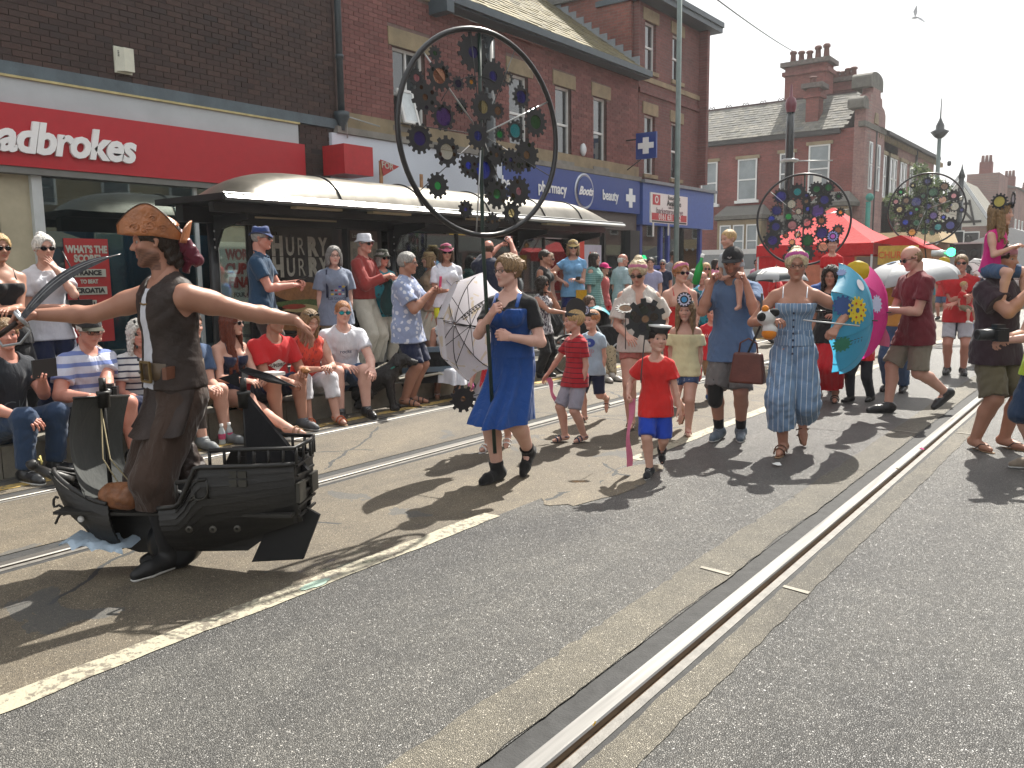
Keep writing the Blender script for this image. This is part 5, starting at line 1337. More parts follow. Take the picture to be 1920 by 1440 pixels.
m = MB(); m.prism([(SX0 - .03 - SL.x,SY0 - SL.y,ZR - .03 - SL.z),(SX0 + .01 - SL.x,SY0 - SL.y,ZR + .0 - SL.z),(SX0 - .06 - SL.x,SY0 - SL.y,ZR + .065 - SL.z),(SX0 - .12 - SL.x,SY0 - SL.y,ZR + .07 - SL.z)],(0,SY1 - SY0,0)); m.build('front_edge',M_SIL,sh)
m = MB(); m.prism([(SX0 - .02 - SL.x,SY0 - SL.y - .004,ZR - .02 - SL.z),(SX0 - .02 - SL.x,SY0 - SL.y - .004,ZR + .05 - SL.z),(SX1 - SL.x,SY0 - SL.y - .004,ZR + .05 - SL.z),(SX1 - SL.x,SY0 - SL.y - .004,ZR - .02 - SL.z)],(0,-.03,0)); m.build('end_edge',M_BLKM,sh)
sbox('beam',-8.72,-8.62,SY0 + .1,SY1 - .1,ZR - .13,ZR - .021,M_BLKM); sbox('beam',-9.40,-9.25,SY0 + .1,SY1 - .1,ZR - .22,ZR - .021,M_BLKM)
for y in (6.9,8.2,10.3,12.4): sbox('lamp_tube',-8.60,-8.48,y,y + .75,ZR - .05,ZR - .022,paint('shelter_lamp',(.50,.42,.26),.4))
posts = [6.25,9.38,12.6,14.45]
for y in posts:
    m = MB(); m.tube([(-9.32 - SL.x,y - SL.y,0),(-9.32 - SL.x,y - SL.y,ZR - .1 - SL.z)],.062,12); po_ = m.build('post',M_BLKM,sh)
    m = MB(); m.prism([(-9.30 - SL.x,y - .02 - SL.y,ZR - .62 - SL.z),(-9.30 - SL.x,y - .02 - SL.y,ZR - .13 - SL.z),(-8.60 - SL.x,y - .02 - SL.y,ZR - .13 - SL.z),(-8.60 - SL.x,y - .02 - SL.y,ZR - .20 - SL.z),(-9.10 - SL.x,y - .02 - SL.y,ZR - .30 - SL.z)],(0,.04,0)); m.build('bracket',M_BLKM,po_)
    m = MB()
    for zz in (.22,.32,.42): m.lathe([(.014,0),(.014,.01),(0,.012)],8,(-9.24 - SL.x,y - .022 - SL.y,ZR - zz - .1 - SL.z),(0,-1,0))
    m.build('bolt',M_SIL,po_)['kind'] = 'stuff'
GL2 = glass('shelter_glass',(.70,.80,.76),.03,.55)
pys = [5.95,6.18,6.32,6.74,8.26,8.38,9.12,9.31,9.45,10.9,12.52,12.68,13.5,14.38]
for a,b in ((6.34,6.76),(9.47,10.88),(10.96,12.5),(12.7,13.48),(13.54,14.36)):
    sbox('glass_panel',-9.335,-9.325,a,b,.45,ZR - .24,GL2)
for y in (6.78,8.27,9.12,10.92,13.51): sbox('frame_upright',-9.36,-9.30,y - .025,y + .025,.35,ZR - .225,M_BLKM)
for z in (.36,1.10): sbox('frame_rail',-9.35,-9.31,9.46,14.4,z,z + .05,M_BLKM)
for y in (12.86,14.2,16.8,18.6): pass
# advert: HURRY HURRY burger poster
adf = sbox('advert_case',-9.40,-9.26,6.84,8.22,.42,2.26,M_BLKM)
sbox('poster_sheet',-9.262,-9.252,6.95,8.12,.52,2.17,paint('poster_black',(.022,.020,.018),.25,.3),adf)
HM_ = paint('hurry_letters',(.36,.34,.28),.6,.25,scale=20)
for z in (1.90,1.62):
    for ch_,y,w,bo in (('H',7.17,.95,.020),('U',7.38,.78,.008),('R',7.56,.80,.000),('R',7.76,1.0,.020),('Y',7.95,.80,.012)):
        t_ = place_text('lettering',ch_,.34,(-9.248 - SL.x,y - SL.y,z - SL.z),(0,1,0),(0,0,1),HM_,None,depth=.002,bold=bo,xs=w * .80); t_.parent = adf; t_['kind'] = 'stuff'
def disc(name,y,z,ry,rz_,x,mat,par,n=20,jag=0,seed=0):
    rs = random.Random(seed); pts = []
    for i in range(n): a = 2 * PI * i / n; r = 1 + rs.uniform(-jag,jag); pts.append((x - SL.x,y + ry * r * math.cos(a) - SL.y,z + rz_ * r * math.sin(a) - SL.z))
    m = MB(); m.prism(pts,(.004,0,0)); return m.build(name,mat,par)
disc('burger_bun',7.55,1.30,.46,.13,-9.250,paint('bun',(.30,.13,.045),.6,.3,scale=14),adf,jag=.03)
disc('lettuce',7.55,1.14,.50,.05,-9.249,paint('lettuce',(.08,.12,.03),.6,.4,scale=20),adf,jag=.12,seed=2)
disc('cheese_slice',7.60,1.06,.40,.07,-9.248,paint('cheese',(.42,.34,.16),.6,.15),adf,n=4,seed=3)
disc('burger_patty',7.55,.96,.46,.06,-9.247,paint('patty',(.10,.045,.025),.7,.4,scale=20),adf,jag=.05,seed=4)
disc('tomato_slice',7.40,1.10,.20,.035,-9.2465,paint('tomato',(.30,.04,.02),.5,.2),adf,seed=5)
disc('burger_bun',7.55,.84,.46,.07,-9.250,MATS['bun'],adf,jag=.03,seed=6)
sbox('case_trim',-9.27,-9.245,6.84,8.22,2.262,2.285,MATS['shelter_lamp'])
# timetable
tt = sbox('timetable_case',-9.38,-9.27,8.43,9.07,.95,2.20,M_BLKM)
sbox('timetable_sheet',-9.272,-9.262,8.48,9.02,1.0,2.0,paint('sheet_cream',(.30,.28,.22),.6,.2,scale=6),tt); sbox('header',-9.272,-9.262,8.48,9.02,2.003,2.16,paint('sheet_brown',(.10,.07,.06),.6),tt)
t_ = place_text('lettering','London Street',.09,(-9.258 - SL.x,8.72 - SL.y,2.08 - SL.z),(0,1,0),(0,0,1),PG,None,depth=.002,xs=.8); t_.parent = tt; t_['kind'] = 'stuff'
for i in range(5): sbox('timetable_column',-9.2615,-9.258,8.52 + i * .1,8.59 + i * .1,1.1,1.9,paint('column_grey',(.20,.19,.16),.7,.4,scale=60),tt)
sbox('bench_seat',-9.22,-8.92,9.7,12.2,.70,.74,M_BLKM); sbox('bench_seat',-9.22,-8.92,6.9,8.2,.70,.74,M_BLKM)
for y in (9.9,12.0,7.0,8.1): sbox('bench_leg',-9.10,-9.05,y,y + .05,.27,.70,M_BLKM)

# ------------------------------------------------------------------ corner block across the side street
CY = 42.0; CX = -10.9
B4 = empty('corner_pub_building',(CX,CY,0),'far red brick corner building with slate roof, tall chimney stacks and scrolled gable','building')
M_F4 = flat_brick_mat('far_brick_front',(.17,.050,.042),(.22,.065,.054),(.15,.09,.08),axis='X'); M_F4S = flat_brick_mat('far_brick_side',(.20,.10,.085),(.25,.13,.105),(.20,.15,.13),axis='Y')
def b4(x0,x1,y0,y1,z0,z1,name,mat,par=B4):
    m = MB(); l = B4.location; m.box(x0 - l[0],x1 - l[0],y0 - l[1],y1 - l[1],z0 - l[2],z1 - l[2]); return m.build(name,mat,par)
b4(-24,-10.9,CY,CY + 7,0,8.0,'front_wall',M_F4); 
m = MB(); m.prism([(-1.1,3.3,0),(0,3.3,0),(0,16.6,0),(-1.1,16.6,0)],(0,0,8.0)); m.build('side_wall',M_F4S,B4)
for xa,xb,za,zb,mt in ((-18.8,-17.2,4.85,7.0,M_PANE2),(-16.9,-15.9,4.95,7.0,M_PANE2),(-14.75,-14.05,5.1,7.1,M_PANE),(-13.35,-12.35,5.1,7.35,M_PANE2)):
    if xa < -18: xa,xb = -18.9,-18.0
    w = sash(B4,CY - .03,xa,xb,za,zb,B4.location,axis='y',mat=mt,fw=.07); b4(xa - .12,xb + .12,CY - .12,CY,zb + .002,zb + .16,'lintel',M_STONE); b4(xa - .12,xb + .12,CY - .16,CY,za - .14,za - .002,'window_sill',MATS['white_upvc'])
b4(-13.1,-12.7,CY - .05,CY - .045,5.5,5.95,'notice_in_window',PW)
b4(-24,-11.9,CY - .25,CY,7.78,7.99,'eave_gutter',paint('dark_gutter',(.03,.028,.028),.6))
# roof
slv = Vector((0,.80,.60)); slates(B4,(-24.2,CY - .2,8.02),(1,0,0),slv,48,11,.26,.24,M_SLATE)
slates(B4,(-24.2,CY - .2 + 11 * .24 * .8,8.02 + 2.64 * .6),(1,0,0),slv,48,3,.26,.24,M_SLATE)
m = MB(); l = B4.location
m.prism([(-13.2,-.2,8.0),(-13.2,2.55,10.06),(-13.2,6,8.0)],(12.4,0,0)); m.build('roof_deck',M_MOR,B4)
m = MB(); m.box(-13.2,-1.0,2.50,2.62,10.05,10.14); rg = m.build('ridge',paint('ridge_tile',(.05,.02,.02),.7),B4)
for i in range(9): 
    m = MB(); x = -12.4 + i * .95; m.tube([(x - .16,2.56,10.14),(x - .1,2.56,10.26),(x,2.56,10.18),(x + .1,2.56,10.26),(x + .16,2.56,10.14)],.025,5); m.build('ridge_crest',MATS['ridge_tile'],rg)
# chimneys
M_CH = flat_brick_mat('chimney_brick',(.16,.05,.042),(.21,.068,.055),(.12,.07,.06),axis='X'); M_POT = paint('chimney_pot',(.13,.055,.045),.8,.25)
def chimney(x0,x1,y0,y1,z0,z1,pots,hp=.75):
    c = b4(x0,x1,y0,y1,z0,z1,'chimney_stack',M_CH)
    b4(x0 - .12,x1 + .12,y0 - .12,y1 + .12,z1 - .45,z1 - .25,'stack_course',M_CH,c); b4(x0 - .2,x1 + .2,y0 - .2,y1 + .2,z1 + .002,z1 + .22,'stack_cap',paint('cap_stone',(.12,.10,.09),.9,.3),c)
    for i in range(pots):
        x = x0 + .2 + (x1 - x0 - .4) * i / max(1,pots - 1); h = hp * (1,.92,.85,1.1,1.15)[i % 5]
        m = MB(); m.lathe([(.17,0),(.13,h * .75),(.19,h * .8),(.19,h * .9),(.13,h),(.09,h)],10,(x - l[0],(y0 + y1) / 2 - l[1],z1 + .2)); m.build('chimney_pot',M_POT,c)
q = onY(1480,118,CY + 3.2); q2 = onY(1553,118,CY + 3.2); chimney(q.x,q2.x + .1,CY + 2.6,CY + 3.8,8.5,q.z - .35,5,.70)
q = onY(1552,150,CY + 5); q2 = onY(1608,150,CY + 5); chimney(q.x,q2.x,CY + 4.5,CY + 5.5,8.5,q.z - .3,5,.5)
q = onY(1517,165,CY + .9); q2 = onY(1541,165,CY + .9); chimney(q.x,q2.x,CY + .5,CY + 1.2,8.2,q.z - .1,1,.4)
# scrolled gable on the chamfered corner
def gable(p0,p1,prof,name,mat,th=.5):
    prof = [(t,z if z < 8.6 else 8.6 + (z - 8.6) * .49) for t,z in prof]
    p0 = Vector(p0); p1 = Vector(p1); d = (p1 - p0); n = Vector((d.y,-d.x,0)).normalized(); pts = [p0 + d * t + Vector((0,0,z)) for t,z in prof]; m = MB(); m.prism([p - l for p in pts],-n * th); return m.build(name,mat,B4)
l = Vector(B4.location)
M_GB = flat_brick_mat('gable_brick',(.23,.13,.12),(.29,.17,.15),(.24,.18,.16),axis='X')
P0,P1 = (-10.80,CY - .02,0),(-10.74,CY + 3.4,0)
gable(P0,P1,[(0,0),(1,0),(1,8.6),(1.0,9.2),(.92,9.7),(.80,9.9),(.78,10.6),(.70,10.65),(.68,11.3),(.32,11.3),(.30,10.65),(.22,10.6),(.20,9.9),(.08,9.7),(0,9.2),(0,8.6)],'gable_wall',M_GB)
M_DST = paint('dark_stone',(.12,.115,.10),.9,.3,.5,3)
def arcs(t0,t1,zc,r,z0,n=10): return [(t0 + (t1 - t0) * (.5 - .5 * math.cos(PI * i / n)),zc + r * math.sin(PI * i / n)) for i in range(n + 1)]
gable(P0,P1,[(.20,11.28)] + [(.5 - .30 * math.cos(PI * i / 12),12.2 + .62 * math.sin(PI * i / 12)) for i in range(13)] + [(.80,11.28)],'gable_scroll',M_DST,.9)
gable((P0[0] + .02,P0[1] - .05,0),(P1[0] + .02,P1[1],0),[(-.15,9.0),(-.15,9.5)] + [(-.02 - .13 * math.cos(PI * i / 8),9.6 + .5 * math.sin(PI * i / 8)) for i in range(9)] + [(.11,9.0)],'gable_kneeler',M_DST,.7)
gable((P0[0] + .06,P0[1] - .1,0),(P1[0] + .06,P1[1],0),[(-.05,7.98),(1.05,7.98),(1.05,8.22),(-.05,8.22)],'cornice',M_DST,.3)
gable((P0[0] + .05,P0[1],0),(P1[0] + .05,P1[1],0),[(.40,8.3),(.60,8.3),(.56,9.0),(.44,9.0)],'finial_panel',M_STONE,.3)
for t0,t1 in ((.22,.38),(.62,.78)):
    g_ = gable((P0[0] + .03,P0[1],0),(P1[0] + .03,P1[1],0),[(t0,5.2),(t1,5.2),(t1,7.4),(t0,7.4)],'window',M_FRAME,.2)
    for za,zb in ((5.28,6.3),(6.38,7.32)):
        d = Vector(P1) - Vector(P0); m = MB(); nn = Vector((d.y,-d.x,0)).normalized(); a = Vector(P0) + d * (t0 + .03) + nn * .06; b = Vector(P0) + d * (t1 - .03) + nn * .06
        m.prism([a + Vector((0,0,za)) - l,b + Vector((0,0,za)) - l,b + Vector((0,0,zb)) - l,a + Vector((0,0,zb)) - l],nn * .01); m.build('pane',M_PANE2,g_)
# ground floor bays
def bay(x0,x1,z1):
    p = b4(x0 + .35,x1 - .35,CY - .75,CY - .001,.3,z1,'bay',M_STONE)
    m = MB(); m.prism([(x0 - l.x,-.02,z1 + .03),(x0 + .25 - l.x,-.95,z1 + .03),(x1 - .25 - l.x,-.95,z1 + .03),(x1 - l.x,-.02,z1 + .03)],(0,0,.18)); m.build('bay_cornice',M_DST,p)
    m = MB(); m.add([(x0 - l.x,-.02,z1 + .212),(x0 + .25 - l.x,-.95,z1 + .212),(x1 - .25 - l.x,-.95,z1 + .212),(x1 - l.x,-.02,z1 + .212),(x0 + .5 - l.x,-.02,z1 + .75),(x1 - .5 - l.x,-.02,z1 + .75)],[(0,1,4),(1,2,5,4),(2,3,5)]); m.build('bay_roof',M_SLATE,p)
    n = 3; w = (x1 - x0 - .9) / n
    for i in range(n):
        a = x0 + .45 + i * w; ww = sash(B4,CY - .77,a + .06,a + w - .06,z1 - 2.05,z1 - .25,B4.location,axis='y',mat=M_PANE2,split=.55,fw=.06)
bay(-18.0,-15.0,3.95); bay(-13.2,-10.9,4.35)
b4(-24,-10.95,CY - .10,CY - .001,0,1.2,'plinth',M_STG); b4(-15.0,-13.3,CY - .14,CY - .002,1.9,4.1,'doorcase',M_STG)
m = MB(); m.tube([(-10.55 - l.x,CY + .1 - l.y,1.6),(-10.55 - l.x,CY + .1 - l.y,4.55)],.11,10); gp = m.build('green_post',paint('turquoise_post',(.03,.22,.18),.5),B4); m = MB(); m.lathe([(0,-.2),(.14,-.14),(.2,0),(.14,.14),(0,.2)],12,(-10.5 - l.x,.1,4.75)); m.build('post_ball',MATS['turquoise_post'],gp)
# side street wall along the main street
for y0 in (45.0,47.3,49.6,51.9,54.2,56.3):
    for dz,hh_ in ((5.0,2.1),): sash(B4,CX + .01,y0,y0 + .62,dz,dz + hh_,B4.location,fw=.06); sash(B4,CX + .01,y0 + .8,y0 + 1.42,dz,dz + hh_,B4.location,fw=.06)
    b4(CX - .02,CX + .10,y0 - .15,y0 + 1.6,7.12,7.3,'lintel',M_STONE); b4(CX - .02,CX + .12,y0 - .15,y0 + 1.6,4.8,4.98,'sill_band',M_STONE)
b4(CX - 1.2,CX + .35,CY + 3.5,58.8,8.02,8.2,'eave',MATS['dark_gutter']); b4(CX - 6,CX - 1.11,CY + 7,58.6,0,8,'rear_block',M_F4S)
for i in range(40): b4(CX + .02,CX + .18,CY + 2.4 + i * .41,CY + 2.5 + i * .41,7.75,8.015,'dentil',M_STONE)
m = MB(); m.prism([(.3,2.2,8.21),(-4,2.2,9.5),(-6,2.2,8.21)],(0,14.5,0)); m.build('roof',M_SLATE,B4)
for y in (CY + 1.9,53): m = MB(); m.tube([(.12,y - CY,.2),(.12,y - CY,8)],.07,8); m.build('downpipe',MATS['dark_gutter'],B4)

# ------------------------------------------------------------------ farther down the street
def block(label,x0,x1,y0,y1,h,roof=2.0,mat=None,ch=1,wins=True,roofmat=None):
    r = empty('terrace_building',(x1,y0,0),label,'building','distant buildings down the street'); m = MB(); m.box(x0 - x1,0,0,y1 - y0,0,h); m.build('wall',mat or M_F4S,r)
    if roof:
        m = MB(); m.prism([(.3,-.1,h + .003),((x0 - x1) / 2,-.1,h + roof),(x0 - x1 - .3,-.1,h + .003)],(0,y1 - y0 + .2,0)); m.build('roof',roofmat or M_SLATE,r)
    if wins:
        n = max(1,int((y1 - y0) / 2.6))
        for f in range(max(1,int(h / 3.2))):
            for i in range(n):
                y = y0 + .7 + i * (y1 - y0 - .6) / n; sash(r,x1 + .01,y,y + 1.0,1.0 + f * 3.1,2.7 + f * 3.1,r.location,fw=.07)
        for i in range(2): 
            x = x1 - 1.6 - i * 2.4; w = sash(r,y0 - .01,x - .5,x + .5,4.1,5.8,r.location,axis='y',fw=.07)
    for i in range(ch):
        yy = (y1 - y0) * (.2 + .5 * i); m = MB(); m.box((x0 - x1) / 2 - .5,(x0 - x1) / 2 + .5,yy,yy + .8,h,h + roof + 1.1); c = m.build('chimney_stack',M_CH,r)
        for k in range(3): m = MB(); m.lathe([(.15,0),(.12,.6),(.08,.6)],8,((x0 - x1) / 2 - .3 + .3 * k,yy + .4,h + roof + 1.1)); m.build('chimney_pot',M_POT,c)
    return r
block('distant tall dark brick building with a flat parapet at the far right',-13.1,-10.6,85,91,9.5,0,M_F4S,1)
block('small distant red brick house left of the tall parapet building',-14,-10.5,78,86,5.0,2.2,M_F4S,0)
block('distant slate roofed terrace beyond the parapet building',-12.6,-10.0,91.5,122,8.6,.5,M_F4S,2)
block('far terrace block near the vanishing point of the street',-12,-9.4,123,150,8,1.0,M_F4S,3)
# mock tudor gable
tg = empty('timbered_gable_house',(-9.1,70,0),'distant house with a white and black timbered gable end','building')
m = MB(); m.box(-6,0,0,8,0,5.0); m.build('wall',M_F4S,tg)
m = MB(); m.prism([(-6,-.01,5.0),(0,-.01,5.0),(-3,-.01,8.8)],(0,.3,0)); m.build('gable_plaster',paint('white_render',(.55,.55,.52),.8,.1),tg)
M_BBD = paint('barge_board',(.48,.50,.52),.6)
m = MB(); m.bar((-6.6,-.12,4.6),(-3,-.12,9.2),.28,.14,(0,-1,0)); m.build('barge_board',M_BBD,tg); m = MB(); m.bar((.6,-.12,4.6),(-3,-.12,9.2),.28,.14,(0,-1,0)); m.build('barge_board',M_BBD,tg)
for a,b in (((-4.6,5.1),(-4.0,7.2)),((-3,5.1),(-3,8.2)),((-1.4,5.1),(-2,7.2)),((-5.2,5.4),(-.8,5.4)),((-4.1,6.9),(-1.9,6.9)),((-4.4,5.5),(-3.1,6.8)),((-1.6,5.5),(-2.9,6.8))):
    m = MB(); m.bar((a[0],-.05,a[1]),(b[0],-.05,b[1]),.2,.08,(0,-1,0)); m.build('timber',paint('black_timber',(.03,.028,.026),.7),tg)
m = MB(); m.prism([(-6.5,.3,4.9),(-3,.3,9.0),(.5,.3,4.9)],(0,8,0)); m.build('roof',M_SLATE,tg)
for x in (-4.8,-2.2): sash(tg,69.98,-9.1 + x,-9.1 + x + 1.2,1.4,3.6,tg.location,axis='y',fw=.08)
tg.scale = (.72,1,.87)
wb = block('low white rendered building behind the small street tree',-20,-10.6,60.5,68,5.4,1.6,paint('cream_render',(.50,.47,.40),.8,.1),0)
# near side row, seen as reflections in the shop windows and at the far right
OPP = [(-30,-16,8.5,M_F4S),(-16,-2,7.4,MATS['cream_render']),(-2,11,9,M_F4S),(11,25,8,M_STONE),(25,46,9,M_F4S),(46,80,8,M_F4S),(80,130,8.5,M_F4S)]
for i,(a,b,h,mt) in enumerate(OPP):
    r = empty('shop_terrace',(12.5,a,0),('cream','brick','stone')[i % 3] + ' fronted shop terrace on the near side of the street, block ' + 'one two three four five six seven'.split()[i],'building','terraces on the near side of the street')
    m = MB(); m.box(0,8,0,b - a - .1,0,h); m.build('wall',mt,r); m = MB(); m.prism([(-.3,-.05,h + .003),(4,-.05,h + 2.4),(8.3,-.05,h + .003)],(0,b - a,0)); m.build('roof',M_SLATE,r)
    m = MB(); m.box(-.12,-.002,.4,b - a - .5,2.7,3.5); m.build('fascia',(MATS['cream_tile'],MATS['grey_soffit'],MATS['cream_tile'])[i % 3],r)
    for k in range(int((b - a) / 3)):
        y = .9 + 3 * k; m = MB(); m.box(-.05,-.002,y,y + 1.2,4.3,6.1); w = m.build('window',M_FRAME,r); m = MB(); m.box(-.07,-.052,y + .1,y + 1.1,4.4,6.0); m.build('pane',M_PANE,w)
        m = MB(); m.box(-.05,-.002,y - .4,y + 2.0,.4,2.6); m.build('shop_pane',M_PANE,r)

# ------------------------------------------------------------------ poles, wires, signals
def black_pole(px,ytop,X,label,ball=True):
    q = onX(px,ytop,X); m = MB(); m.tube([(0,0,0),(0,0,q.z - .8),(0,0,q.z - .25)],[.14,.125,.115],12); o = m.build('traction_pole',paint('pole_black',(.02,.025,.028),.25),None,(q.x,q.y,0)); tag(o,label,'pole')
    m = MB(); m.lathe([(.13,q.z - .25),(.16,q.z - .15),(.18,q.z),(.14,q.z + .15),(.05,q.z + .22),(.03,q.z + .55),(0,q.z + .6)],12); m.build('finial',paint('finial_maroon',(.12,.015,.03),.3),o)
    return o,q
bp,q = black_pole(1483,195,-9.0,'black tram pole with a maroon ball finial in front of the corner building')
m = MB(); m.lathe([(.20,q.z - 1.75),(.28,q.z - 1.72),(.28,q.z - 1.66),(.2,q.z - 1.64)],12); m.tube([(0,0,q.z - 1.7),(1.2,.4,q.z - 1.75)],.02,6); m.build('collar',MATS['galv'],bp)
q = onX(1803,335,-8.0); m = MB(); m.tube([(0,0,0),(0,0,q.z)],[.17,.13],10); m.lathe([(.13,q.z),(.18,q.z + .1),(.05,q.z + .5),(0,q.z + .8)],10); o = m.build('traction_pole',MATS['pole_black'],None,(q.x,q.y,0)); tag(o,'black tram pole with pointed top beside the timbered gable house','pole')
q = onX(1763,232,-9.4); m = MB(); m.tube([(0,0,0),(0,0,q.z - .6)],[.14,.10],8); o = m.build('street_lamp',MATS['post_green_grey'],None,(q.x,q.y,0)); tag(o,'tall street lamp with a coolie hat lantern above the roofs','street lamp')
m = MB(); m.lathe([(.08,q.z - .8),(.25,q.z - .7),(.48,q.z - .42),(.22,q.z - .30),(.22,q.z - .1),(.12,q.z + .1),(.04,q.z + .3),(.02,q.z + 1.3),(0,q.z + 1.35)],12); m.build('lantern',MATS['pole_black'],o)
m = MB(); m.lathe([(0,0),(.1,.05),(.1,.25),(0,.3)],8,(.55,0,q.z - 2.3)); m.build('cctv_dome',MATS['pole_black'],o)
# overhead wire
a = onX(1330,-12,-9.5); b = onY(1487,96,45.2)
m = MB(); n = 16; m.tube([a.lerp(b,i / n) - Vector((0,0,.07 * 4 * (i / n) * (1 - i / n))) for i in range(n + 1)],.02,5); o = m.build('overhead_wire',PD,None); tag(o,'thin overhead wire running from the top of frame to the tall chimney','wire')
# traffic signals
q = onX(1820,450,-6.2)
def signal(px,py,X,label,backing=True,green=False):
    q = onX(px,py,X); r = empty('traffic_signal',(q.x,q.y,0),label,'traffic signal'); s = q.y / 30.0
    m = MB(); m.tube([(0,0,0),(0,0,q.z + .2)],.06 * s,8); m.build('pole',M_BLKM,r)
    w = .26 * s; m = MB(); m.box(-w,w,-.16,-.03,q.z - .55 * s,q.z + .55 * s); bx_ = m.build('backing_board',M_BLKM,r)
    m = MB(); m.box(-w - .03,w + .03,-.02,0,q.z - .59 * s,q.z + .59 * s); m.build('white_border',BW,r)
    for k in range(3): m = MB(); m.lathe([(.11 * s,0),(.12 * s,.10),(.11 * s,.12)],12,(0,-.16,q.z + (.34 - .34 * k) * s),(0,-1,0)); m.build('signal_hood',M_BLKM,r); 
    return r
signal(1788,468,-6.6,'black traffic signal head left of the taller pole far down the street'); signal(1816,470,-6.3,'black traffic signal with a white border far down the street')
q = onX(1818,475,-4.6); r = empty('signal_head',(q.x,q.y,0),'wide black double lamp signal showing a green light above the crowd','traffic signal')
m = MB(); m.tube([(0,0,0),(0,0,q.z)],.06,8); m.build('pole',M_BLKM,r); m = MB(); m.box(-.38,.38,-.25,.1,q.z - .55,q.z + .30); m.build('housing',M_BLKM,r); m = MB(); m.box(-.42,.42,-.35,.1,q.z + .302,q.z + .35); m.build('visor',M_SIL,r)
GE = NT('green_lamp'); GE.set(GE.b,'Emission Color',(.05,1,.35,1)); GE.set(GE.b,'Emission Strength',3.0); GE.p(col=(.02,.4,.15))
m = MB(); m.lathe([(0,0),(.14,0),(.14,.05),(0,.06)],14,(-.52,-.1,q.z + .05),(-.2,-1,0)); m.build('green_light',GE.m,r)
for x in (-.18,.18): m = MB(); m.lathe([(.10,.0),(.12,.08),(.09,.09)],12,(x,-.25,q.z + .0),(0,-1,0)); m.build('lamp_ring',MATS['pole_black'],r)
m = MB(); m.tube([(-1.15,.1,q.z + .02),(-.6,.1,q.z + .02)],.11,10); m.build('signal_arm',M_SIL,r)
# red gazebo
gx0,gx1,gy0,gy1 = -7.35,-4.75,19.5,22.5
gz = empty('gazebo',((gx0 + gx1) / 2,(gy0 + gy1) / 2,0),'red pop-up gazebo with a CHURROS sign in the crowd','gazebo'); GO = gz.location
M_RC = cloth('red_canvas',(.52,.018,.022),fold=.4); M_YS = paint('sign_yellow',(.52,.33,.05),.6,.25,scale=10)
cx_,cy_ = 0,0; ew,ed = (gx1 - gx0) / 2,(gy1 - gy0) / 2
m = MB(); zt,zb,zv = 2.95,2.08,1.80
P4 = [(-ew,-ed),(ew,-ed),(ew,ed),(-ew,ed)]
for i in range(4):
    a,b = P4[i],P4[(i + 1) % 4]; n = 8; vs = []
    for j in range(n + 1):
        t = j / n; x = a[0] + (b[0] - a[0]) * t; y = a[1] + (b[1] - a[1]) * t; vs += [(x,y,zb + .10 * math.sin(PI * t) * 0 - .02),(x * .55,y * .55,zb + (zt - zb) * .38 - .03 * math.sin(PI * t)),(x * .02,y * .02,zt)]
    m.add(vs,[(3 * j,3 * j + 3,3 * j + 4,3 * j + 1) for j in range(n)] + [(3 * j + 1,3 * j + 4,3 * j + 5,3 * j + 2) for j in range(n)],True)
m.build('canopy',M_RC,gz)
for i in range(4):
    a,b = P4[i],P4[(i + 1) % 4]; n = 10; vs = []
    for j in range(n + 1): t = j / n; x = (a[0] + (b[0] - a[0]) * t) * 1.003; y = (a[1] + (b[1] - a[1]) * t) * 1.003; vs += [(x,y,zb - .02),(x,y,zv + .015 * math.sin(j * 2.1))]
    mk('valance',vs,[(2 * j,2 * j + 2,2 * j + 3,2 * j + 1) for j in range(n)],M_RC,gz)
for x,y in P4: m = MB(); m.tube([(x * .98,y * .98,0),(x * .98,y * .98,zb)],.025,8); m.build('leg',paint('gazebo_leg',(.5,.5,.5),.4),gz)
n = 10; mk('side_wall',[v for j in range(n + 1) for v in ((-ew + 1.7 * ew * j / n,-ed * .98 + .02 * math.sin(j * 2),zv),(-ew + 1.7 * ew * j / n,-ed * .98 + .03 * math.sin(j * 2.7),.3))],[(2 * j,2 * j + 2,2 * j + 3,2 * j + 1) for j in range(n)],M_RC,gz)
mk('side_wall',[v for j in range(n + 1) for v in ((-ew,-ed + 2 * ed * j / n,zv),(-ew,-ed + 2 * ed * j / n,.3))],[(2 * j,2 * j + 2,2 * j + 3,2 * j + 1) for j in range(n)],M_RC,gz)
# porch of the gazebo with the yellow sign
m = MB(); m.prism([(ew,-ed,zb - .02),(ew + 1.1,-ed,zb - .18),(ew + .55,-ed,zb + .12)],(0,1.6,0)); m.build('awning',M_RC,gz)
m = MB(); m.box(ew + .12,ew + .92,-ed - .05,-ed - .03,1.58,1.98); ys_ = m.build('churros_sign',M_YS,gz)
t_ = place_text('lettering','CHURROS',.20,(ew + .52,-ed - .06,1.78),(1,0,0),(0,0,1),paint('sign_orange',(.6,.12,.02),.5),None,depth=.002,xs=.85,bold=.004); t_.parent = ys_; t_['kind'] = 'stuff'
m = MB(); m.box(-ew + .9,-ew + 1.6,-ed - .03,-ed - .01,.7,1.6); pp_ = m.build('menu_panel',paint('panel_orange',(.5,.16,.09),.6,.2),gz)
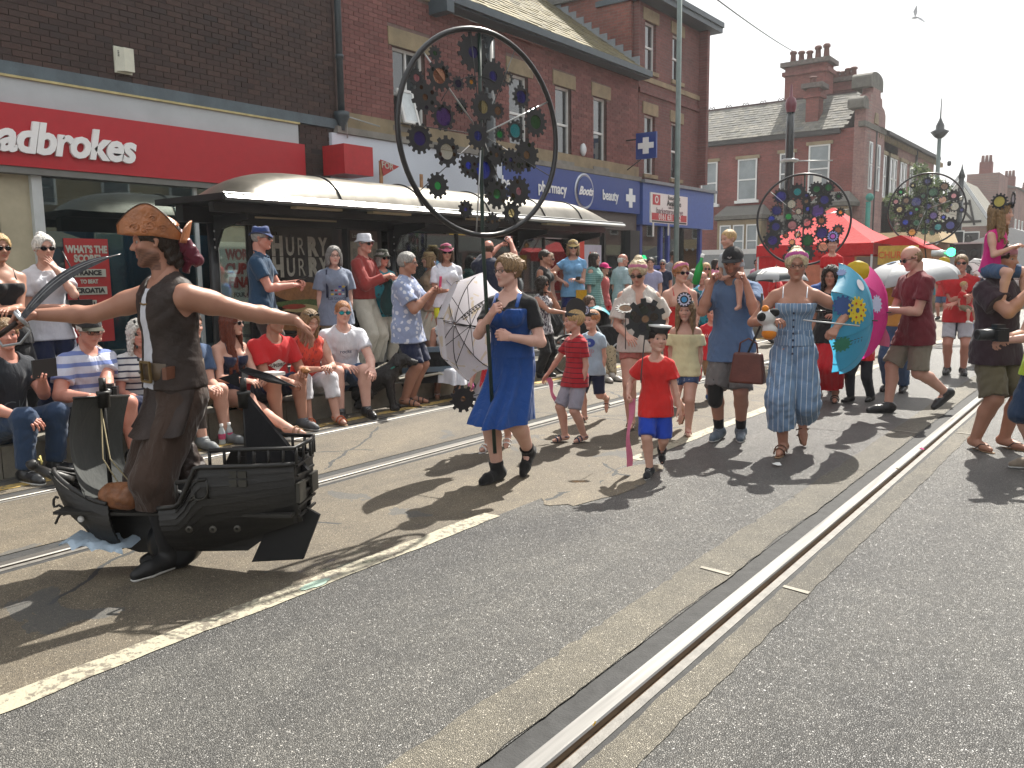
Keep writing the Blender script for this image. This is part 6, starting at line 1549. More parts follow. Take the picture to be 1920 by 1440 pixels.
# kiosk, marquee
kk = empty('wooden_kiosk',(-7.6,33,0),'brown market kiosk with a scalloped pale awning beside the gazebo','kiosk')
m = MB(); m.box(-1.6,1.6,0,3,0,2.35); m.build('body',paint('kiosk_brown',(.32,.14,.05),.7,.2),kk); m = MB(); m.prism([(-1.9,-.4,2.36),(1.9,-.4,2.36),(1.7,-.1,2.75),(-1.7,-.1,2.75)],(0,3.4,0)); m.build('roof',paint('kiosk_roof',(.46,.34,.19),.7,.2),kk)
for i in range(14): m = MB(); m.lathe([(0,-.07),(.07,0),(0,.07)],8,(-1.75 + i * .27,-.45,2.32)); m.build('awning_bulb',BW,kk)
m = MB(); m.box(-1.0,1.0,-.02,-.004,1.1,1.9); m.build('hatch',paint('hatch_dark',(.12,.08,.06),.6),kk)
mq = empty('marquee',(-4.0,36,0),'white canvas marquee stall far down the street behind the crowd','marquee')
M_WC = cloth('white_canvas',(.50,.51,.52),fold=.4)
m = MB(); m.prism([(-2.4,0,2.0),(2.4,0,2.0),(0,0,2.9)],(0,5,0)); m.build('canopy',M_WC,mq); m = MB(); m.box(-2.35,2.35,-.01,.02,1.2,1.995); m.build('front_panel',M_WC,mq)
for x in (-2.3,2.3): m = MB(); m.tube([(x,0,0),(x,0,2)],.04,6); m.build('leg',MATS['gazebo_leg'],mq)
# low concrete barrier and van behind dad
m = MB(); m.prism([(-.25,0,0),(.25,0,0),(.18,0,.8),(-.18,0,.8)],(0,2.6,0)); bo = m.build('concrete_barrier',M_PAVE,None,(-7.3,16.8,0)); tag(bo,'grey concrete barrier block behind the man in the black cap','barrier')
vn = empty('white_van',(-13.6,33.0,0),'white van parked in the side street below the corner building','van',rz=.0); M_VAN = paint('van_white',(.52,.54,.54),.3,.04)
m = MB(); m.prism([(-2.4,0,.5),(-2.4,0,2.3),(1.2,0,2.3),(1.9,0,1.55),(2.6,0,1.35),(2.7,0,.5)],(0,1.9,0)); bdv = m.build('body',M_VAN,vn); m = MB(); m.prism([(.6,-.01,1.5),(.6,-.01,2.1),(1.15,-.01,2.1),(1.7,-.01,1.5)],(0,.02,0)); m.build('side_window',M_PANE,vn)
m = MB(); m.box(-2.0,.3,-.012,.02,1.3,2.1); m.build('side_panel',paint('panel_grey',(.2,.22,.23),.4),vn)
for x in (-1.6,1.8): m = MB(); m.lathe([(.0,-.1),(.22,-.1),(.34,-.08),(.34,.1),(0,.1)],18,(x,.1,.34),(0,1,0)); w = m.build('wheel',M_BLKM,vn)
# street tree
def leafy(label,loc,h,r,n,mat,seed,pal=None):
    rs = np.random.RandomState(seed); root = empty('street_tree',loc,label,'tree')
    m = MB(); m.tube([(0,0,0),(.05,.03,h * .35),(-.04,.05,h * .62)],[.10,.08,.05],8)
    for i in range(6): a = rs.uniform(0,2 * PI); m.tube([(0,0,h * .35),(r * .5 * math.cos(a),r * .5 * math.sin(a),h * .6 + rs.uniform(0,h * .2))],[.05,.015],5)
    m.build('trunk',paint('bark',(.09,.07,.05),.9,.3),root)
    V_ = []; F_ = []; rn = []
    cl = [(rs.normal(size=3) * V(r * .45,r * .45,h * .17) + V(0,0,h * .68),rs.uniform(.22,.42) * r) for _ in range(26)]
    for i in range(n):
        c,q = cl[rs.randint(26)]; d = rs.normal(size=3); d /= np.linalg.norm(d); p = c + d * q * rs.uniform(.5,1.05); s = rs.uniform(.05,.11); u = rs.normal(size=3); u /= np.linalg.norm(u); w = np.cross(u,d); w /= np.linalg.norm(w) + 1e-6
        k = len(V_); V_ += [p - u * s,p + w * s * .5,p + u * s,p - w * s * .5]; F_.append((k,k + 1,k + 2,k + 3)); rn.append(rs.rand())
    me = bpy.data.meshes.new('crown'); me.from_pydata([tuple(v) for v in V_],[],F_); a_ = me.attributes.new('rnd','FLOAT','FACE'); a_.data.foreach_set('value',rn); me.update(); o = link('crown',me,mat,root); return root
t = NT('leaf'); a = t.n('Attribute',attribute_name='rnd').outputs['Fac']; cc = t.ramp(a,[(0,(.04,.07,.02)),(.5,(.08,.12,.045)),(1,(.16,.20,.09))]); t.p(col=cc,rough=.5)
tr = t.n('BsdfTranslucent',{'Color': cc}); mx = t.n('MixShader',{0: .4,1: t.b.outputs[0],2: tr.outputs[0]}); t.t.links.new(mx.outputs[0],t.out.inputs[0]); M_LEAF = t.m
q = onX(1722,430,-7.6); leafy('pale green street tree seen through the farthest gear wheel',(q.x,q.y,0),5.0,1.35,7000,M_LEAF,4)
# gull
gl = empty('seagull',tuple(onY(1716,33,60)),'small gull flying in the white sky at top right','bird'); m = MB(); m.lathe([(0,-.35),(.09,-.1),(.09,.12),(0,.3)],8,(0,0,0),(1,.2,0)); m.build('body',paint('gull_grey',(.35,.36,.38),.7),gl)
m = MB(); m.prism([(0,-.08,0),(-.15,-.1,.45),(.05,.05,.95),(.1,.15,.4)],(.02,0,0)); m.build('wing',MATS['gull_grey'],gl); m = MB(); m.prism([(.1,-.08,0),(.35,-.1,-.25),(.75,.05,-.5),(.4,.1,-.1)],(.02,0,.02)); m.build('wing',MATS['gull_grey'],gl)
gl.scale = (.8,.8,.8)
# ------------------------------------------------------------------ the people
F = cloth
def Wp(px,py,dd=0.0): return ('w',px,py,dd)
c_navy = F('navy_cotton',(.012,.018,.05)); c_red = F('red_cotton',(.50,.018,.022)); c_white = F('white_cotton',(.60,.61,.66)); c_black = F('black_cotton',(.012,.012,.014))
c_khaki = F('khaki_cotton',(.20,.165,.11)); c_grey = F('grey_cotton',(.25,.25,.28)); c_denim = F('blue_denim',(.045,.085,.17)); c_denimd = F('dark_denim',(.02,.042,.09)); c_cream = F('cream_cotton',(.46,.43,.37))
leather = paint('brown_leather_strap',(.10,.04,.018),.5,.3); tansole = paint('tan_sole',(.25,.15,.08),.7,.2); wsole = paint('white_sole',(.55,.55,.53),.6)
FR = 'spectators seated on the platform kerb'; ST = 'spectators standing on the tram platform'; PR_ = 'people walking in the parade'; BK = 'people in the far crowd'
VF,VM,VC = .0088,.0115,.0145
KX_ = -7.1
# --- the pirate
M_PB = paint('pirate_leather',(.030,.020,.017),.58,.35,.5,7,fine=50,spec=.3); M_PT = F('pirate_trousers',(.050,.030,.022),fold=.9); M_PW = F('pirate_shirt',(.55,.56,.62))
PI_ = person('pirate performer in leather tricorn and waistcoat with outstretched arms in a ship costume',(-4.05,2.44),-62,1.85,'man','tan',('short','dark'),look=-95,nod=.0,
    feet=[(-.02,.12,0),(.10,-.02,0)],handL=Wp(566,603,.05),handR=Wp(66,590,.34),poseL='droop',poseR='grip',dorL=(0,.2,1),dorR=(0,0,1),elbL=(0,0,-1),elbR=(0,-.6,-.3),lean=.03,
    under=('sleeveless',M_PW,dict(hem=-.01,off=.008)),top=('vest',M_PB,dict(hem=-.008,off=.014,loose=.1,flare=0,open=(.030,.085,.02),name='waistcoat',vneck=.05)),bottom=('culottes',M_PT,dict(len=1.30,wide=.020,waist=.07)),shoes=('boots',paint('pirate_boots',(.012,.012,.013),.6,.2),wsole,.20),
    beard=1,vox=VF)
J = PI_['J']; H_ = PI_['H']; rootP = PI_['root']
skirt_mesh(PI_,M_PB,dict(len=.19,top=.075,flare=.04,folds=5,amp=.02,r0=.088,name='coat_tails'))
m = MB(); n = 36; vs = []
for z,r in ((.035,.092),(.037,.100),(.083,.097),(.085,.09)):
    for k in range(n): a = 2 * PI * k / n; q = J['P'] + J['sp'] * z * H_ + J['rt'] * math.cos(a) * r * H_ + J['fw'] * math.sin(a) * r * .80 * H_; vs.append(tuple(q))
m.add(vs,[(i * n + k,i * n + (k + 1) % n,((i + 1) % 4) * n + (k + 1) % n,((i + 1) % 4) * n + k) for i in range(4) for k in range(n)],True); bl = m.build('belt',paint('belt_leather',(.085,.055,.03),.5,.3),rootP)
q = J['P'] + J['sp'] * .06 * H_ + J['fw'] * .083 * H_ + J['rt'] * -.005
m = MB(); u = Vector(J['rt']) * .045; w = Vector(J['sp']) * .05; c = Vector(q)
for a,b in ((-u - w,u - w),(u - w,u + w),(u + w,-u + w),(-u + w,-u - w)): m.bar(c + a,c + b,.012,.012)
m.build('buckle',paint('old_brass',(.25,.17,.07),.4,.2,metal=.7),bl)
q = J['P'] + J['sp'] * .06 * H_ + J['fw'] * .055 * H_ - J['rt'] * .085 * H_; m = MB(); m.obox(q,unit(J['fw'] - J['rt'] * .5) * .05,unit(J['rt'] + J['fw'] * .5) * .012,V(0,0,.03)); m.build('belt_pouch',paint('pouch_leather',(.14,.05,.025),.4,.3),bl)
for i in range(5): q = J['N'] - J['sp'] * (.10 + .035 * i) * H_ + J['fw'] * .092 * H_ + J['rt'] * .02; m = MB(); m.lathe([(.009,0),(.009,.006),(0,.008)],8,q,J['fw']); m.build('button',PD,rootP)
# necklace
m = MB(); N_ = J['N']; m.tube([N_ + J['rt'] * math.sin(a) * .055 * H_ + J['fw'] * (.02 + .05 * math.cos(a)) * H_ - J['sp'] * (.02 + .035 * math.cos(a)) * H_ for a in np.linspace(-2.2,2.2,15)],.005,5); m.build('necklace',MATS['old_brass'],rootP)
# tricorn + bandana (head units)
def tric(R):
    M_T = paint('tooled_leather',(.36,.13,.045),.30,.35,.9,9,fine=34,spec=.7)
    pr = [E_((0,-.08,.22),(.37,.45,.34),k=.05)]
    P,Q = sdf_raw(pr,.035,clips=[(V(0,-.25,-1),-.20)],pad=.1); hat = link('tricorn_hat',nmesh('tricorn_hat',xf(R['HM'],P),Q),M_T,R['root'])
    for sgn in (-1,1,0):      # side flaps and back flap turned up
        vs = []; nu,nv = 22,7
        for i in range(nu + 1):
            t = i / nu
            for j in range(nv + 1):
                w = j / nv
                if sgn:
                    y = .66 - 1.26 * t; x = sgn * (.42 * math.sin(PI * min(1,max(0,t * .92 + .02))) ** .6 + .05 * w); h = .13 + .60 * math.sin(PI * (t * .86 + .10)) ** 1.15 * w - .02 * t - .05 * (1 - t) * 0
                    z = h - .30 * (y < 0) * (-y) * .5 + .12 * max(0,y - .3) + (.02 * w)
                    vs.append((x * (1 - .10 * w),y,z))
                else:
                    x = -.42 + .84 * t; y = -.52 - .12 * math.cos(PI * (t - .5)) - .10 * w; vs.append((x,y,-.02 + .46 * w * math.sin(PI * (.12 + .76 * t)) ** .5))
        fs = [(i * (nv + 1) + j,(i + 1) * (nv + 1) + j,(i + 1) * (nv + 1) + j + 1,i * (nv + 1) + j + 1) for i in range(nu) for j in range(nv)]
        me = bpy.data.meshes.new('brim_flap'); me.from_pydata([tuple(v) for v in xf(R['HM'],np.array(vs))],[],fs); me.polygons.foreach_set('use_smooth',[True] * len(fs)); fl = link('brim_flap',me,M_T,hat)
        sm_ = fl.modifiers.new('s','SOLIDIFY'); sm_.thickness = .006
        # tooled scrolls, raised on the leather
        if sgn:
            for (cy,cz,r0,tw) in ((.30,.28,.10,1),(.02,.33,.13,-1),(-.22,.26,.10,1),(.12,.20,.07,-1),(-.05,.46,.07,1)):
                mb = MB(); pts = []
                for k in range(16):
                    a = tw * k * .55; rr = r0 * (1 - k / 18); y = cy + rr * math.cos(a); z = cz + rr * math.sin(a) * .8; t = (0.66 - y) / 1.26
                    pts.append((sgn * (.42 * math.sin(PI * min(1,max(0,t * .92 + .02))) ** .6 * .96 + .035),y,z))
                mb.tube(pts,.010,5); hput(R,mb,'tooled_scroll',M_T,fl)
            mb = MB(); pts = []
            for i in range(nu + 1): pts.append(vs[i * (nv + 1) + nv])
            mb.tube(pts,.012,5); hput(R,mb,'edge_binding',paint('edge_dark',(.05,.03,.02),.5),fl)
    pr = [C_((0,-.42,.12),(0,-.56,-.08),.17,.13,k=.06),C_((0,-.56,-.05),(.04,-.78,-.36),.17,.13,k=.05),C_((.02,-.66,-.20),(.10,-.56,-.56),.12,.07,k=.04)]
    P,Q = sdf_raw(pr,.03,wr=(.03,22,4)); link('bandana',nmesh('bandana',xf(R['HM'],P),Q),cloth('maroon_satin',(.10,.012,.028),rough=.35),R['root'])
tric(PI_)
P_,Q_ = sdf_raw([C_((0,-.30,.0),(.0,-.40,-.40),.22,.14,k=.05),C_((.16,-.25,.0),(.14,-.30,-.38),.14,.08,k=.05),C_((-.16,-.25,.0),(-.14,-.30,-.38),.14,.08,k=.05)],.03,wr=(.03,30,9)); link('nape_hair',nmesh('nape_hair',xf(PI_['HM'],P_),Q_),hair_mat('hair_dark',HR['dark']),rootP)
# cutlass
h,xd,yd,zd = PI_['hands'][1]; cu = empty('cutlass',(0,0,0),'long curved dark steel cutlass held up in the hand of the pirate','sword')
hand = rootP.matrix_basis @ Vector(h); T_ = at(218,468,5.0); G0 = at(38,600,5.02); cu.location = G0; d = (T_ - G0); u = d.normalized(); v_ = u.cross(Vector((-.87,.49,0))).normalized()
if v_.z < 0: v_ = -v_
m = MB(); n = 22; top = []; bot = []
for i in range(n + 1):
    t = i / n; c = u * (t * d.length) + v_ * (.045 * math.sin(PI * t) - .03 * t ** 4); wd = .016 + .010 * math.sin(PI * min(1,t * 1.1)) * (t > .1); wd = wd if t < .8 else wd * max(.02,(1 - t) / .2); top.append(c + v_ * wd); bot.append(c - v_ * wd)
nn = u.cross(v_) * .003
for i in range(n): m.prism([bot[i],bot[i + 1],top[i + 1],top[i]],nn)
m.build('blade',paint('dark_steel',(.10,.105,.12),.3,.4,.4,20,metal=.7,fine=90),cu)
m = MB(); m.tube([b * .5 + a * .5 + nn * 1.4 for a,b in zip(top[3:],bot[3:])],.0025,4); m.tube([a + (b - a) * .25 + nn * 1.2 for a,b in zip(top[2:-2],bot[2:-2])],.002,4); m.build('fuller',paint('worn_edge',(.35,.36,.38),.35,metal=.6),cu)
m = MB(); m.tube([-u * .13,-u * .02],.014,8); m.build('grip',M_PB,cu)
m = MB(); m.tube([-u * .14 - v_ * .0,-u * .15 - v_ * .05,-u * .08 - v_ * .09,u * .0 - v_ * .07,u * .02 + v_ * .05],.008,6); m.lathe([(0,-.006),(.05,0),(.055,.012),(0,.02)],14,(0,0,0),u); m.build('hand_guard',MATS['worn_edge'],cu)

# --- ship costume
hd = math.radians(-148); SHIP = empty('ship_costume',(-4.12,2.32,0),'black model galleon costume with two masts worn round the legs of the pirate','costume',rz=hd)
def hull(x,side):   # returns half width, top z, bottom z, flare
    t = (x + .82) / 1.36; hw = .23 * (math.sin(PI * min(1,max(0,.16 + .84 * t))) ** .62) if t < 1 else 0
    top = .395 + .0 * t
    if x < -.25: top = .40 + .20 * min(1,(-.25 - x) / .10)
    if x > .20: top = .40 + .14 * ((x - .20) / .36) ** 1.3
    if -.25 <= x <= .2: top = .40 - .02 * math.sin(PI * (x + .25) / .45)
    bot = .12 + .16 * max(0,(-.25 - x) / .57) ** 1.2 + .20 * max(0,(x - .18) / .36) ** 1.6
    return hw,top,bot
M_HULL = []
def hull_mat():
    t = NT('hull_black'); v = t.coord(); n = t.noise(9,5,.65,t.mapping(v,(.35,1,3))); n2 = t.noise(50,3,.6,v)
    t.p(col=t.ramp(n,[(.3,(.006,.006,.006)),(.6,(.014,.013,.012)),(.85,(.035,.030,.024))]),rough=t.math('ADD',t.math('MULTIPLY',n2,.25),.34)); t.bump(t.math('ADD',n,t.math('MULTIPLY',n2,.3)),.5,.008); return t.m
M_H = hull_mat(); NS = 9
for side in (1,-1):
    rng = [(-.82,-.14),(.15,.54)] if side == 1 else [(-.82,.54)]
    for (xa,xb) in rng:
        for k in range(NS):
            n = max(6,int((xb - xa) / .045)); vs = []
            for i in range(n + 1):
                x = xa + (xb - xa) * i / n; hw,tp_,bt = hull(x,side)
                for tt,off in ((k / NS,.010),((k + 1) / NS + .012,.0),((k + 1) / NS + .012,-.014),(k / NS,-.004)):
                    z = bt + (tp_ - bt) * min(tt,1.0); w = hw * (math.sin(PI / 2 * min(1,.18 + tt * .95)) ** .8) + off; vs.append((x + .05 * (tt - .5) * (x > .3) * 1.5,side * max(w,.004),z))
            fs = [(i * 4 + a,i * 4 + (a + 1) % 4,(i + 1) * 4 + (a + 1) % 4,(i + 1) * 4 + a) for i in range(n) for a in range(4)] + [(0,1,2,3),(n * 4 + 3,n * 4 + 2,n * 4 + 1,n * 4)]
            o = mk('plank',vs,fs,M_H,SHIP)
    for (xa,xb) in rng: m = MB(); m.tube([(x,side * (hull(x,1)[0] + .012),hull(x,1)[1] + .004) for x in np.linspace(xa,xb,24)],.012,6); m.build('gunwale',M_H,SHIP)
hw,tp_,bt = hull(-.82,1); m = MB(); m.prism([(-.825,-hw,tp_),(-.80,-hw * .6,bt),(-.80,hw * .6,bt),(-.825,hw,tp_)],(.02,0,0)); tr_ = m.build('transom',M_H,SHIP)
for z in np.linspace(bt + .04,tp_ - .02,6): m = MB(); m.box(-.836,-.824,-hw * .85,hw * .85,z,z + .012); m.build('transom_moulding',M_H,tr_)
for y in (-.1,.1): m = MB(); m.box(-.845,-.826,y - .05,y + .05,.40,.50); m.build('stern_window',paint('window_relief',(.03,.028,.022),.5),tr_)
m = MB(); m.box(-.80,.46,-.17,.17,.33,.345); m.build('deck',paint('deck_black',(.02,.018,.015),.7),SHIP)
m = MB(); m.prism([(-.83,0,.34),(-.60,0,.20),(-.52,0,.04),(-.80,0,.06),(-.90,0,.30)],(0,.02,0)); m.build('rudder',paint('rudder_black',(.007,.007,.008),.7),SHIP)
m = MB(); m.prism([(-.78,-.012,.30),(.50,-.012,.34),(.36,-.012,.16),(.1,-.012,.08),(-.5,-.012,.10)],(0,.024,0)); m.build('keel',M_H,SHIP)
for x in (-.30,-.42,-.54): hw,tp_,bt = hull(x,1); m = MB(); m.lathe([(.012,0),(.018,.004),(.018,.010),(.009,.012)],12,(x,hw + .004,.285),(0,1,0)); m.build('port_hole',paint('port_rim',(.05,.045,.035),.4),SHIP)
m = MB(); m.lathe([(.0,0),(.018,.004),(.016,.010),(.0,.012)],12,(.33,hull(.33,1)[0] + .006,.30),(0,1,0)); m.build('white_badge',BW,SHIP)
# carved square + scroll on the quarter
for i in range(2):
    for j in range(2): m = MB(); m.box(-.60 + i * .05 - .8 * .0,-.56 + i * .05,hull(-.6,1)[0] + .012,hull(-.6,1)[0] + .020,.50 + j * .045,.535 + j * .045); m.build('carved_square',MATS['window_relief'],SHIP)
m = MB(); m.tube([(-.30 - .10 * t - .02 * math.sin(9 * t),hull(-.35,1)[0] + .012,.43 + .05 * math.sin(7 * t) * t + .06 * t) for t in np.linspace(0,1,18)],.004,5); m.build('scroll_carving',MATS['window_relief'],SHIP)
# stern rail, half deck rail
def rail(pts,h,nb,nm='stern_rail'):
    m = MB(); P = [Vector(p) for p in pts]; m.tube([p + Vector((0,0,h)) for p in P],.011,6); r_ = m.build(nm,M_H,SHIP)
    L = [0]
    for a,b in zip(P[:-1],P[1:]): L.append(L[-1] + (b - a).length)
    for k in range(nb + 1):
        s_ = L[-1] * k / nb; i = max(j for j in range(len(L) - 1) if L[j] <= s_ + 1e-6); q = P[i].lerp(P[i + 1],(s_ - L[i]) / (L[i + 1] - L[i])); m = MB(); m.tube([q,q + Vector((0,0,h))],.008,6); m.build('baluster',M_H,r_)
hs_ = hull(-.82,1)[0]; hq = hull(-.45,1)[0]
rail([(-.42,hq,.60),(-.83,hs_ + .01,.60),(-.86,0,.61),(-.83,-hs_ - .01,.60),(-.42,-hq,.60)],.085,16)
rail([(-.24,hull(-.24,1)[0],.42),(-.40,hull(-.4,1)[0],.44)],.10,2,'deck_rail')
# bowsprit figure, anchor rope
m = MB(); m.tube([(.46,0,.46),(.56,0,.50),(.64,0,.535)],[.035,.028,.02],8); m.lathe([(0,-.03),(.028,-.01),(.03,.015),(.012,.04),(0,.045)],10,(.66,0,.55),(1,0,.3)); m.build('bowsprit',M_H,SHIP)
m = MB(); m.tube([(.60,.02,.56),(.62,.0,.60),(.65,-.02,.58),(.61,0,.57)],.005,5); m.build('cord',paint('yellow_cord',(.45,.38,.12),.8),SHIP)
m = MB(); m.tube([(.47 + .03 * math.sin(a * 3),.10,.40 - .05 * a + .015 * math.sin(a * 7)) for a in np.linspace(0,2.6,16)],.007,5); m.build('anchor_rope',paint('dark_rope',(.03,.028,.025),.9),SHIP)
M_SAILG = F('grey_sail',(.075,.080,.078),fold=.3); M_SAILB = F('black_sail',(.006,.006,.008),fold=.3)
def mast(x,z1,nm='mast'):
    m = MB(); m.tube([(x,0,.33),(x,0,z1)],[.013,.010],8); o = m.build(nm,M_H,SHIP)
    m = MB(); m.lathe([(.0,-.035),(.03,-.035),(.032,.03),(.035,.035),(.035,.05),(.0,.05)],14,(x,0,z1 - .10)); m.build('crows_nest',M_H,o)
    m = MB(); m.tube([(x,0,z1 - .05),(x,0,z1 + .02)],.018,8); m.build('mast_head',M_H,o); return o
mf = mast(.24,1.0); ma_ = mast(-.52,1.0)
# square foresail bellying forward
vs = []; n = 14
for i in range(n + 1):
    for j in range(n + 1):
        t = i / n; s_ = j / n - .5; w = .32 + .05 * (1 - t); vs.append((.245 + .10 * math.sin(PI * t) * (1 - (2 * s_) ** 2 * .5) + s_ * .06,s_ * w * 1.1,.92 - .53 * t - .06 * (s_ + .5) * 0 + .05 * s_))
sl_ = mk('foresail',vs,[(i * (n + 1) + j,i * (n + 1) + j + 1,(i + 1) * (n + 1) + j + 1,(i + 1) * (n + 1) + j) for i in range(n) for j in range(n)],M_SAILG,SHIP,True)
sl_.rotation_euler = (0,0,0)
m = MB(); m.tube([(.22,-.21,.895),(.27,.21,.945)],.008,6); m.build('yard',M_H,mf)
for s_ in (-1,1): m = MB(); m.tube([(.24,.03,.86),(.22 + .02 * s_,.05,.60),(.10 if s_ > 0 else .02,.10,.42)],.0035,5); m.build('rigging_rope',paint('rope',(.33,.28,.17),.9),SHIP)
# lateen sail at the stern
mk('mizzen_sail',[(-.52,.012,.95),(-.53,.02,.42),(-.86,.06,.55),(-.535,.0,.95),(-.545,.008,.42),(-.87,.045,.55)],[(0,1,2),(5,4,3),(0,2,5,3),(1,4,5,2),(0,3,4,1)],M_SAILB,SHIP)
mk('pennant',[(-.50,0,.97),(-.50,0,1.05),(-.40,.02,1.02),(-.50,.004,.97),(-.50,.004,1.05),(-.40,.024,1.02)],[(0,1,2),(5,4,3)],M_SAILB,SHIP)
m = MB(); n = 10; m.prism([(-.50,.0,1.055),(-.55,.0,1.075),(-.68,.02,1.04),(-.84,.10,.985),(-.66,.02,1.0)],(0,.006,0)); m.build('pennant',M_SAILB,SHIP)
# cargo on the deck and underside
P_,Q_ = sdf_raw([C_((.16,.12,.42),(.05,.15,.43),.065,.07,k=.03)],.01,wr=(.008,30,2)); link('leather_barrel',nmesh('leather_barrel',P_,Q_),paint('cask_leather',(.19,.075,.03),.4,.3,.4,20),SHIP)
P_,Q_ = sdf_raw([C_((.10,-.05,.46),(.0,-.02,.44),.05,.06,k=.03),C_((.02,-.02,.46),(-.10,.0,.42),.05,.04,k=.03)],.01,wr=(.012,34,5)); link('cream_bundle',nmesh('cream_bundle',P_,Q_),F('bundle_cream',(.42,.36,.26)),SHIP)
P_,Q_ = sdf_raw([C_((-.14,.02,.42),(-.36,.04,.44),.06,.07,k=.03)],.012,wr=(.015,30,6)); link('fishing_net',nmesh('fishing_net',P_,Q_),paint('net_black',(.018,.018,.019),.8,.5,.8,30),SHIP)
m = MB(); m.tube([(-.12,.10,.46),(-.30,.13,.42)],.008,6); m.build('silver_rod',M_SIL,SHIP)
m = MB(); m.box(-.70,-.62,.0,.10,.50,.57); m.build('treasure_box',paint('box_wood',(.40,.25,.10),.6,.2),SHIP)
vs = []; n = 20
for i in range(n + 1):
    for j,(yy,zz) in enumerate(((.02,.20),(.10,.18),(.19,.195),(.20,.175))): t = i / n; vs.append((.42 - .34 * t,yy + .02 * math.sin(t * 19 + j),zz - .035 * t + .012 * math.sin(t * 23 + j * 2)))
mk('wave_cloth',vs,[(i * 4 + j,i * 4 + j + 1,(i + 1) * 4 + j + 1,(i + 1) * 4 + j) for i in range(n) for j in range(3)],F('pale_blue_cloth',(.42,.52,.62)),SHIP,True)
m = MB(); m.lathe([(.0,-.06),(.10,-.06),(.14,-.04),(.14,.04),(.10,.06),(0,.06)],22,(-.10,.0,.14),(0,1,0)); m.build('hidden_wheel',M_BLKM,SHIP)
P_,Q_ = sdf_raw([C_((-.14,-.06,.60),(-.20,-.04,.47),.085,.07,k=.03),C_((-.20,-.04,.47),(-.28,.0,.45),.07,.04,k=.03)],.012,wr=(.02,24,8)); link('boot_cuff',nmesh('boot_cuff',P_,Q_),M_PB,SHIP)

# --- seated on the kerb
def seat(label,y,face,**k): return person(label,(KX_,y),face,k.pop('h',1.7),k.pop('kind','man'),k.pop('skin','fair'),k.pop('hair',('short','brown')),legs='sit',group=FR,vox=VM,**k)
S1 = seat('man in black printed tee and jeans holding up a tablet at the left kerb end',2.80,38,h=1.74,hair=('short','dirty'),skin='red',top=('tee',F('ck_black',(.02,.024,.032)),dict(hem=.04)),bottom=('trousers',c_denimd),shoes=('trainers',M_BLKM,wsole),handL=(-.02,.42,.78),handR=(.16,.40,.50),poseL='hold',lean=.15,feet=[(-.15,.36,0),(.16,.40,0)],look=8)
tee_text(S1,'Calvin Klein Jeans',.050,-.40,paint('print_grey',(.22,.25,.27),.6),xs=.85); tee_text(S1,'CK',.17,-.37,paint('print_dim',(.09,.11,.12),.6),bold=-.003)
tb = empty('tablet',tuple(S1['root'].matrix_basis @ Vector((.02,.50,.86))),'black tablet in a case held up by the man in jeans','tablet',rz=S1['root'].rotation_euler.z)
m = MB(); m.box(-.105,.105,-.006,.006,-.07,.07); m.build('tablet_case',M_BLK,tb)
S2 = seat('moustached man in dark cap and blue striped polo holding a camera',3.42,34,h=1.74,fat=1.22,skin='red',hair=('short','white'),look=26,nod=.15,beard=3,glasses=('spec',),hat=('cap',F('cap_dark',(.03,.03,.032)),F('cap_olive',(.035,.035,.022))),top=('polo',F('stripe_polo',(.50,.52,.62),(.14,.19,.42),'hstripe',11,.36),dict(hem=.03)),bottom=('shorts',F('slate_cotton',(.05,.06,.085))),shoes=('trainers',M_BLKM),handL=(.12,.50,.62),handR=(.24,.44,.60),poseL='hold',poseR='hold',lean=.22)
def camera_thing(loc,rz,label,s=1.0,zoom=.07):
    c = empty('camera',loc,label,'camera',rz=rz); m = MB(); m.box(-.065 * s,.065 * s,-.03 * s,.03 * s,-.042 * s,.042 * s); m.box(-.03 * s,.03 * s,-.028 * s,.03 * s,.043 * s,.065 * s); m.box(-.068 * s,-.035 * s,.0,.045 * s,-.04 * s,.03 * s); m.build('camera_body',M_BLK,c)
    m = MB(); m.lathe([(.034 * s,.03 * s),(.036 * s,.05 * s),(.036 * s,zoom + .03 * s),(.028 * s,zoom + .03 * s),(.0,zoom + .01)],16,(0,0,0),(0,1,0)); m.build('lens',M_BLKM,c); return c
def wl(R,x,y,z): return tuple(R['root'].matrix_basis @ Vector((x,y,z)))
camera_thing(wl(S2,.17,.60,.64),S2['root'].rotation_euler.z - .9,'black compact camera in the hands of the striped polo man')
m = MB(); a = Vector(wl(S2,.14,.58,.60)); m.tube([a,a + Vector((.02,.0,-.12)),a + Vector((.0,.02,-.30)),a + Vector((.05,-.02,-.36))],.009,4); o = m.build('camera_strap',M_BLK,None); tag(o,'black camera strap hanging beside the knee of the striped polo man','strap')
S4 = seat('dark haired woman turned sideways between the capped man and the white haired woman',3.72,60,h=1.66,kind='woman',hair=('bun','brown'),look=75,top=('sleeveless',F('beige_knit',(.30,.22,.17))),bottom=('trousers',c_black),shoes=('trainers',M_BLKM))
S4['root'].location.x -= .42
S3 = seat('white haired smiling woman in white top with navy stripes',3.92,18,h=1.60,kind='woman',skin='red',fat=1.15,hair=('curly','white'),look=10,top=('tee',F('breton',(.62,.62,.62),(.03,.035,.07),'hstripe',18,.28),dict(hem=.03)),bottom=('trousers',c_navy),shoes=('sandals',M_BLKM),handL=(-.05,.40,.50),handR=(.10,.36,.50),lean=.2)
S5b = seat('man in blue tee leaning on his knees, mostly hidden behind the pirate',4.30,40,h=1.76,hair=('short','brown'),top=('tee',c_denim,dict(hem=.03)),bottom=('shorts',c_khaki),shoes=('trainers',paint('grey_shoe',(.12,.13,.135),.6,.3),M_BLKM),handL=(-.02,.48,.54),handR=(.12,.46,.55),lean=.35)
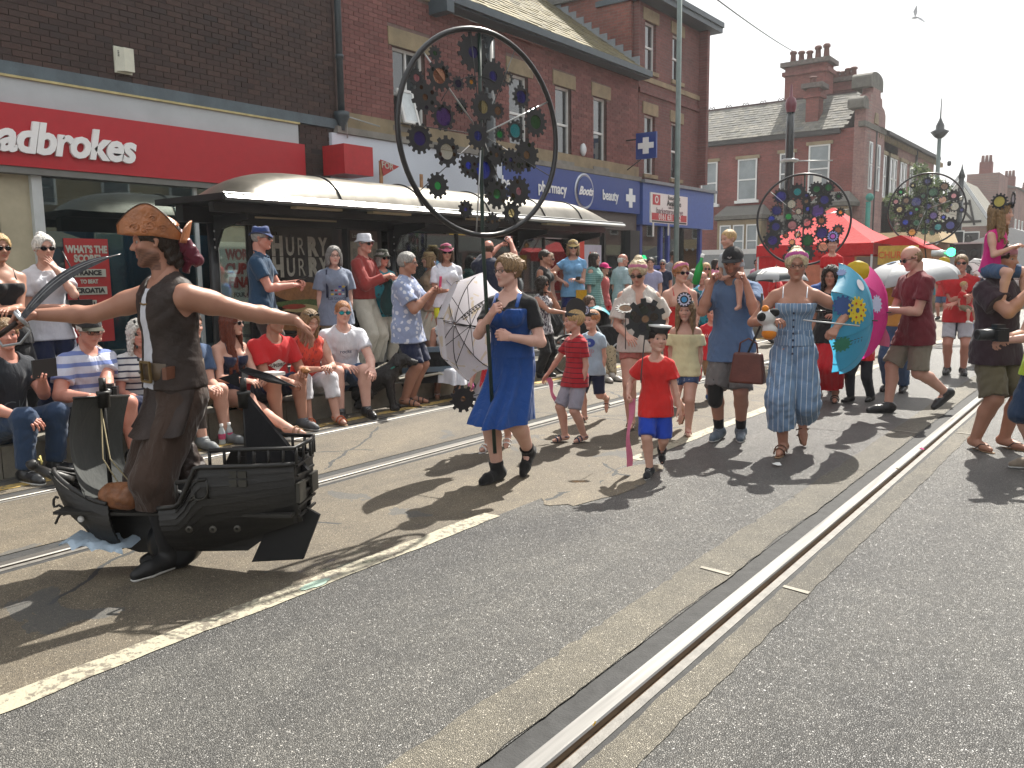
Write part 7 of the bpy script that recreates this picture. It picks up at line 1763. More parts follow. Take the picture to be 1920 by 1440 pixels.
S5 = seat('auburn haired woman in sunglasses and navy vest stretching out long bare legs',4.80,42,h=1.70,kind='woman',skin='fair',hair=('vlong','auburn'),look=62,glasses=('sun',),top=('strappy',c_navy,dict(hem=.03)),bottom=('hotpants',c_black),shoes=('sandals',tansole,tansole),handL=(-.02,.48,.58),handR=(.14,.44,.56),poseL='hold',lean=.2,feet=[(-.02,.92,0),(.10,.70,0)],knees=[(0,.3,1),(0,.3,1)])
m = MB(); m.prism([(-.09,-.06,0),(.09,-.06,0),(.09,.06,0),(-.09,.06,0)],(0,0,.03)); o = m.build('food_tray',BW,None,wl(S5,-.06,.60,.60)); tag(o,'white polystyrene food tray held by the auburn haired woman','food tray')
S6 = seat('grey bearded man in red tee with a white diamond logo eating a bun',5.28,30,h=1.74,fat=1.18,skin='tan',hair=('crop','grey'),beard=2,look=48,top=('tee',c_red,dict(hem=.03)),bottom=('shorts',c_navy),shoes=('trainers',paint('grey_trainer',(.08,.085,.095),.6,.3),wsole),handL=(-.16,.45,.58),handR=(.02,.47,.50),poseL='hold',poseR='hold',lean=.34)
dm = [(-.105,0),(0,.062),(.105,0),(0,-.062)]; decal(S6,'logo_diamond',shape_me(dm),BW,-.205,lift=.005)
tee_text(S6,'UMBRO',.058,-.207,PD,lift=0 if 0 else 0) if 0 else decal(S6,'logo_text',text_mesh('UMBRO',.058,depth=0,bold=.0012,xs=.85),PD,-.207,lift=.009)
P_,Q_ = sdf_raw([E_((0,0,0),(.055,.04,.03),k=.01)],.006,wr=(.008,50,1)); o = link('bread_bun',nmesh('bread_bun',P_,Q_),MATS['bun'],None,wl(S6,-.13,.53,.60)); tag(o,'bread bun in the hand of the man in the red logo tee','bread')
S7 = seat('blonde woman in coral sleeveless top, white capris and orange sandals',5.78,18,h=1.68,kind='woman',skin='fair',hair=('vlong','dirty'),look=30,nod=.3,glasses=('sun',None,1),top=('sleeveless',F('coral_print',(.58,.06,.035),(.30,.03,.03),'flecks',26,.60),dict(hem=.03)),bottom=('capri',F('white_denim',(.58,.58,.62))),shoes=('sandals',paint('orange_leather',(.50,.11,.035),.5),tansole),handL=(-.10,.50,.60),handR=(.0,.48,.58),lean=.32,feet=[(-.16,.50,0),(.12,.46,0)])
S8 = seat('fair haired man in white tee and mirrored blue sunglasses on the kerb',6.30,14,h=1.78,fat=1.12,skin='pale',hair=('crop','ginger'),look=12,glasses=('sun',paint('blue_mirror',(.02,.30,.36),.08,metal=.8)),top=('tee',c_white,dict(hem=.03)),bottom=('shorts',c_denim),shoes=('trainers',M_BLKM),handL=(-.20,.52,.52),handR=(.06,.36,.55),lean=.22,poseL='relax')
tee_text(S8,'rocks',.06,-.20,c_denim,x=.0)
S9 = seat('woman in a white strappy top sitting low behind the men on the kerb',8.05,10,h=1.62,kind='woman',skin='tan',hair=('bun','dark'),top=('sleeveless',F('print_top',(.50,.50,.50),(.03,.03,.05),'floral',16)),bottom=('skirt',c_white,dict(len=.16)),shoes=('flip',MATS['white_sole'],tansole),handL=(-.05,.40,.5),handR=(.08,.38,.5),lean=.3,feet=[(-.05,.48,0),(.18,.40,0)])

# --- standing on the platform
def stand(label,X,y,face,**k): return person(label,(X,y),face,k.pop('h',1.7),k.pop('kind','man'),k.pop('skin','fair'),k.pop('hair',('short','brown')),z0=KZ,group=ST,vox=k.pop('vox',VM),**k)
P1 = stand('tanned blonde woman in black strappy top and sunglasses at the left edge',-7.55,3.05,22,h=1.63,kind='woman',skin='tan',hair=('ponytail','blonde'),glasses=('sun',),top=('strappy',c_black,dict(bustless=1)),bottom=('trousers',c_black),shoes=('sandals',M_BLKM),handL=(.08,.28,1.02),handR=(-.10,.26,1.0),poseL='relax',elbL=(-.5,-.4,-1),elbR=(.5,-.4,-1))
P2 = stand('grey haired woman with top bun, sunglasses and white tee covering her mouth',-7.75,3.50,18,h=1.64,kind='woman',skin='fair',hair=('topbun','white'),glasses=('sun',),top=('tee',c_white),bottom=('trousers',c_navy),shoes=('trainers',M_BLKM),handL=(-.04,.17,1.33),handR=(.02,.24,1.02),poseL='flat',dorL=(-.6,.8,0),elbL=(-.5,.3,-1),elbR=(.5,-.3,-1))
m = MB(); m.obox((0,0,0),(.10,0,0),(0,.045,0),(0,0,.09)); o = m.build('shoulder_bag',M_BLK,None,wl(P2,-.22,.12,.98)); tag(o,'black shoulder bag hanging at the elbow of the woman in the white tee','bag'); m = MB(); m.tube([(.0,0,.08),(.03,-.02,.35),(.09,-.05,.52)],.008,5); m.build('strap',M_BLK,o); o.rotation_euler.z = P2['root'].rotation_euler.z
P3 = stand('man in blue trilby and navy polo looking at his phone',-7.9,5.88,78,h=1.80,skin='red',hair=('crop','grey'),look=72,glasses=('sun',),hat=('trilby',F('blue_straw',(.015,.04,.15),rough=.7),paint('navy_ribbon',(.01,.015,.05),.6)),top=('polo',F('petrol_cotton',(.012,.045,.095))),bottom=('trousers',F('brown_black',(.035,.025,.022))),shoes=('shoes',M_BLKM),handL=(-.05,.38,1.18),handR=(.08,.36,1.15),poseL='hold',poseR='hold')
m = MB(); m.obox((0,0,0),(.035,0,0),(0,.07,.03),(0,.002,-.005)); o = m.build('phone',M_BLK,None,wl(P3,.0,.46,1.22)); tag(o,'black phone in the hands of the man in the blue trilby','phone'); o.rotation_euler.z = P3['root'].rotation_euler.z
P4 = stand('grey haired woman in spectacles, flag printed grey tee and backpack straps',-7.9,6.95,12,h=1.60,kind='woman',skin='pale',fat=1.15,hair=('bob','saltpep'),glasses=('spec',),top=('tee',F('bluegrey_tee',(.17,.20,.27)),dict(hem=.11,off=.03,wide=.02)),bottom=('trousers',c_khaki),shoes=('trainers',M_BLKM))
for sg in (-1,1):
    m = MB(); N_ = P4['J']['N']; m.tube([N_ + V(sg * .12,.13,-.32),N_ + V(sg * .115,.125,-.12),N_ + V(sg * .10,.06,.005),N_ + V(sg * .1,-.06,-.02)],.016,5); o = m.build('backpack_strap',c_navy,P4['root'])
flagc = [(.45,.03,.04),(.5,.5,.5),(.03,.05,.3),(.5,.35,.02),(.02,.02,.02)]
for r_ in range(3):
    for c in range(4): 
        if r_ == 0 and c < 2: continue
        decal(P4,'printed_flag',shape_me([(-.016,-.010),(.016,-.010),(.016,.010),(-.016,.010)]),paint('flag%d' % ((r_ * 4 + c) % 5),flagc[(r_ * 4 + c) % 5],.7),-.19 - r_ * .045,x=-.06 + c * .045)
tee_text(P4,'GB DANCE',.045,-.335,paint('print_navy',(.02,.03,.08),.6)); tee_text(P4,'TOUR 2018',.028,-.375,MATS['print_navy'])
P5 = stand('tall man in white bucket hat, sunglasses and brick red shirt',-8.2,7.72,62,h=1.78,skin='red',hair=('crop','grey'),look=52,glasses=('sun',),hat=('bucket',c_white),top=('long',F('brick_shirt',(.26,.035,.030)),dict(hem=-.01,collar=1,loose=.2)),bottom=('trousers',F('cream_chino',(.50,.47,.40)),dict(wide=.015)),shoes=('shoes',M_BLKM),handL=(-.06,.34,1.22),handR=(.08,.34,1.22),poseL='hold',poseR='hold')
P6 = stand('woman in olive sun hat and turquoise top carrying a red bag',-8.2,8.05,35,h=1.58,kind='woman',skin='red',hair=('bob','grey'),glasses=('sun',),hat=('bucket',F('olive_hat',(.05,.055,.04)),.62,.16),top=('long',F('turquoise_top',(.02,.20,.25),(.02,.06,.08),'floral',14),dict(hem=.08)),bottom=('trousers',F('cream_linen',(.46,.44,.38))),shoes=('shoes',M_BLKM),handL=(-.02,.28,1.05),handR=(.05,.26,1.15),poseL='grip')
P_,Q_ = sdf_raw([E_((0,0,0),(.15,.08,.13),k=.02),C_((-.06,0,.10),(.06,0,.10),.05,.05,k=.03)],.012,wr=(.012,24,3)); o = link('red_bag',nmesh('red_bag',P_,Q_),F('red_nylon',(.50,.015,.04),rough=.5),None,wl(P6,-.10,.30,.84)); tag(o,'round red cloth bag held in front by the woman in the olive hat','bag')
P_,Q_ = sdf_raw([C_((0,0,.16),(0,0,-.14),.09,.13,k=.02,n=(0,1,0),fl=.4)],.014,wr=(.01,22,5)); o = link('green_tote',nmesh('green_tote',P_,Q_),F('green_nylon',(.008,.045,.045)),None,wl(P6,.10,.26,.98)); tag(o,'dark green tote bag hanging beside the round red bag','bag')
P7 = person('grey haired man in white and blue floral shirt and navy shorts taking a picture',(-6.80,7.05),72,1.78,'man','tan',('short','grey'),look=75,z0=0,group=ST,vox=VM,fat=1.12,glasses=('spec',),top=('tee',F('floral_shirt',(.25,.30,.45),(.55,.57,.64),'floral',15,.60),dict(hem=.10,off=.03,collar=1,sleeve=.7)),bottom=('long_shorts',c_navy),shoes=('sandals',M_BLKM),handL=(-.04,.34,1.32),handR=(.06,.30,1.30),poseL='hold',poseR='hold')
def phone(R,x,y,z,mat,label,tilt=.1,w=.038,h=.075):
    m = MB(); m.obox((0,0,0),(w,0,0),(0,h * math.sin(tilt),h * math.cos(tilt)),(0,.005 * math.cos(tilt),-.005 * math.sin(tilt))); o = m.build('phone',mat,None,wl(R,x,y,z)); o.rotation_euler.z = R['root'].rotation_euler.z; tag(o,label,'phone'); return o
phone(P7,.02,.42,1.42,paint('pink_case',(.45,.02,.10),.4),'phone in a crimson case held up by the floral shirt man')
P8 = stand('woman in pink trilby, white tee and bright yellow shorts',-7.75,8.85,10,h=1.66,kind='woman',skin='tan',hair=('bob','brown'),glasses=('sun',),hat=('trilby',F('pink_straw',(.45,.10,.18),rough=.7),paint('pink_ribbon',(.25,.03,.08),.6)),top=('tee',F('bright_tee',(.66,.67,.74)),dict(hem=.04)),bottom=('shorts',F('yellow_shorts',(.58,.60,.03)),dict(len=.5)),shoes=('trainers',BW),handR=(.05,.26,1.02),handL=None)
m = MB(); m.tube([V(.17,.02,1.42),V(.06,.13,1.2),V(-.12,.12,1.0)],.006,5); o = m.build('bag_strap',F('lilac',(.3,.3,.45)),P8['root'])
P7b = stand('person in a straw panama hat half hidden behind the pink trilby woman',-8.5,9.35,-75,h=1.57,kind='woman',skin='fair',hair=('bob','dirty'),hat=('trilby',F('straw',(.36,.27,.14),rough=.8),M_BLK),top=('sleeveless',F('sand_top',(.30,.22,.15))),bottom=('skirt',c_cream,dict(len=.4)),shoes=('sandals',M_BLKM))
P9 = stand('balding man seen from behind in navy tee filming with his phone overhead',-7.9,9.98,168,h=1.74,skin='red',hair=('balding','brown'),top=('tee',F('navy_tee',(.010,.014,.035)),dict(off=.03)),bottom=('shorts',c_navy),shoes=('trainers',M_BLKM),fat=1.15,handR=(.30,.30,1.70),handL=(.12,.40,1.68),poseL='hold',poseR='hold',elbR=(1,.2,-.5),elbL=(-.4,.4,-.5))
phone(P9,.22,.42,1.78,paint('white_case',(.5,.48,.55),.4),'phone held level above his head by the man in navy',tilt=1.3)
P10 = stand('short dark haired woman in a black sleeveless dress seen from the side',-7.6,11.0,70,h=1.60,kind='woman',skin='tan',hair=('short','dark'),top=('sleeveless',c_black),bottom=('skirt',c_black,dict(len=.42)),shoes=('sandals',M_BLKM))
P10b = stand('fair haired woman in sunglasses just behind the woman in black',-8.2,12.0,66,h=1.58,kind='woman',skin='tan',hair=('ponytail','dirty'),glasses=('sun',),top=('strappy',F('peach_top',(.45,.25,.18))),bottom=('shorts',c_denim),shoes=('sandals',M_BLKM),handR=(.05,.2,1.3))
P11 = person('curly dark haired woman in speckled white top resting her chin on her hand',(-6.95,10.0),62,1.45,'woman','tan',('curly','dark'),z0=0,group=ST,vox=VM,glasses=('sun',),fat=1.15,top=('sleeveless',F('speckle',(.50,.50,.52),(.05,.04,.06),'flecks',34,.50),dict(hem=.08)),bottom=('trousers',c_black),shoes=('shoes',M_BLKM),handL=(-.02,.16,1.18),handR=(.06,.40,.95),elbL=(-.3,.6,-.8))
P12 = stand('tall woman in straw trilby, sky blue tee and navy shorts with a yellow pouch',-7.75,12.1,4,h=1.78,kind='woman',skin='fair',hair=('bob','dirty'),glasses=('sun',),hat=('trilby',F('straw_hat',(.48,.36,.15),rough=.8),paint('tan_ribbon',(.3,.2,.08),.6)),top=('tee',F('sky_tee',(.16,.35,.58)),dict(hem=.05,sleeve=.3)),bottom=('shorts',F('royal_navy',(.012,.02,.10)),dict(len=.6)),shoes=('trainers',BW),handL=(-.02,.26,1.12),handR=(.20,.10,1.10),elbR=(1,-.3,-.2))
m = MB(); m.obox((0,0,0),(.09,0,0),(0,.04,0),(0,0,.085)); o = m.build('yellow_pouch',F('mustard_bag',(.50,.28,.01)),None,wl(P12,-.13,.16,.86)); o.rotation_euler.z = P12['root'].rotation_euler.z; tag(o,'mustard yellow pouch at the hip of the woman in the sky blue tee','bag')
phone(P12,-.06,.34,1.14,M_BLK,'black phone held by the woman in the sky blue tee',tilt=1.2)
P13 = stand('dark haired woman in sage green striped cold shoulder dress',-7.9,13.0,74,h=1.58,kind='woman',skin='fair',fat=1.12,hair=('long','dark'),top=('coldshoulder',F('sage_stripe',(.10,.22,.20),(.20,.34,.31),'hstripe',30,.4),dict(hem=.10,off=.04,wide=.02)),bottom=('skirt',MATS['sage_stripe'],dict(len=.30,top=-.02,flare=.02,r0=.125)),shoes=('sandals',M_BLKM))
P14 = stand('elderly white haired man in a pale checked shirt with his back turned',-7.6,13.5,128,h=1.56,skin='red',hair=('balding','white'),look=100,top=('tee',F('pale_check',(.36,.46,.48),(.25,.33,.36),'check',32),dict(hem=.10,off=.035,collar=1,sleeve=.8)),bottom=('trousers',c_cream),shoes=('shoes',M_BLKM))
P15 = stand('child in a hot pink cap between the green dress and the checked shirt',-8.1,13.7,60,h=1.38,kind='child',skin='kid',hair=('short','brown'),hat=('cap',F('hotpink',(.60,.02,.17))),top=('tee',F('coral',(.45,.09,.09))),bottom=('shorts',c_red),shoes=('trainers',BW))

# --- walking in the road
M1 = person('bespectacled woman in blue dress over black tee carrying a tall gear wheel on a pole',(-3.72,4.96),-28,1.67,'woman','pale',('bun','dirty'),look=-52,fat=1.07,glasses=('spec',),group=PR_,vox=VF,under=('tee',c_black,dict(hem=-.02,off=.008,neck=.055,vneck=.07,loose=0)),top=('strappy',F('blue_jersey',(.010,.055,.225),fold=.7),dict(hem=-.03,cut=.050,off=.026,loose=0,strapw=.022)),bottom=('dress',MATS['blue_jersey'],dict(len=.335,top=.09,flare=.035,folds=9,amp=.014,r0=.104,name='skirt')),shoes=('boots',F('black_canvas',(.012,.012,.013)),M_BLKM,.045),
    feet=[(-.06,-.13,.06),(.06,.15,0)],handL=Wp(955,632,-.22),handR=Wp(922,588,-.26),poseL='grip',poseR='grip',elbL=(-.8,-.5,-1),elbR=(.8,-.2,-1),dorL=(-.2,1,.2),dorR=(.2,1,.3))
M1b = person('child half hidden behind the woman in blue, wearing pink gloves and a grey net skirt',(-4.45,5.72),-20,1.25,'child','kid',('vlong','dirty'),group=PR_,vox=VM,top=('sleeveless',F('red_dots',(.50,.02,.03),(.6,.6,.6),'flecks',60,.68)),bottom=('skirt',F('grey_net',(.30,.29,.30)),dict(len=.22,flare=.10,folds=14)),shoes=('sandals',BW,BW),legs='strollR',handR=(.20,.12,.58))
P_,Q_ = sdf_raw([E_((0,0,0),(.03,.03,.035),k=.01)],.006,wr=(.008,60,3)); o = link('pink_glove',nmesh('pink_glove',P_,Q_),F('pink_net',(.60,.12,.32)),None,wl(M1b,.20,.12,.56)); tag(o,'bunched pink ribbon on the wrist of the half hidden child','ribbon')
kb = paint('card_black',(.02,.02,.022),.6)
M2 = person('small boy in red striped tee, grey shorts and a black gear headband looking left',(-4.03,6.34),-55,1.16,'child','kid',('short','blonde'),look=-78,group=PR_,vox=VF + .001,hat=('headband',kb,.20,.14,None),top=('tee',F('red_stripe_tee',(.40,.02,.03),(.05,.01,.02),'hstripe',22,.16)),bottom=('long_shorts',F('pale_grey_shorts',(.30,.30,.36))),shoes=('sandals',paint('navy_sandal',(.015,.04,.08),.6),M_BLKM),feet=[(-.05,-.04,0),(.05,.10,0)],handR=(.30,.14,.56),handL=None)
m = MB(); pts = [(.17 * math.cos(a),0,.17 * math.sin(a)) for a in np.linspace(0,2 * PI,20)[:-1]]; m.prism(pts,(0,.008,0)); hm = Matrix(M2['HM'].tolist()); q = M2['root'].matrix_basis @ (hm @ Vector((-.10,-.1,.52))); o = m.build('black_disc_crown',kb,M2['root'],tuple(M2['root'].matrix_basis.inverted() @ q)); o.scale = (.55,.6,.6)
o.rotation_euler = (0,0,1.2)
M3 = person('small boy in pale blue printed tee and navy shorts with a gear headband',(-4.45,7.32),-25,1.10,'child','kid',('short','ginger'),look=-40,group=PR_,vox=VM,hat=('headband',kb,.20,.14,(.22,paint('card_lilac',(.45,.48,.65),.6),paint('card_silver',(.5,.5,.55),.5),.52,kb)),top=('tee',F('pale_blue_tee',(.32,.42,.52)),dict(sleeve=.5)),bottom=('long_shorts',c_navy),shoes=('sandals',paint('brown_sandal',(.05,.03,.02),.6),M_BLKM),feet=[(-.05,-.22,.13),(.05,.10,0)])
decal(M3,'planet_print',shape_me([(.06 * math.cos(a),.045 * math.sin(a)) for a in np.linspace(0,2 * PI,15)[:-1]]),paint('print_blue',(.02,.05,.25),.7),-.08,x=.0); tee_text(M3,'FEED',.045,-.165,paint('print_red',(.4,.12,.14),.7)); tee_text(M3,'ME',.045,-.205,MATS['print_red'])
M4 = person('blonde woman in cream cold shoulder top and pink shorts looking down',(-3.92,7.30),4,1.65,'woman','fair',('updo','lblonde'),look=-12,nod=.42,group=PR_,vox=VF + .001,fat=1.08,glasses=('sun',),hat=('scarf',F('pink_scarf',(.60,.22,.34))),top=('coldshoulder',F('cream_top',(.52,.48,.44)),dict(hem=.06,vneck=.14,off=.02,wide=.02)),bottom=('hotpants',F('dusty_pink',(.36,.12,.10)),dict(len=.42)),shoes=('flip',leather,M_BLKM),feet=[(-.06,-.12,0),(.07,.10,0)],handR=(.12,.26,.92),handL=(-.22,.06,.86))
M5 = person('long haired girl in yellow off shoulder top wearing a black cap with a blue gear',(-3.39,7.24),-8,1.24,'child','kid',('vlong','dirty'),group=PR_,vox=VM,nod=.05,hat=('headband',kb,.30,.12,(.30,paint('card_white',(.55,.55,.68),.6),paint('card_blue',(.05,.28,.55),.5),.52,kb)),top=('offshoulder',F('lemon_cotton',(.66,.60,.36)),dict(hem=.07,off=.02,wide=.015)),bottom=('shorts',F('denim_short',(.05,.08,.17),(.4,.4,.42),'flecks',30,.64),dict(len=.5)),shoes=('flip',F('rose_strap',(.4,.1,.1)),tansole),feet=[(-.05,.10,0),(.05,-.22,.12)])
M6 = person('boy in plain red tee and royal blue shorts wearing a sailor style cap',(-2.88,5.65),-6,1.08,'child','kid',('short','dark'),look=22,nod=-.10,tilt=-.08,group=PR_,vox=VF,hat=('sailor',kb,BW),top=('tee',F('scarlet_tee',(.55,.020,.018),fold=.7),dict(hem=.10,off=.022,wide=.012,neck=.055)),bottom=('long_shorts',F('royal_shorts',(.015,.055,.40)),dict(wide=.02)),shoes=('trainers',F('black_knit',(.015,.015,.017)),wsole),feet=[(-.03,-.20,.08),(.03,.10,0)],handR=(.20,.08,.60),poseR='grip',dorR=(1,.2,0),handL=(-.19,.03,.46))
c7 = (-2.93,7.23)
M7 = person('tall tanned man in black cap and blue tee carrying a small boy on his shoulders',c7,-10,1.73,'man','tan',('crop','dark'),look=-14,nod=.2,group=PR_,vox=VF,beard=1,hat=('cap',F('cap_black',(.012,.012,.014))),top=('tee',F('slate_blue_tee',(.085,.14,.25)),dict(hem=.10,off=.022)),bottom=('long_shorts',F('grey_shorts',(.14,.13,.125)),dict(wide=.02)),shoes=('trainers',paint('steel_trainer',(.09,.12,.15),.5,.3),wsole),feet=[(-.09,-.02,0),(.09,.05,0)],handR=(.15,.25,1.42),handL=(-.15,.25,1.42),poseL='grip',poseR='grip',elbL=(-.35,.3,-1.2),elbR=(.35,.3,-1.2))
hm = M7['HM']; o = None
P_,Q_ = sdf_raw([('c',M7['J']['legs'][1][1] + V(0,0,.07),M7['J']['legs'][1][1] - V(0,0,.10),.075,.066,dict(k=.01))],.01); link('knee_brace',nmesh('knee_brace',P_,Q_),F('brace_black',(.012,.012,.012)),M7['root'])
for hp,K,A,fd in M7['J']['legs']: P_,Q_ = sdf_raw([('c',A + unit(K - A) * .02,A + unit(K - A) * .13,.043,.050,dict(k=.01,cap=True))],.01); link('sock',nmesh('sock',P_,Q_),c_black,M7['root'])
m = MB(); fx = [(-.10,.0),(0,-.07),(.10,.0),(.06,.03),(0,-.01),(-.06,.03)]; o = decal_pts = None
m.prism([(x * .9,.42,.28 + z * .9) for x,z in fx],(0,.02,0)); hput(M7,m,'cap_emblem',M_SIL)
C7 = person('fair haired toddler in pale grey tee riding on the shoulders of the black capped man',(c7[0] - .02,c7[1] + .05),-30,.88,'child','kid',('crop','blonde'),look=-50,nod=.1,z0=1.38,legs='sit',seat=-.02,group=PR_,vox=VM,top=('tee',F('pale_grey_tee',(.36,.39,.43)),dict(hem=.03)),bottom=('shorts',F('light_denim',(.10,.15,.22))),feet=[(-.17,.20,-.20),(.15,.20,-.20)],knees=[(-.6,1,.4),(.6,1,.4)],handL=(-.04,.15,.10),handR=(.04,.15,.10),lean=.25)
bt = empty('bottle',wl(M7,.28,.16,1.52),'green bottle slung on a strap beside the shoulder of the black capped man','bottle'); m = MB(); m.lathe([(0,-.12),(.035,-.11),(.035,.04),(.014,.09),(.014,.13),(0,.13)],14,(0,0,0),(.25,0,1)); m.build('bottle_body',paint('green_glass',(.01,.30,.06),.15),bt)
m = MB(); m.lathe([(.016,.13),(.016,.16),(0,.16)],10,(0,0,0),(.25,0,1)); m.build('bottle_cap',BW,bt)
M8 = person('woman in red dress, pink head scarf and sunglasses behind the long haired girl',(-4.15,8.69),18,1.62,'woman','fair',('bun','ginger'),look=32,group=PR_,vox=VM,glasses=('sun',),hat=('scarf',F('rose_scarf',(.55,.16,.30))),top=('strappy',F('red_floral',(.45,.02,.02),(.55,.3,.2),'flecks',30,.72),dict(cut=.12)),bottom=('skirt',MATS['red_floral'],dict(len=.38,flare=.08)),shoes=('sandals',leather))
M8b = person('boy in red lettered tee, khaki shorts and blue shoes behind the tall man',(-4.05,9.34),20,1.08,'child','kid',('short','brown'),group=PR_,vox=VM,top=('tee',F('crimson_tee',(.50,.03,.04))),bottom=('long_shorts',F('sand_shorts',(.22,.16,.08))),shoes=('trainers',paint('blue_shoe',(.03,.09,.25),.6),wsole),legs='strollR')
tee_text(M8b,'WATERSP',.06,-.12,BW,xs=.9)
M9 = person('blonde woman in blue striped jumpsuit with pink head scarf carrying soft toys',(-2.29,6.98),-4,1.69,'woman','tan',('updo','lblonde'),look=4,nod=.08,group=PR_,vox=VF,glasses=('spec',),hat=('scarf',F('magenta_scarf',(.50,.10,.32),(.65,.35,.5),'flecks',40,.6)),top=('strappy',F('stripe_linen',(.16,.25,.38),(.55,.58,.62),'vstripe',5.2,.10,fold=.7),dict(hem=-.02,cut=.07,off=.014,loose=0,strap=c_white)),bottom=('culottes',F('stripe_linen_x',(.14,.22,.34),(.50,.54,.60),'xstripe',24,.11,fold=.8),dict(len=1.60,wide=.035,waist=.10,wr=1.6)),shoes=('sandals',leather,tansole),feet=[(-.07,-.28,.12),(.05,.13,0)],handR=(.16,.20,1.12),handL=(-.32,.12,1.05),poseL='grip',poseR='hold',elbR=(1,-.5,-.6),elbL=(-1,-.3,-.6))
m = MB()
for i in range(7):
    q = M9['J']['N'] + M9['J']['fw'] * .125 - M9['J']['sp'] * (.20 + .055 * i); mm = MB(); mm.lathe([(.010,0),(.009,.007),(0,.008)],8,q,(0,1,0)); mm.build('button',paint('navy_button',(.015,.02,.05),.4),M9['root'])
# soft toy, handbag, stick
ty = empty('soft_toy',wl(M9,.20,.27,1.12),'black and white panda soft toy tucked under the arm of the jumpsuit woman','soft toy',rz=M9['root'].rotation_euler.z)
P_,Q_ = sdf_raw([E_((0,0,.03),(.075,.06,.065),k=.03),E_((-.03,.0,-.07),(.06,.05,.045),k=.03)],.007); link('toy_body',nmesh('toy_body',P_,Q_),F('toy_white',(.55,.55,.54)),ty)
P_,Q_ = sdf_raw([E_((.03,.045,.035),(.040,.025,.036),k=.01)],.006); link('toy_patch',nmesh('toy_patch',P_,Q_),F('toy_black',(.012,.012,.012)),ty); P_,Q_ = sdf_raw([E_((-.06,.01,.07),(.045,.03,.035),k=.01)],.006); link('toy_ear',nmesh('toy_ear',P_,Q_),MATS['toy_black'],ty)
P_,Q_ = sdf_raw([E_((.07,-.01,-.10),(.06,.05,.05),k=.01),E_((.04,-.03,.10),(.03,.03,.03),k=.01)],.007); o = link('orange_toy',nmesh('orange_toy',P_,Q_),F('toy_orange',(.60,.20,.02)),None,wl(M9,.24,.25,1.12)); tag(o,'orange soft toy peeking out behind the panda toy','soft toy')
hb_ = empty('handbag',wl(M9,.36,.06,.72),'brown leather handbag swinging at the side of the jumpsuit woman','handbag',rz=M9['root'].rotation_euler.z - .2); M_BAG = paint('bag_leather',(.10,.028,.018),.45,.3,.3,10)
P_,Q_ = sdf_raw([('c',V(-.10,0,-.03),V(.10,0,-.03),.10,.10,dict(k=.02,n=(0,1,0),fl=.5))],.008,wr=(.006,30,2)); bgb = mk('bag_body',[(x,y,z) for x,y,z in [(-.15,-.06,-.14),(.15,-.06,-.14),(.15,.06,-.14),(-.15,.06,-.14),(-.12,-.035,.12),(.12,-.035,.12),(.12,.035,.12),(-.12,.035,.12)]],[(3,2,1,0),(4,5,6,7),(0,1,5,4),(1,2,6,5),(2,3,7,6),(3,0,4,7)],M_BAG,hb_); bv = bgb.modifiers.new('b','BEVEL'); bv.width = .02; bv.segments = 3
m = MB(); m.tube([(-.08,0,.12),(-.07,0,.20),(0,0,.24),(.07,0,.20),(.08,0,.12)],.008,6); m.build('handle',M_BAG,hb_); m = MB(); m.tube([(0,0,.12),(-.10,.02,.34),(-.12,.05,.62)],.010,5); m.build('strap',PD,hb_)
m = MB(); m.tube([wl(M9,-.08,.24,1.13),wl(M9,-.50,.12,1.08)],.007,6); o = m.build('umbrella_shaft',M_SIL,None); tag(o,'thin silver umbrella shaft held across by the jumpsuit woman','umbrella shaft')
M9b = person('child wearing a purple gear crown riding high behind the jumpsuit woman',(-3.05,10.6),0,1.02,'child','kid',('short','dark'),group=PR_,vox=VC,z0=1.15,legs='sit',seat=.1,hat=('headband',kb,.18,.16,(.33,paint('card_violet',(.30,.32,.65),.5),paint('card_magenta',(.5,.12,.5),.5),.46,kb)),top=('tee',c_red),bottom=('shorts',c_denim),feet=[(-.1,.3,-.3),(.1,.3,-.3)])
M9c = person('man in a blue tee under the child with the purple gear crown',(-3.10,10.66),10,1.62,'man','fair',('short','brown'),group=PR_,vox=VC,top=('tee',F('mid_blue',(.02,.07,.25))),bottom=('shorts',c_khaki),shoes=('trainers',M_BLKM))
M9b['root'].location.z = 1.20
M10 = person('person in a long red wrap skirt mostly hidden behind the blue umbrella',(-2.85,9.91),-10,1.55,'woman','tan',('curly','dark'),group=PR_,vox=VM,top=('tee',c_black),bottom=('skirt',F('red_crepe',(.42,.012,.02)),dict(len=.47,flare=.04)),shoes=('sandals',M_BLKM),handL=(-.1,.2,1.0))
M11 = person('child in red sleeveless top and black trousers beneath the blue umbrella',(-2.52,10.1),-32,1.16,'child','kid',('short','brown'),group=PR_,vox=VM,top=('sleeveless',c_red,dict(hem=.10)),bottom=('trousers',F('dark_cargo',(.015,.018,.026))),shoes=('boots',M_BLKM),feet=[(-.06,-.1,0),(.06,.12,0)])
M12 = person('balding man in maroon tee and khaki shorts striding left with a pink ribbon',(-1.86,9.58),-58,1.77,'man','fair',('balding','dirty'),look=-62,nod=.35,group=PR_,vox=VF,glasses=('sun',),beard=0,top=('tee',F('maroon_tee',(.13,.014,.022),fold=.7),dict(hem=.10,off=.024)),bottom=('long_shorts',F('stone_shorts',(.19,.165,.125)),dict(wide=.02)),shoes=('trainers',M_BLKM,M_BLKM),feet=[(-.07,-.30,.10),(.07,.26,0)],handL=(-.04,.34,1.10),handR=(.10,.36,1.05),poseL='hold',poseR='hold',lean=.08)
vs = []; 
for i in range(12): t = i / 11; vs += [(-.05 + .03 * math.sin(t * 5),0 + .02 * math.sin(t * 7),-t * .36),(.035 + .05 * t + .02 * math.sin(t * 6),.01,-t * .34)]
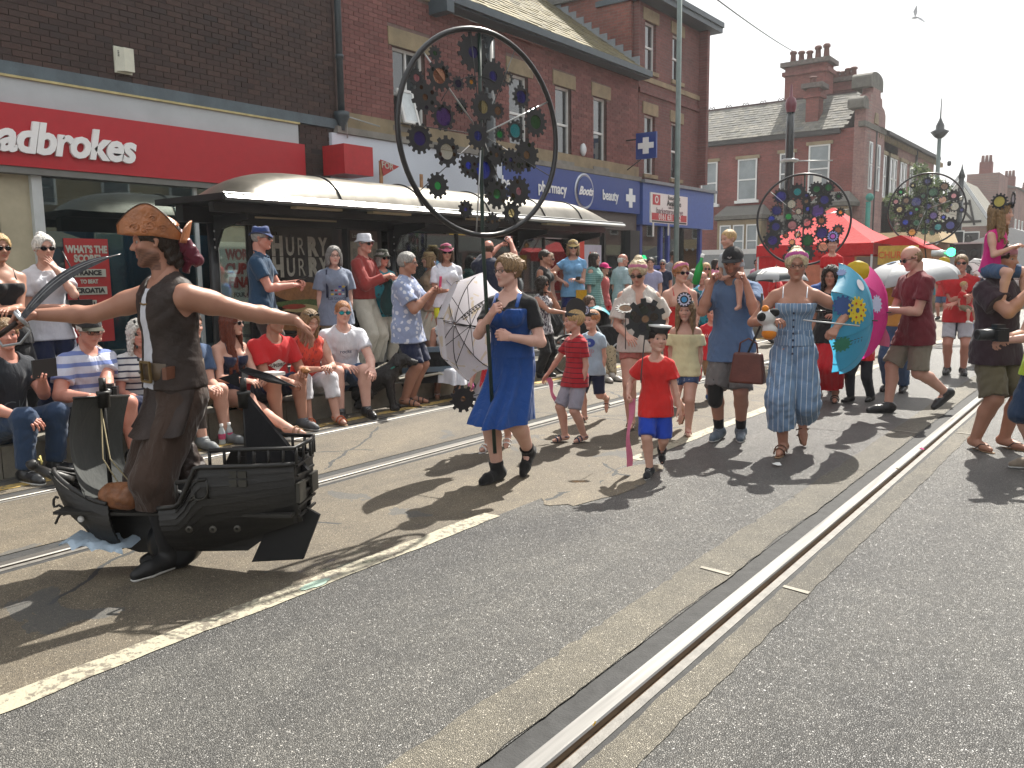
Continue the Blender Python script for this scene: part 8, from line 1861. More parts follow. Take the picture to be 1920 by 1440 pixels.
rb_ = mk('pink_ribbon',vs,[(2 * i,2 * i + 1,2 * i + 3,2 * i + 2) for i in range(11)],F('ribbon_pink',(.58,.16,.26),rough=.5),None,True,wl(M12,-.04,.40,1.08)); rb_.rotation_euler.z = M12['root'].rotation_euler.z + .6; tag(rb_,'pale pink ribbon dangling from the hands of the maroon tee man','ribbon')
wv = empty('novelty_windmill',wl(M12,-.02,.44,1.16),'small purple and green pinwheel toy in the hands of the maroon tee man','toy'); 
for i,cc in enumerate(((.20,.06,.55),(.10,.40,.10),(.55,.05,.25))): P_,Q_ = sdf_raw([E_((.035 * math.cos(i * 2.1),0,.035 * math.sin(i * 2.1)),(.045,.02,.035),k=.01)],.007); link('petal',nmesh('petal',P_,Q_),paint('petal%d' % i,cc,.3),wv)
phone(M12,.02,.48,1.09,M_BLK,'dark wallet phone in the hands of the maroon tee man',tilt=1.3)
M13 = person('long haired young woman in mustard top and blue jeans with a hand at her mouth',(-2.38,11.17),-15,1.58,'woman','fair',('long','ginger'),look=10,group=PR_,vox=VM,top=('tee',F('mustard_top',(.50,.26,.06)),dict(hem=.0,loose=.2)),bottom=('trousers',c_denim),shoes=('boots',M_BLKM),handL=(-.02,.16,1.32),handR=None,elbL=(-.6,.3,-1))
M14 = person('girl in a white peaked cap and flowery top walking between the umbrellas',(-3.55,15.9),-5,1.25,'child','kid',('long','brown'),group=PR_,vox=VC,hat=('cap',BW),top=('tee',F('flowery',(.4,.35,.33),(.2,.1,.15),'floral',18)),bottom=('shorts',c_grey),shoes=('trainers',BW))
M15 = person('man in red polo, sunglasses and white shorts cradling a baby',(-2.06,13.33),0,1.70,'man','red',('short','dirty'),group=PR_,vox=VM,glasses=('sun',),top=('polo',F('polo_red',(.50,.02,.025))),bottom=('shorts',F('print_shorts',(.46,.45,.50),(.03,.03,.05),'xstripe',3,.08)),shoes=('trainers',M_BLKM),handR=(-.05,.25,1.12),handL=(.05,.28,1.02))
M15b = person('baby in red held in the arms of the man in the red polo',(-1.98,13.08),60,.62,'child','kid',('crop','blonde'),group=PR_,vox=VM,z0=.95,legs='sit',seat=0,top=('tee',c_red),bottom=('shorts',c_khaki),shoes=('trainers',BW),feet=[(-.1,.15,-.2),(.08,.15,-.2)])
M16 = person('man in navy tee, pale blue shorts and white trainers behind the red polo man',(-1.98,15.1),20,1.62,'man','tan',('short','brown'),group=PR_,vox=VC,hat=('scarf',MATS['rose_scarf']),top=('tee',c_navy),bottom=('shorts',F('pale_blue_shorts',(.18,.23,.36))),shoes=('trainers',BW,wsole))
M17 = person('broad man in very dark plum tee and khaki shorts with a girl on his shoulders',(-.95,8.02),52,1.72,'man','tan',('short','dark'),look=62,group=PR_,vox=VF,fat=1.12,hat=('headband',F('pink_band',(.45,.20,.28)),.24,.10,None),top=('tee',F('plum_tee',(.030,.014,.022)),dict(hem=.09,off=.026,wide=.02)),bottom=('long_shorts',F('olive_shorts',(.12,.10,.065)),dict(wide=.02)),shoes=('flip',M_BLK,tansole),feet=[(-.14,.05,0),(.12,-.02,0)],handR=(.02,.30,1.36),handL=(-.20,.24,1.36),poseR='grip',poseL='grip',elbR=(.6,.5,-1.2))
C17 = person('girl in hot pink top and gear trimmed hat riding on the plum tee man',(-1.01,7.97),66,1.0,'child','kid',('long','dirty'),look=80,z0=1.47,legs='sit',seat=-.02,group=PR_,vox=VF,hat=('headband',kb,.26,.14,None),top=('sleeveless',F('hot_pink',(.58,.02,.20)),dict(hem=.04)),bottom=('shorts',c_denim),feet=[(-.15,.20,-.26),(.15,.18,-.26)],knees=[(-.6,1,.4),(.6,1,.4)],handR=(.05,.18,.22),handL=(-.04,.17,.22),lean=.1)
hm = Matrix(C17['HM'].tolist())
for (dx,dy,dz,r,cm,lb,rzz) in ((.42,-.05,.48,.36,paint('foil_gold',(.45,.38,.10),.3,.3,.5,10),1,1.35),(-.05,.38,.56,.36,paint('foil_lilac',(.35,.36,.45),.5),2,.4)):
    m = MB(); gear_geo(m,r,.6 * r,13,.03); vv = []
    for v in m.v: p = Matrix.Rotation(rzz,3,'Z') @ Vector((v[0],-v[2],v[1])); vv.append(tuple(hm @ (p + Vector((dx,dy,dz)))))
    m.v = vv; o = m.build('hat_gear',kb,C17['root']); m = MB(); m.prism([(.62 * r * math.cos(a),0,.62 * r * math.sin(a)) for a in np.linspace(0,2 * PI,20)[:-1]],(0,.01,0)); m.v = [tuple(hm @ (Matrix.Rotation(rzz,3,'Z') @ Vector(v) + Vector((dx,dy,dz)))) for v in m.v]; m.build('gear_centre',cm,o)
M18 = person('woman at the right edge in lime vest and denim holding a large camera',(-.50,7.36),-52,1.64,'woman','fair',('short','grey'),group=PR_,vox=VF,fat=1.15,top=('sleeveless',F('lime_vest',(.42,.58,.03))),bottom=('long_shorts',c_denimd,dict(len=1.12)),shoes=('shoes',F('suede',(.22,.18,.14)),wsole),handR=(.05,.32,1.02),handL=(-.02,.36,1.0),poseL='hold',poseR='hold')
camera_thing(wl(M18,.02,.42,1.04),M18['root'].rotation_euler.z,'large black DSLR camera held by the woman in the lime vest',1.15,.13)
M17b = person('seated spectator in grey on the kerb beyond the barrier, legs stretched',(-7.1,13.2),10,1.7,'man','tan',('short','brown'),legs='sit',group=FR,vox=VC,top=('tee',c_grey),bottom=('shorts',c_khaki),shoes=('trainers',M_BLKM),feet=[(-.1,.6,0),(.1,.55,0)])
# --- far crowd: heads between the parade and the tents
rs = random.Random(11)
tops = [('white',c_white),('navy',c_navy),('red',c_red),('black',c_black),('grey',c_grey),('lilac',MATS['lilac']),('turquoise',MATS['turquoise_top']),('sky blue',MATS['sky_tee']),('mustard',MATS['mustard_top']),('pink',MATS['pink_scarf'])]
hs = [('short','brown','man'),('short','dark','man'),('long','brown','woman'),('long','blonde','woman'),('short','grey','man'),('balding','grey','man'),('ponytail','dark','woman'),('bob','ginger','woman'),('curly','dark','woman')]
spots = [(1243,487,9.2),(1262,470,9.6),(1302,505,6.0),(1323,493,7.0),(1292,525,5.2),(1318,520,5.6),(1420,505,8.0),(1455,500,6.0),(1500,498,7.2),(1580,500,7.4),(1600,505,6.2),(1622,507,7.0),(1640,500,8.2),(1648,508,5.4),(1690,515,7.8),(1745,508,5.2),(1757,505,6.2),(1770,507,4.6),(1830,510,3.6),(1838,500,5.0),(1850,508,4.0),(1862,512,3.2),(1775,497,7.0),(1660,497,9.2),(1612,498,9.0),(1595,508,4.6),(1340,500,9.4),(1376,512,8.6),(1220,505,7.6),(1209,498,9.0)]
words = ['beside the empty blue shop','under the letting board','behind the pink head scarf','behind the green bottle','near the checked shirt man','left of the lamp post','in front of the gazebo','left of the gazebo leg','under the second gear wheel','beside the churros sign','right of the blue umbrella','in front of the kiosk','left of the white umbrella','behind the pink umbrella','under the white umbrella','right of the maroon tee man','below the street tree','left of the red polo man','below the green signal','right of the red polo man','left of the plum tee man','just behind the navy tee man','below the farthest gear wheel','behind the white peaked cap girl','beside the gazebo awning','beyond the black trousers child','near the white van','beside the concrete barrier','between checked shirt and scarf','behind the elderly man']
for i,((px,py,xx),wd) in enumerate(zip(spots,words)):
    q = onX(px,py,-xx); hh_ = min(1.82,max(1.5,q.z - (.27 if xx > 7 else 0))); z0 = KZ if xx > 7 else 0
    st,hc,kd = hs[i % len(hs)] if i != 0 else ('short','grey','man'); tn,tm = tops[(i * 3 + 1) % len(tops)]
    person('far crowd %s with %s hair in %s top %s' % (kd,hc,tn,wd),(q.x,q.y),rs.uniform(-60,60),hh_,kd,rs.choice(['fair','tan','red']),(st,hc),z0=z0,group=BK,vox=.022,glasses=('sun',) if i % 3 == 0 else None,top=('tee',tm),bottom=(rs.choice(['shorts','trousers']),rs.choice([c_denim,c_khaki,c_black])),shoes=('trainers',rs.choice([M_BLKM,BW])),legs=rs.choice(['stand','strollL','strollR']))
# ------------------------------------------------------------------ gear wheels on poles
CARD = paint('gear_card',(.016,.016,.018),.55,.2)
FILMC = dict(blue=(.02,.06,.75),dblue=(.03,.03,.30),orange=(.95,.45,.05),green=(.02,.55,.12),dgreen=(.01,.16,.05),red=(.6,.03,.04),pink=(.75,.30,.35),peach=(.95,.55,.38),teal=(.03,.42,.48),purple=(.14,.06,.40),gold=(.75,.62,.30),clear=(.80,.78,.66),sky=(.30,.55,.85),brown=(.30,.16,.08))
GEARS = [(288,237,38,'dgreen',.3),(305,375,75,'peach',.5),(175,400,45,'pink',.4),(203,520,80,'brown',.2),(335,620,72,'purple',.62),(540,190,98,'dblue',.3),(660,330,88,'dblue',.3),(512,385,40,'orange',.3),(405,415,38,'dblue',.5),(578,540,78,'gold',.42),(450,543,40,'dgreen',.3),(688,552,44,'brown',.5),(765,330,38,'clear',.55),(820,455,60,'dblue',.55),(935,610,80,'dgreen',.45),(797,677,60,'teal',.60),(680,710,38,'green',.5),(522,735,72,'blue',.35),(178,770,75,'dblue',.45),(330,845,78,'clear',.5),(885,835,88,'brown',.25),(650,850,62,'brown',.2),(455,930,62,'blue',.3),(575,950,88,'blue',.52),(262,1065,66,'green',.3),(645,1110,82,'dgreen',.3),(800,1090,82,'pink',.25),(745,1240,62,'gold',.35),(428,1215,48,'dblue',.2),(600,1300,50,'brown',.2),(740,880,62,'dblue',.2),(790,915,48,'dgreen',.3)]
GM = {}
def gear_mesh(hole,teeth):
    k = (round(hole,2),teeth)
    if k not in GM:
        m = MB(); gear_geo(m,1.0,hole,teeth,.07); m.v = [(x,-z,y) for x,y,z in m.v]; me = bpy.data.meshes.new('gear'); me.from_pydata(m.v,[],m.f); me.materials.append(CARD); me.update(); GM[k] = me
    return GM[k]
DM = {}
def disc_mesh(col):
    if col not in DM:
        n = 16; me = bpy.data.meshes.new('cellophane'); me.from_pydata([(math.cos(2 * PI * i / n),0,math.sin(2 * PI * i / n)) for i in range(n)],[],[tuple(range(n))]); me.materials.append(film('film_' + col,tuple(q * .45 for q in FILMC[col]),.75)); me.update(); DM[col] = me
    return DM[col]
def add_gear(parent,x,y,z,r,col,hole,teeth,rot=0,extra=0,rs=None):
    g = bpy.data.objects.new('gear',gear_mesh(hole,teeth)); COL.objects.link(g); g.parent = parent; g.location = (x,y,z); g.scale = (r,r * .8,r); g.rotation_euler = (0,rot,0)
    d = bpy.data.objects.new('cellophane',disc_mesh(col)); COL.objects.link(d); d.parent = g; d.scale = (hole * 1.02,) * 3
    return g
def small_windows(parent,g,r,seed):
    rs = random.Random(seed); cs = ['green','orange','red','pink','blue','gold','teal']
    for i in range(4):
        a = rs.uniform(0,2 * PI); q = rs.uniform(.55,.65)
        d = bpy.data.objects.new('foil_dot',disc_mesh(rs.choice(cs))); COL.objects.link(d); d.parent = g; d.location = (q * math.cos(a),-.045,q * math.sin(a)); d.scale = (.13,) * 3
def gear_wheel(label,px,py,dist,R0,yaw,foot_px,seed=0,spin=0.0,tilt=0.0,subset=1.0):
    c = at(px,py,dist); th = math.atan2(c.y,c.x) - PI / 2 + yaw; bot = at(foot_px[0],foot_px[1],dist)
    root = empty('gear_hoop',(c.x,c.y,0),label,'gear wheel','gear decorated wheels carried on poles',rz=th)
    W_ = Matrix.Translation((0,0,c.z)) @ Matrix.Rotation(tilt,4,'Y')
    m = MB(); m.tube([W_ @ Vector((R0 * math.cos(a),0,R0 * math.sin(a))) for a in np.linspace(0,2 * PI,65)[:-1]],.019,8,closed=True); m.build('rim',paint('rim_black',(.018,.018,.02),.3),root)
    m = MB(); m.tube([(0,.02,c.z + R0 * .98),(0,.02,c.z),(0,.02,c.z - R0),tuple((Matrix.Rotation(-th,3,'Z') @ Vector((bot.x - c.x,bot.y - c.y,0))) + Vector((0,0,bot.z)))],.014,8); m.build('pole',paint('pole_dark_green',(.012,.03,.022),.45),root)
    rs = random.Random(seed)
    for i in range(9):
        a = i * 2 * PI / 9 + rs.uniform(-.15,.15) + .3; m = MB(); m.tube([W_ @ Vector((.05 * math.cos(a),.012,.05 * math.sin(a))),W_ @ Vector((R0 * math.cos(a),.0,R0 * math.sin(a)))],.0035 if i % 3 else .006,5); m.build('spoke',M_SIL if i % 3 == 0 else PD,root)
    m = MB(); pts = [W_ @ Vector((R0 * .56 * math.cos(a),.006,R0 * .56 * math.sin(a))) for a in np.linspace(1.2,2.6,12)]; m.tube(pts,.003,5); m.build('wire',PD,root)
    for i,(gx,gy,gr,col,hole) in enumerate(GEARS):
        x = (gx - 566) / 508 * R0 * .97; z = (720 - gy) / 652 * R0 * .97; r = gr / 652 * R0 * 1.28
        if seed:
            x,z = x * math.cos(spin) - z * math.sin(spin),x * math.sin(spin) + z * math.cos(spin); col = GEARS[(i * 7 + seed) % len(GEARS)][3]
            if rs.random() > subset: continue
            r *= rs.uniform(.95,1.25); hole = min(.7,hole + .15)
        p = W_ @ Vector((x,rs.uniform(-.035,.03),z)); gr_ = 1.0
        g = add_gear(root,p.x,p.y,p.z,r,col,hole,(11,12,13,10)[i % 4],rs.uniform(0,1))
        if i % 3 == 1 or hole < .3: small_windows(root,g,r,i + seed * 50)
        if not seed and i == 23: pass
    return root
gear_wheel('tallest gear wheel full of dark gears, held by the woman in blue',905,252,5.98,.69,math.radians(38),(928,850),0,0,math.radians(-2))
gear_wheel('second gear wheel in front of the red gazebo roof',1507,412,15.5,.77,math.radians(8),(1512,520),3,2.1)
gear_wheel('farthest gear wheel in front of the pale street tree',1737,392,20.6,.76,math.radians(-5),(1738,500),5,4.0)
# boy's gear wand
gc = at(1210,598,6.30); gb = at(1202,705,6.18); wd_ = empty('gear_wand',tuple(gc),'black gear with coloured film on a stick carried by the boy in red','gear wand',rz=math.atan2(gc.y,gc.x) - PI / 2 + .15)
g = add_gear(wd_,0,0,0,.155,'brown',.18,10,.2); small_windows(wd_,g,.155,3); small_windows(wd_,g,.155,9)
for i,(a,cc) in enumerate(((.4,'orange'),(1.9,'green'),(3.3,'red'),(4.6,'blue'),(5.5,'green'))):
    d = bpy.data.objects.new('foil_dot',disc_mesh(cc)); COL.objects.link(d); d.parent = g; d.location = (.42 * math.cos(a),-.05,.42 * math.sin(a)); d.scale = (.2,.2,.2)
m = MB(); q = wd_.rotation_euler.z; dv = gb - gc; loc = Matrix.Rotation(-q,3,'Z') @ dv; m.tube([(0,.01,-.1),tuple(loc),(loc.x,loc.y,loc.z - .05)],.005,6); m.build('stick',PD,wd_)
g2 = at(1173,578,7.0); o = empty('gear_wand',tuple(g2),'small tilted gear with orange film beside the large gear wand','gear wand',rz=math.atan2(g2.y,g2.x) - PI / 2); o.rotation_euler.x = math.radians(-62); g = add_gear(o,0,0,0,.085,'orange',.62,14,.1)
m = MB(); m.tube([(0,0,0),(.0,.30,-.16)],.004,5); m.build('stick',PD,o)
g3 = at(868,748,6.9); o = empty('gear_wand',tuple(g3),'grey blurred gear dangling near the road below the white umbrella','gear wand',rz=math.atan2(g3.y,g3.x) - PI / 2 + .3); g = add_gear(o,0,0,0,.115,'brown',.2,11,.1); m = MB(); m.tube([(0,.01,0),(.30,.05,.05)],.004,5); m.build('stick',PD,o)
# small gear on a gazebo panel
g4 = at(1550,495,16.9); o = empty('gear_wand',tuple(g4),'orange centred gear held up in front of the gazebo wall','gear wand',rz=.4); add_gear(o,0,0,0,.12,'orange',.45,11); m = MB(); m.tube([(0,0,0),(0,.02,-.6)],.006,5); m.build('stick',PD,o)
# ribbons in the boys' hands
def ribbon(label,R,hand,L,mat,sway=.1):
    h = R['hands'][hand][0]; b = R['root'].matrix_basis @ Vector(h); vs = []
    for i in range(14): t = i / 13; vs += [(b.x + sway * t - .012,b.y + .015 * math.sin(t * 8),b.z - L * t),(b.x + sway * t + .020 + .01 * math.sin(t * 9),b.y + .02 * math.cos(t * 6) + .02,b.z - L * t + .01)]
    o = mk('ribbon',vs,[(2 * i,2 * i + 1,2 * i + 3,2 * i + 2) for i in range(13)],MATS['ribbon_pink'],None,True); tag(o,label,'ribbon')
ribbon('pink ribbon trailing from the wrist of the red striped tee boy',M2,1,.26,None,.12); ribbon('long pink ribbon hanging from the gear wand of the boy in red',M6,1,.52,None,-.02)

# ------------------------------------------------------------------ umbrellas
def umbrella(label,centre,axis,r,depth,cols,shaft=.7,nrib=8,spin=0.0,metal=None,handle=None,name='umbrella'):
    """centre = middle of the rim, axis = direction from the rim towards the tip"""
    root = empty(name,tuple(centre),label,'umbrella'); M = Vector(axis).normalized().to_track_quat('Z','Y').to_matrix(); metal = metal or M_BLK; par = {}
    def pt(a,t):
        rr = r * math.sin(t * PI / 2 * .96) / math.sin(PI / 2 * .96); z = depth * math.cos(t * PI / 2); return Vector((rr * math.cos(a),rr * math.sin(a),z))
    for k in range(nrib):
        a0 = spin + 2 * PI * k / nrib; a1 = spin + 2 * PI * (k + 1) / nrib; n,q = 9,7; vs = []
        for i in range(n + 1):
            t = .02 + .98 * i / n; A,B = pt(a0,t),pt(a1,t)
            for j in range(q + 1):
                s = j / q; p = A.lerp(B,s); sag = math.sin(PI * s); p *= (1 - .06 * sag * (1 if i == n else .35)); p.z += .02 * sag * t; vs.append(tuple(M @ p))
        o = mk('canopy_panel',vs,[(i * (q + 1) + j,i * (q + 1) + j + 1,(i + 1) * (q + 1) + j + 1,(i + 1) * (q + 1) + j) for i in range(n) for j in range(q)],cols[k % len(cols)],root,True)
        m = MB(); m.tube([M @ (pt(a0,.02 + .98 * i / n) - Vector((0,0,.006))) for i in range(n + 1)],.0035,5); rb = m.build('rib',metal,root)
        m = MB(); m.tube([M @ (pt(a0,.52) - Vector((0,0,.01))),M @ Vector((0,0,depth * .25))],.003,5); m.build('stretcher',metal,rb)
    m = MB(); m.tube([M @ Vector((0,0,depth + .04)),M @ Vector((0,0,depth - shaft))],.006,6); m.build('shaft',metal,root)
    m = MB(); m.tube([M @ Vector((0,0,depth - shaft - .10)),M @ Vector((0,0,depth - shaft))],.014,8); m.build('handle',handle or M_BLK,root); return root
def toward(px,py): 
    r = ray(px,py); v = Vector((r[0],r[1],0)).normalized(); return v,Vector((v.y,-v.x,0))
def fabric_thin(name,col,tr=.5,extra=None):
    t = NT(name); v = t.coord(); n = t.noise(8,4,.6,v); c = t.mix(n,tuple(x * .88 for x in col) + (1,),(*[min(1,x * 1.06) for x in col],1))
    if extra: w = t.noise(5,2,.5,t.mapping(v,(3,1,1)),1.5); c = t.mix(t.math('MULTIPLY',t.math('GREATER_THAN',w,.62),.5),c,(*extra,1))
    t.p(col=c,rough=.5); tr_ = t.n('BsdfTranslucent',{'Color': c}); mx = t.n('MixShader',{0: tr,1: t.b.outputs[0],2: tr_.outputs[0]}); t.t.links.new(mx.outputs[0],t.out.inputs[0]); t.bump(t.noise(20,3,.5,v),.2,.01); return t.m
U_BL = fabric_thin('umbrella_blue',(.06,.34,.52)); U_PK = fabric_thin('umbrella_pink',(.65,.03,.26)); U_WH = fabric_thin('umbrella_white',(.60,.58,.62),.5,(.50,.38,.15)); U_SL = fabric_thin('umbrella_silver',(.42,.44,.46),.25); U_DK = fabric_thin('umbrella_black',(.05,.06,.065),.1); U_YL = fabric_thin('umbrella_yellow',(.55,.42,.02))
v,rr = toward(1575,600)
ub = umbrella('bright blue umbrella with gear pictures held sideways by the jumpsuit woman',at(1573,600,7.75),rr * .98 - v * .16,.50,.27,[U_BL],.55,spin=.25)
v,rr = toward(1630,580); up_ = umbrella('hot pink umbrella held sideways behind the blue one',at(1612,585,9.3),rr * .95 - v * .18,.50,.26,[U_PK],.6,spin=.1)
v,rr = toward(860,615); uw = umbrella('white painted umbrella seen from inside, held low by the half hidden child',at(893,612,6.55),-rr * .72 + v * .55 + Vector((0,0,.05)),.43,.22,[U_WH],.42,spin=.2,handle=MATS['red_cotton'])
v,rr = toward(1700,510); us = umbrella('silver white umbrella open above the woman in mustard',at(1706,527,11.6),Vector((0,0,1)) - rr * .10 - v * .1,.60,.27,[U_SL],.75,spin=.3)
v,rr = toward(1450,515); uk = umbrella('black and white golf umbrella near the gazebo',at(1455,528,13.6),Vector((0,0,1)) + v * .05,.48,.22,[U_DK,U_SL],.75,spin=.1)
v,rr = toward(1860,510); ug = umbrella('tilted pale umbrella low in the crowd at the right',at(1850,512,13.5),Vector((0,0,.6)) + rr * .4 + v * .3,.30,.10,[U_SL],.6)
from mathutils.bvhtree import BVHTree
def stick(root,px,py,pts,mat,name='gear_picture',lift=.006):
    bpy.context.view_layer.update(); o0 = Vector((0,0,CAM_H)); d = Vector(tuple(ray(px,py))).normalized(); best = None
    for ch in root.children:
        if not ch.name.startswith('canopy_panel'): continue
        b = BVHTree.FromPolygons([ch.matrix_world @ v.co for v in ch.data.vertices],[tuple(p.vertices) for p in ch.data.polygons]); h = b.ray_cast(o0,d)
        if h[0] is not None and (best is None or h[3] < best[3]): best = h + (ch,)
    if best is None: return
    n = best[1]; n = -n if n.dot(d) > 0 else n; up = Vector((0,0,1)); X = up.cross(n).normalized(); Y = n.cross(X); c = best[0] + n * lift; iv = root.matrix_world.inverted(); bb_ = None
    m = MB(); m.prism([iv @ (c + X * x + Y * y) for x,y in pts],(iv.to_3x3() @ n) * .002); o = m.build(name,mat,None); o.parent = root; return o
pY = paint('print_yellow',(.60,.46,.02),.6); pN = paint('print_navy2',(.02,.06,.20),.6); pG = paint('print_green',(.03,.22,.14),.6)
stick(ub,1606,582,gear_pts(.115,14),pY); stick(ub,1606,582,gear_pts(.020,12,1),pN,lift=.011)
for i in range(7): a = 2 * PI * i / 7; stick(ub,1606 + 10.5 * math.cos(a),582 + 13 * math.sin(a),gear_pts(.010,4,1),MATS['red_panel'],'dot',lift=.011)
stick(ub,1580,573,gear_pts(.085,12),pN); stick(ub,1578,645,gear_pts(.08,13),pG); stick(ub,1612,535,gear_pts(.05,12,1),MATS['card_silver']); stick(ub,1578,512,gear_pts(.04,10),pN)
for i in range(4): stick(ub,1596 + i * 6,638 - i * 2.0,[(-.012,-.002),(.016,-.002),(.016,.003),(-.012,.003)],PD,'scribble'); stick(ub,1596 + i * 6,644 - i * 2.0,[(-.003,-.008),(.001,-.008),(.001,.012),(-.003,.012)],PD,'scribble')
stick(up_,1643,570,gear_pts(.09,12),MATS['card_lilac']); stick(us,1672,493,gear_pts(.06,20,1),MATS['card_blue']); stick(us,1650,499,gear_pts(.035,20,1),PD); stick(uk,1428,510,[(-.05,-.07),(-.02,-.07),(.03,.07),(0,.07)],BW); stick(uk,1434,510,[(-.05,-.07),(-.02,-.07),(.03,.07),(0,.07)],BW)
for i in range(16): stick(uw,866 + i * 2.6,597 - i * 1.9 + (3 if i % 2 else -2),[(-.010,-.006),(.012,-.004),(.010,.008),(-.011,.005)],PD,'black_brush_mark',.004)
P_,Q_ = sdf_raw([E_((0,0,0),(.11,.09,.10),k=.02)],.012,wr=(.01,20,2)); o = link('yellow_balloon',nmesh('yellow_balloon',P_,Q_),U_YL,None,tuple(at(1608,508,8.9))); tag(o,'yellow and blue cloth ball above the blue umbrella','ball')
o = link('sun_hat',nmesh('yellow_cap',P_,Q_),U_YL,None,tuple(at(1770,491,19))); tag(o,'lime yellow cap far in the crowd below the farthest gear wheel','cap')

# ------------------------------------------------------------------ prams, wheels, dogs, bottles, litter
def spoked(parent,c,r,axis,name='wheel',nsp=18,tire=.018,mt=None):
    M = Vector(axis).normalized().to_track_quat('Z','Y').to_matrix(); c = Vector(c)
    m = MB(); m.tube([c + M @ Vector((r * math.cos(a),r * math.sin(a),0)) for a in np.linspace(0,2 * PI,41)[:-1]],tire,6,closed=True); w = m.build(name,mt or M_BLKM,parent)
    m = MB(); m.tube([c + M @ Vector(((r - tire) * math.cos(a),(r - tire) * math.sin(a),0)) for a in np.linspace(0,2 * PI,41)[:-1]],.006,5,closed=True); m.build('rim',M_SIL,w)
    m = MB()
    for i in range(nsp): a = 2 * PI * i / nsp; m.tube([c + M @ Vector((.015,0,.01 * (-1) ** i)),c + M @ Vector((r * .97 * math.cos(a),r * .97 * math.sin(a),0))],.0015,3)
    o = m.build('spoke',M_SIL,w); o['kind'] = 'stuff'; m = MB(); m.lathe([(0,-.03),(.02,-.03),(.02,.03),(0,.03)],10,c,axis); m.build('hub',M_SIL,w); return w
v,rr = toward(1060,660); wc = gnd(1060,705); wch = empty('wheelchair',(wc[0],wc[1] + .1,0),'wheelchair with a large spoked wheel behind the boy in red stripes','wheelchair',rz=0)
spoked(wch,(0,0,.31),.29,(-v * .9 + rr * .4)); spoked(wch,(.25,.45,.31),.29,(-v * .9 + rr * .4))
m = MB(); m.box(-.1,.4,-.05,.5,.48,.53); m.build('seat',c_black,wch); m = MB(); m.box(.30,.42,.0,.5,.5,.95); m.build('backrest',c_black,wch)
for a in ((-.05,0),(.3,.5)): m = MB(); m.tube([(a[0],a[1],.3),(a[0],a[1],.7),(a[0] + .25,a[1] + .1,.72)],.013,6); m.build('frame',M_SIL,wch)
pc = gnd(1158,712); pr = empty('pushchair',(pc[0] - .3,pc[1] + .3,0),'black pushchair with a turquoise hood behind the pale blue tee boy','pushchair',rz=math.atan2(pc[1],pc[0]) - PI / 2)
vs = []; n = 10
for i in range(n + 1):
    for j in range(n + 1): a = PI * (.05 + .6 * i / n); b = -1 + 2 * j / n; vs.append((-.26 + .30 * -math.cos(a) * -1,.22 * b,.78 + .26 * math.sin(a) * (1 - .15 * b * b)))
mk('hood',vs,[(i * (n + 1) + j,i * (n + 1) + j + 1,(i + 1) * (n + 1) + j + 1,(i + 1) * (n + 1) + j) for i in range(n) for j in range(n)],F('turquoise_nylon',(.01,.26,.32),(.03,.06,.07),'xstripe',6,.3,rough=.5),pr,True)
m = MB(); m.box(-.30,.22,-.21,.21,.42,.74); m.build('seat',c_black,pr)
for x,y in ((.32,-.22),(.32,.22),(-.32,-.24),(-.32,.24)): m = MB(); m.lathe([(0,-.02),(.05,-.02),(.105,-.018),(.11,.0),(.105,.018),(.05,.02),(0,.02)],16,(x,y,.11),(0,1,0)); w = m.build('wheel',M_BLKM,pr); m = MB(); m.lathe([(0,-.025),(.045,-.024),(.045,.024),(0,.025)],12,(x,y,.11),(0,1,0)); m.build('wheel_hub',M_SIL,w)
for y in (-.22,.22): m = MB(); m.tube([(.32,y,.11),(.0,y,.45),(-.35,y,1.0)],.013,6); m.tube([(-.32,y,.11),(.1,y,.5)],.013,6); m.build('frame',M_SIL,pr)
lp = person('seated woman in leopard leggings and scuffed boots, mostly hidden by the pushchair',(pc[0] - .55,pc[1] + .1),35,1.62,'woman','fair',('bob','brown'),legs='sit',seat=.27,group=FR,vox=VC,top=('tee',c_black),bottom=('trousers',F('leopard',(.30,.24,.15),(.03,.02,.015),'floral',32)),shoes=('boots',paint('scuffed_boot',(.28,.26,.23),.5,.5)),feet=[(.0,.6,0),(.15,.65,0)])
# second pushchair lying low behind the floral shirt man
pc = gnd(845,752); p2 = empty('pushchair',(pc[0] - .35,pc[1],0),'dark pushchair with pale bars behind the floral shirt man','pushchair',rz=.9)
m = MB(); m.box(-.25,.30,-.2,.2,.22,.60); m.build('seat',c_black,p2); m = MB(); m.tube([(-.45,-.24,.1),(-.2,-.24,.30),(.1,-.24,.34),(.45,-.24,.16)],.018,6); m.build('frame',paint('pale_tube',(.45,.43,.36),.4),p2); m = MB(); m.box(-.35,.35,-.25,-.23,.36,.42); m.box(-.35,.30,-.26,-.24,.60,.66); m.build('blue_bar',paint('steel_blue',(.10,.15,.20),.4),p2)['kind'] = 'stuff'
for x in (-.42,.42): m = MB(); m.tube([(x + .12 * math.cos(a),-.26,.12 + .12 * math.sin(a)) for a in np.linspace(0,2 * PI,21)[:-1]],.016,6,closed=True); m.build('wheel',M_BLKM,p2)
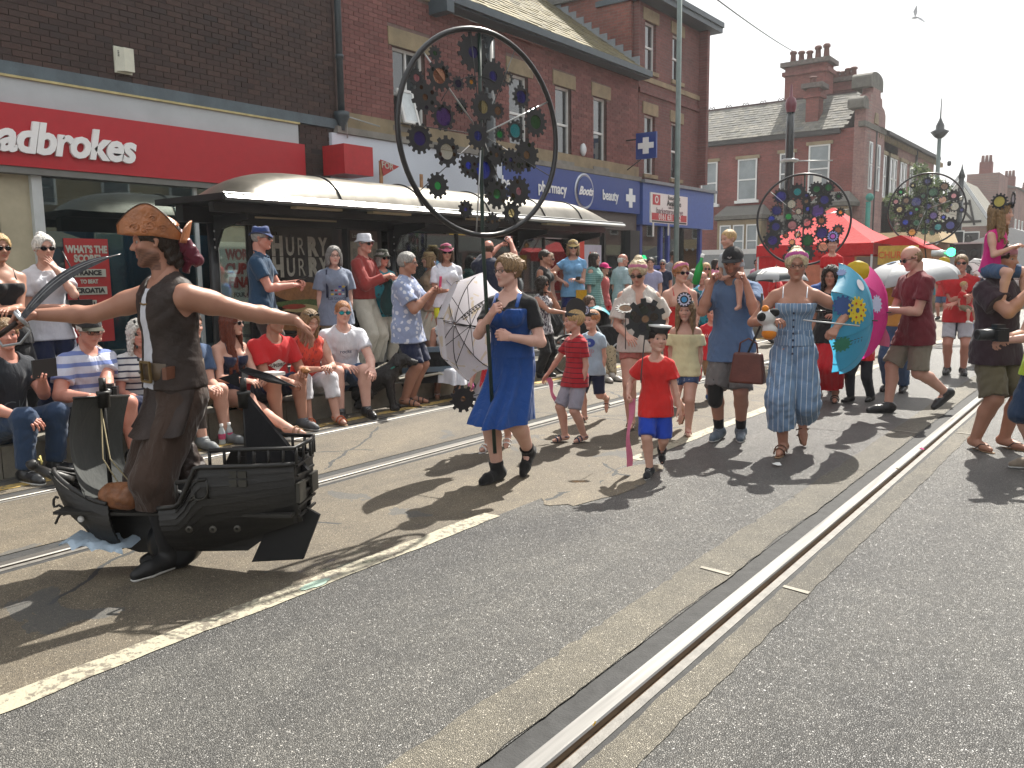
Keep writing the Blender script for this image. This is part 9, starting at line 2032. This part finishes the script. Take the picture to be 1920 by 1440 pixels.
def dog(label,loc,rz,col,col2,s=1.0,shag=.004,seed=1,lying=False):
    r = empty('dog',loc,label,'dog',rz=rz); r.scale = (s,s,s); z = .0 if not lying else -.10
    pr_ = [C_((0,-.20,.20 + z),(0,.10,.34 + z),.11,.10,k=.05),C_((0,.10,.34 + z),(0,.20,.46 + z),.08,.065,k=.05),E_((0,.24,.50 + z),(.065,.08,.062),k=.03),C_((0,.28,.49 + z),(0,.38,.465 + z),.042,.030,k=.02),E_((0,.405,.475 + z),(.016,.014,.013),k=.008)]
    for sg in (-1,1):
        pr_ += [C_((sg * .07,.12,.32 + z),(sg * .075,.14,.16 + z * .5),.045,.032,k=.03),C_((sg * .075,.14,.16 + z * .5),(sg * .075,.16,.03),.028,.024,k=.02),C_((sg * .075,.16,.03),(sg * .08,.21,.02),.026,.022,k=.02),
                C_((sg * .08,-.20,.18 + z * .5),(sg * .12,-.06,.17),.075,.05,k=.04),C_((sg * .12,-.06,.17),(sg * .12,-.18,.07),.035,.026,k=.02),C_((sg * .12,-.18,.07),(sg * .12,-.06,.025),.026,.024,k=.02),
                C_((sg * .055,.20,.54 + z),(sg * .085,.22,.46 + z),.022,.030,k=.015,n=(1,0,0),fl=.6)]
    pr_ += [C_((0,-.28,.16),(.10,-.42,.10),.028,.014,k=.02)]
    P,Q = sdf_raw(pr_,.010,wr=(shag,60,seed)); link('body',nmesh('body',P,Q),hair_mat('fur_' + col,col2),r)
    for sg in (-1,1): m = MB(); m.lathe([(0,-.004),(.010,0),(.007,.007),(0,.009)],8,(sg * .03,.305,.515 + z),(sg * .4,1,.2)); m.build('eye',M_BLK,r)
    m = MB(); m.tube([(.075 * math.cos(a),.16 + .06 * math.sin(a),.42 + z + .03 * math.sin(a)) for a in np.linspace(0,2 * PI,15)[:-1]],.008,5,closed=True); m.build('collar',MATS['turquoise_post'],r)
q = onX(706,715,-6.85); dog('black and white dog leaning against the knee of the man in the white tee',(q.x,q.y,0),-.9,'black',(.02,.018,.018),1.15,.006,3)
q = onX(752,700,-7.1); dog('shaggy grey dog lying on the kerb beside the black dog',(q.x,q.y,KZ - .02),-.7,'shaggy',(.26,.23,.18),.95,.016,5,True)
WB = NT('water_bottle'); WB.p(col=(.62,.70,.72),rough=.12); WB.set(WB.b,'Alpha',.55); LBL = paint('bottle_label',(.45,.06,.14),.5,.4,scale=40)
for (px,py,lb) in ((417,834,'left one of two small clear water bottles by the kerb'),(431,831,'right one of two small clear water bottles by the kerb'),(633,786,'single clear water bottle behind the orange sandals')):
    q = gnd(px,py); b = empty('water_bottle',(q[0],q[1],0),lb,'bottle','small water bottles standing on the road'); m = MB(); m.lathe([(0,0),(.030,.002),(.032,.02),(.029,.05),(.032,.08),(.032,.12),(.014,.165),(.014,.175)],14); m.build('bottle_body',WB.m,b)
    m = MB(); m.lathe([(.033,.055),(.033,.105)],14); m.build('label',LBL,b); m = MB(); m.lathe([(.017,.172),(.017,.195),(0,.197)],12); m.build('cap',BW,b)
def scrap(label,px,py,mat,s=.04,seed=0,name='litter'):
    q = gnd(px,py,.004); rs = random.Random(seed); vs = [(q[0] + s * rs.uniform(.6,1) * math.cos(a),q[1] + s * rs.uniform(.6,1) * math.sin(a),.012 + rs.uniform(0,.02)) for a in np.linspace(0,2 * PI,8)[:-1]]
    vs.append((q[0],q[1],.016)); o = mk(name,vs,[(i,(i + 1) % 7,7) for i in range(7)],mat); tag(o,label,'litter')
scrap('crumpled white paper scrap on the asphalt below the jumpsuit woman',1455,873,BW,.045,2); scrap('yellow scrap lying in the groove of the bright rail',1683,883,paint('scrap_yellow',(.55,.36,.03),.6),.02,3); scrap('pink scrap lying on the bright rail near the broad man',1728,845,MATS['hot_pink'],.03,4); scrap('tiny yellow scrap in the rail groove near the camera',1114,1367,MATS['scrap_yellow'],.008,5)
for i,(px,py) in enumerate(((1125,842),(1118,850),(1410,842),(812,1110 - 0),(1040,948))): scrap('small pale crumb of litter on the tan road, number of crumbs few',px,py,MATS['joint_mortar'],.014,10 + i) if 0 else None
scrap('pale leaf like scrap beside the boy in red stripes',1125,842,MATS['joint_mortar'],.018,11)
# ------------------------------------------------------------------ air
hz = NT('haze_air'); hz.t.nodes.remove(hz.b); pv = hz.n('VolumePrincipled',{'Color': (.92,.93,.95,1),'Density': .0008,'Anisotropy': .35}); hz.t.links.new(pv.outputs[0],hz.out.inputs['Volume'])
m = MB(); m.box(-60,60,-40,175,-1.2,17); o = m.build('haze',hz.m); tag(o,None,kind='stuff')
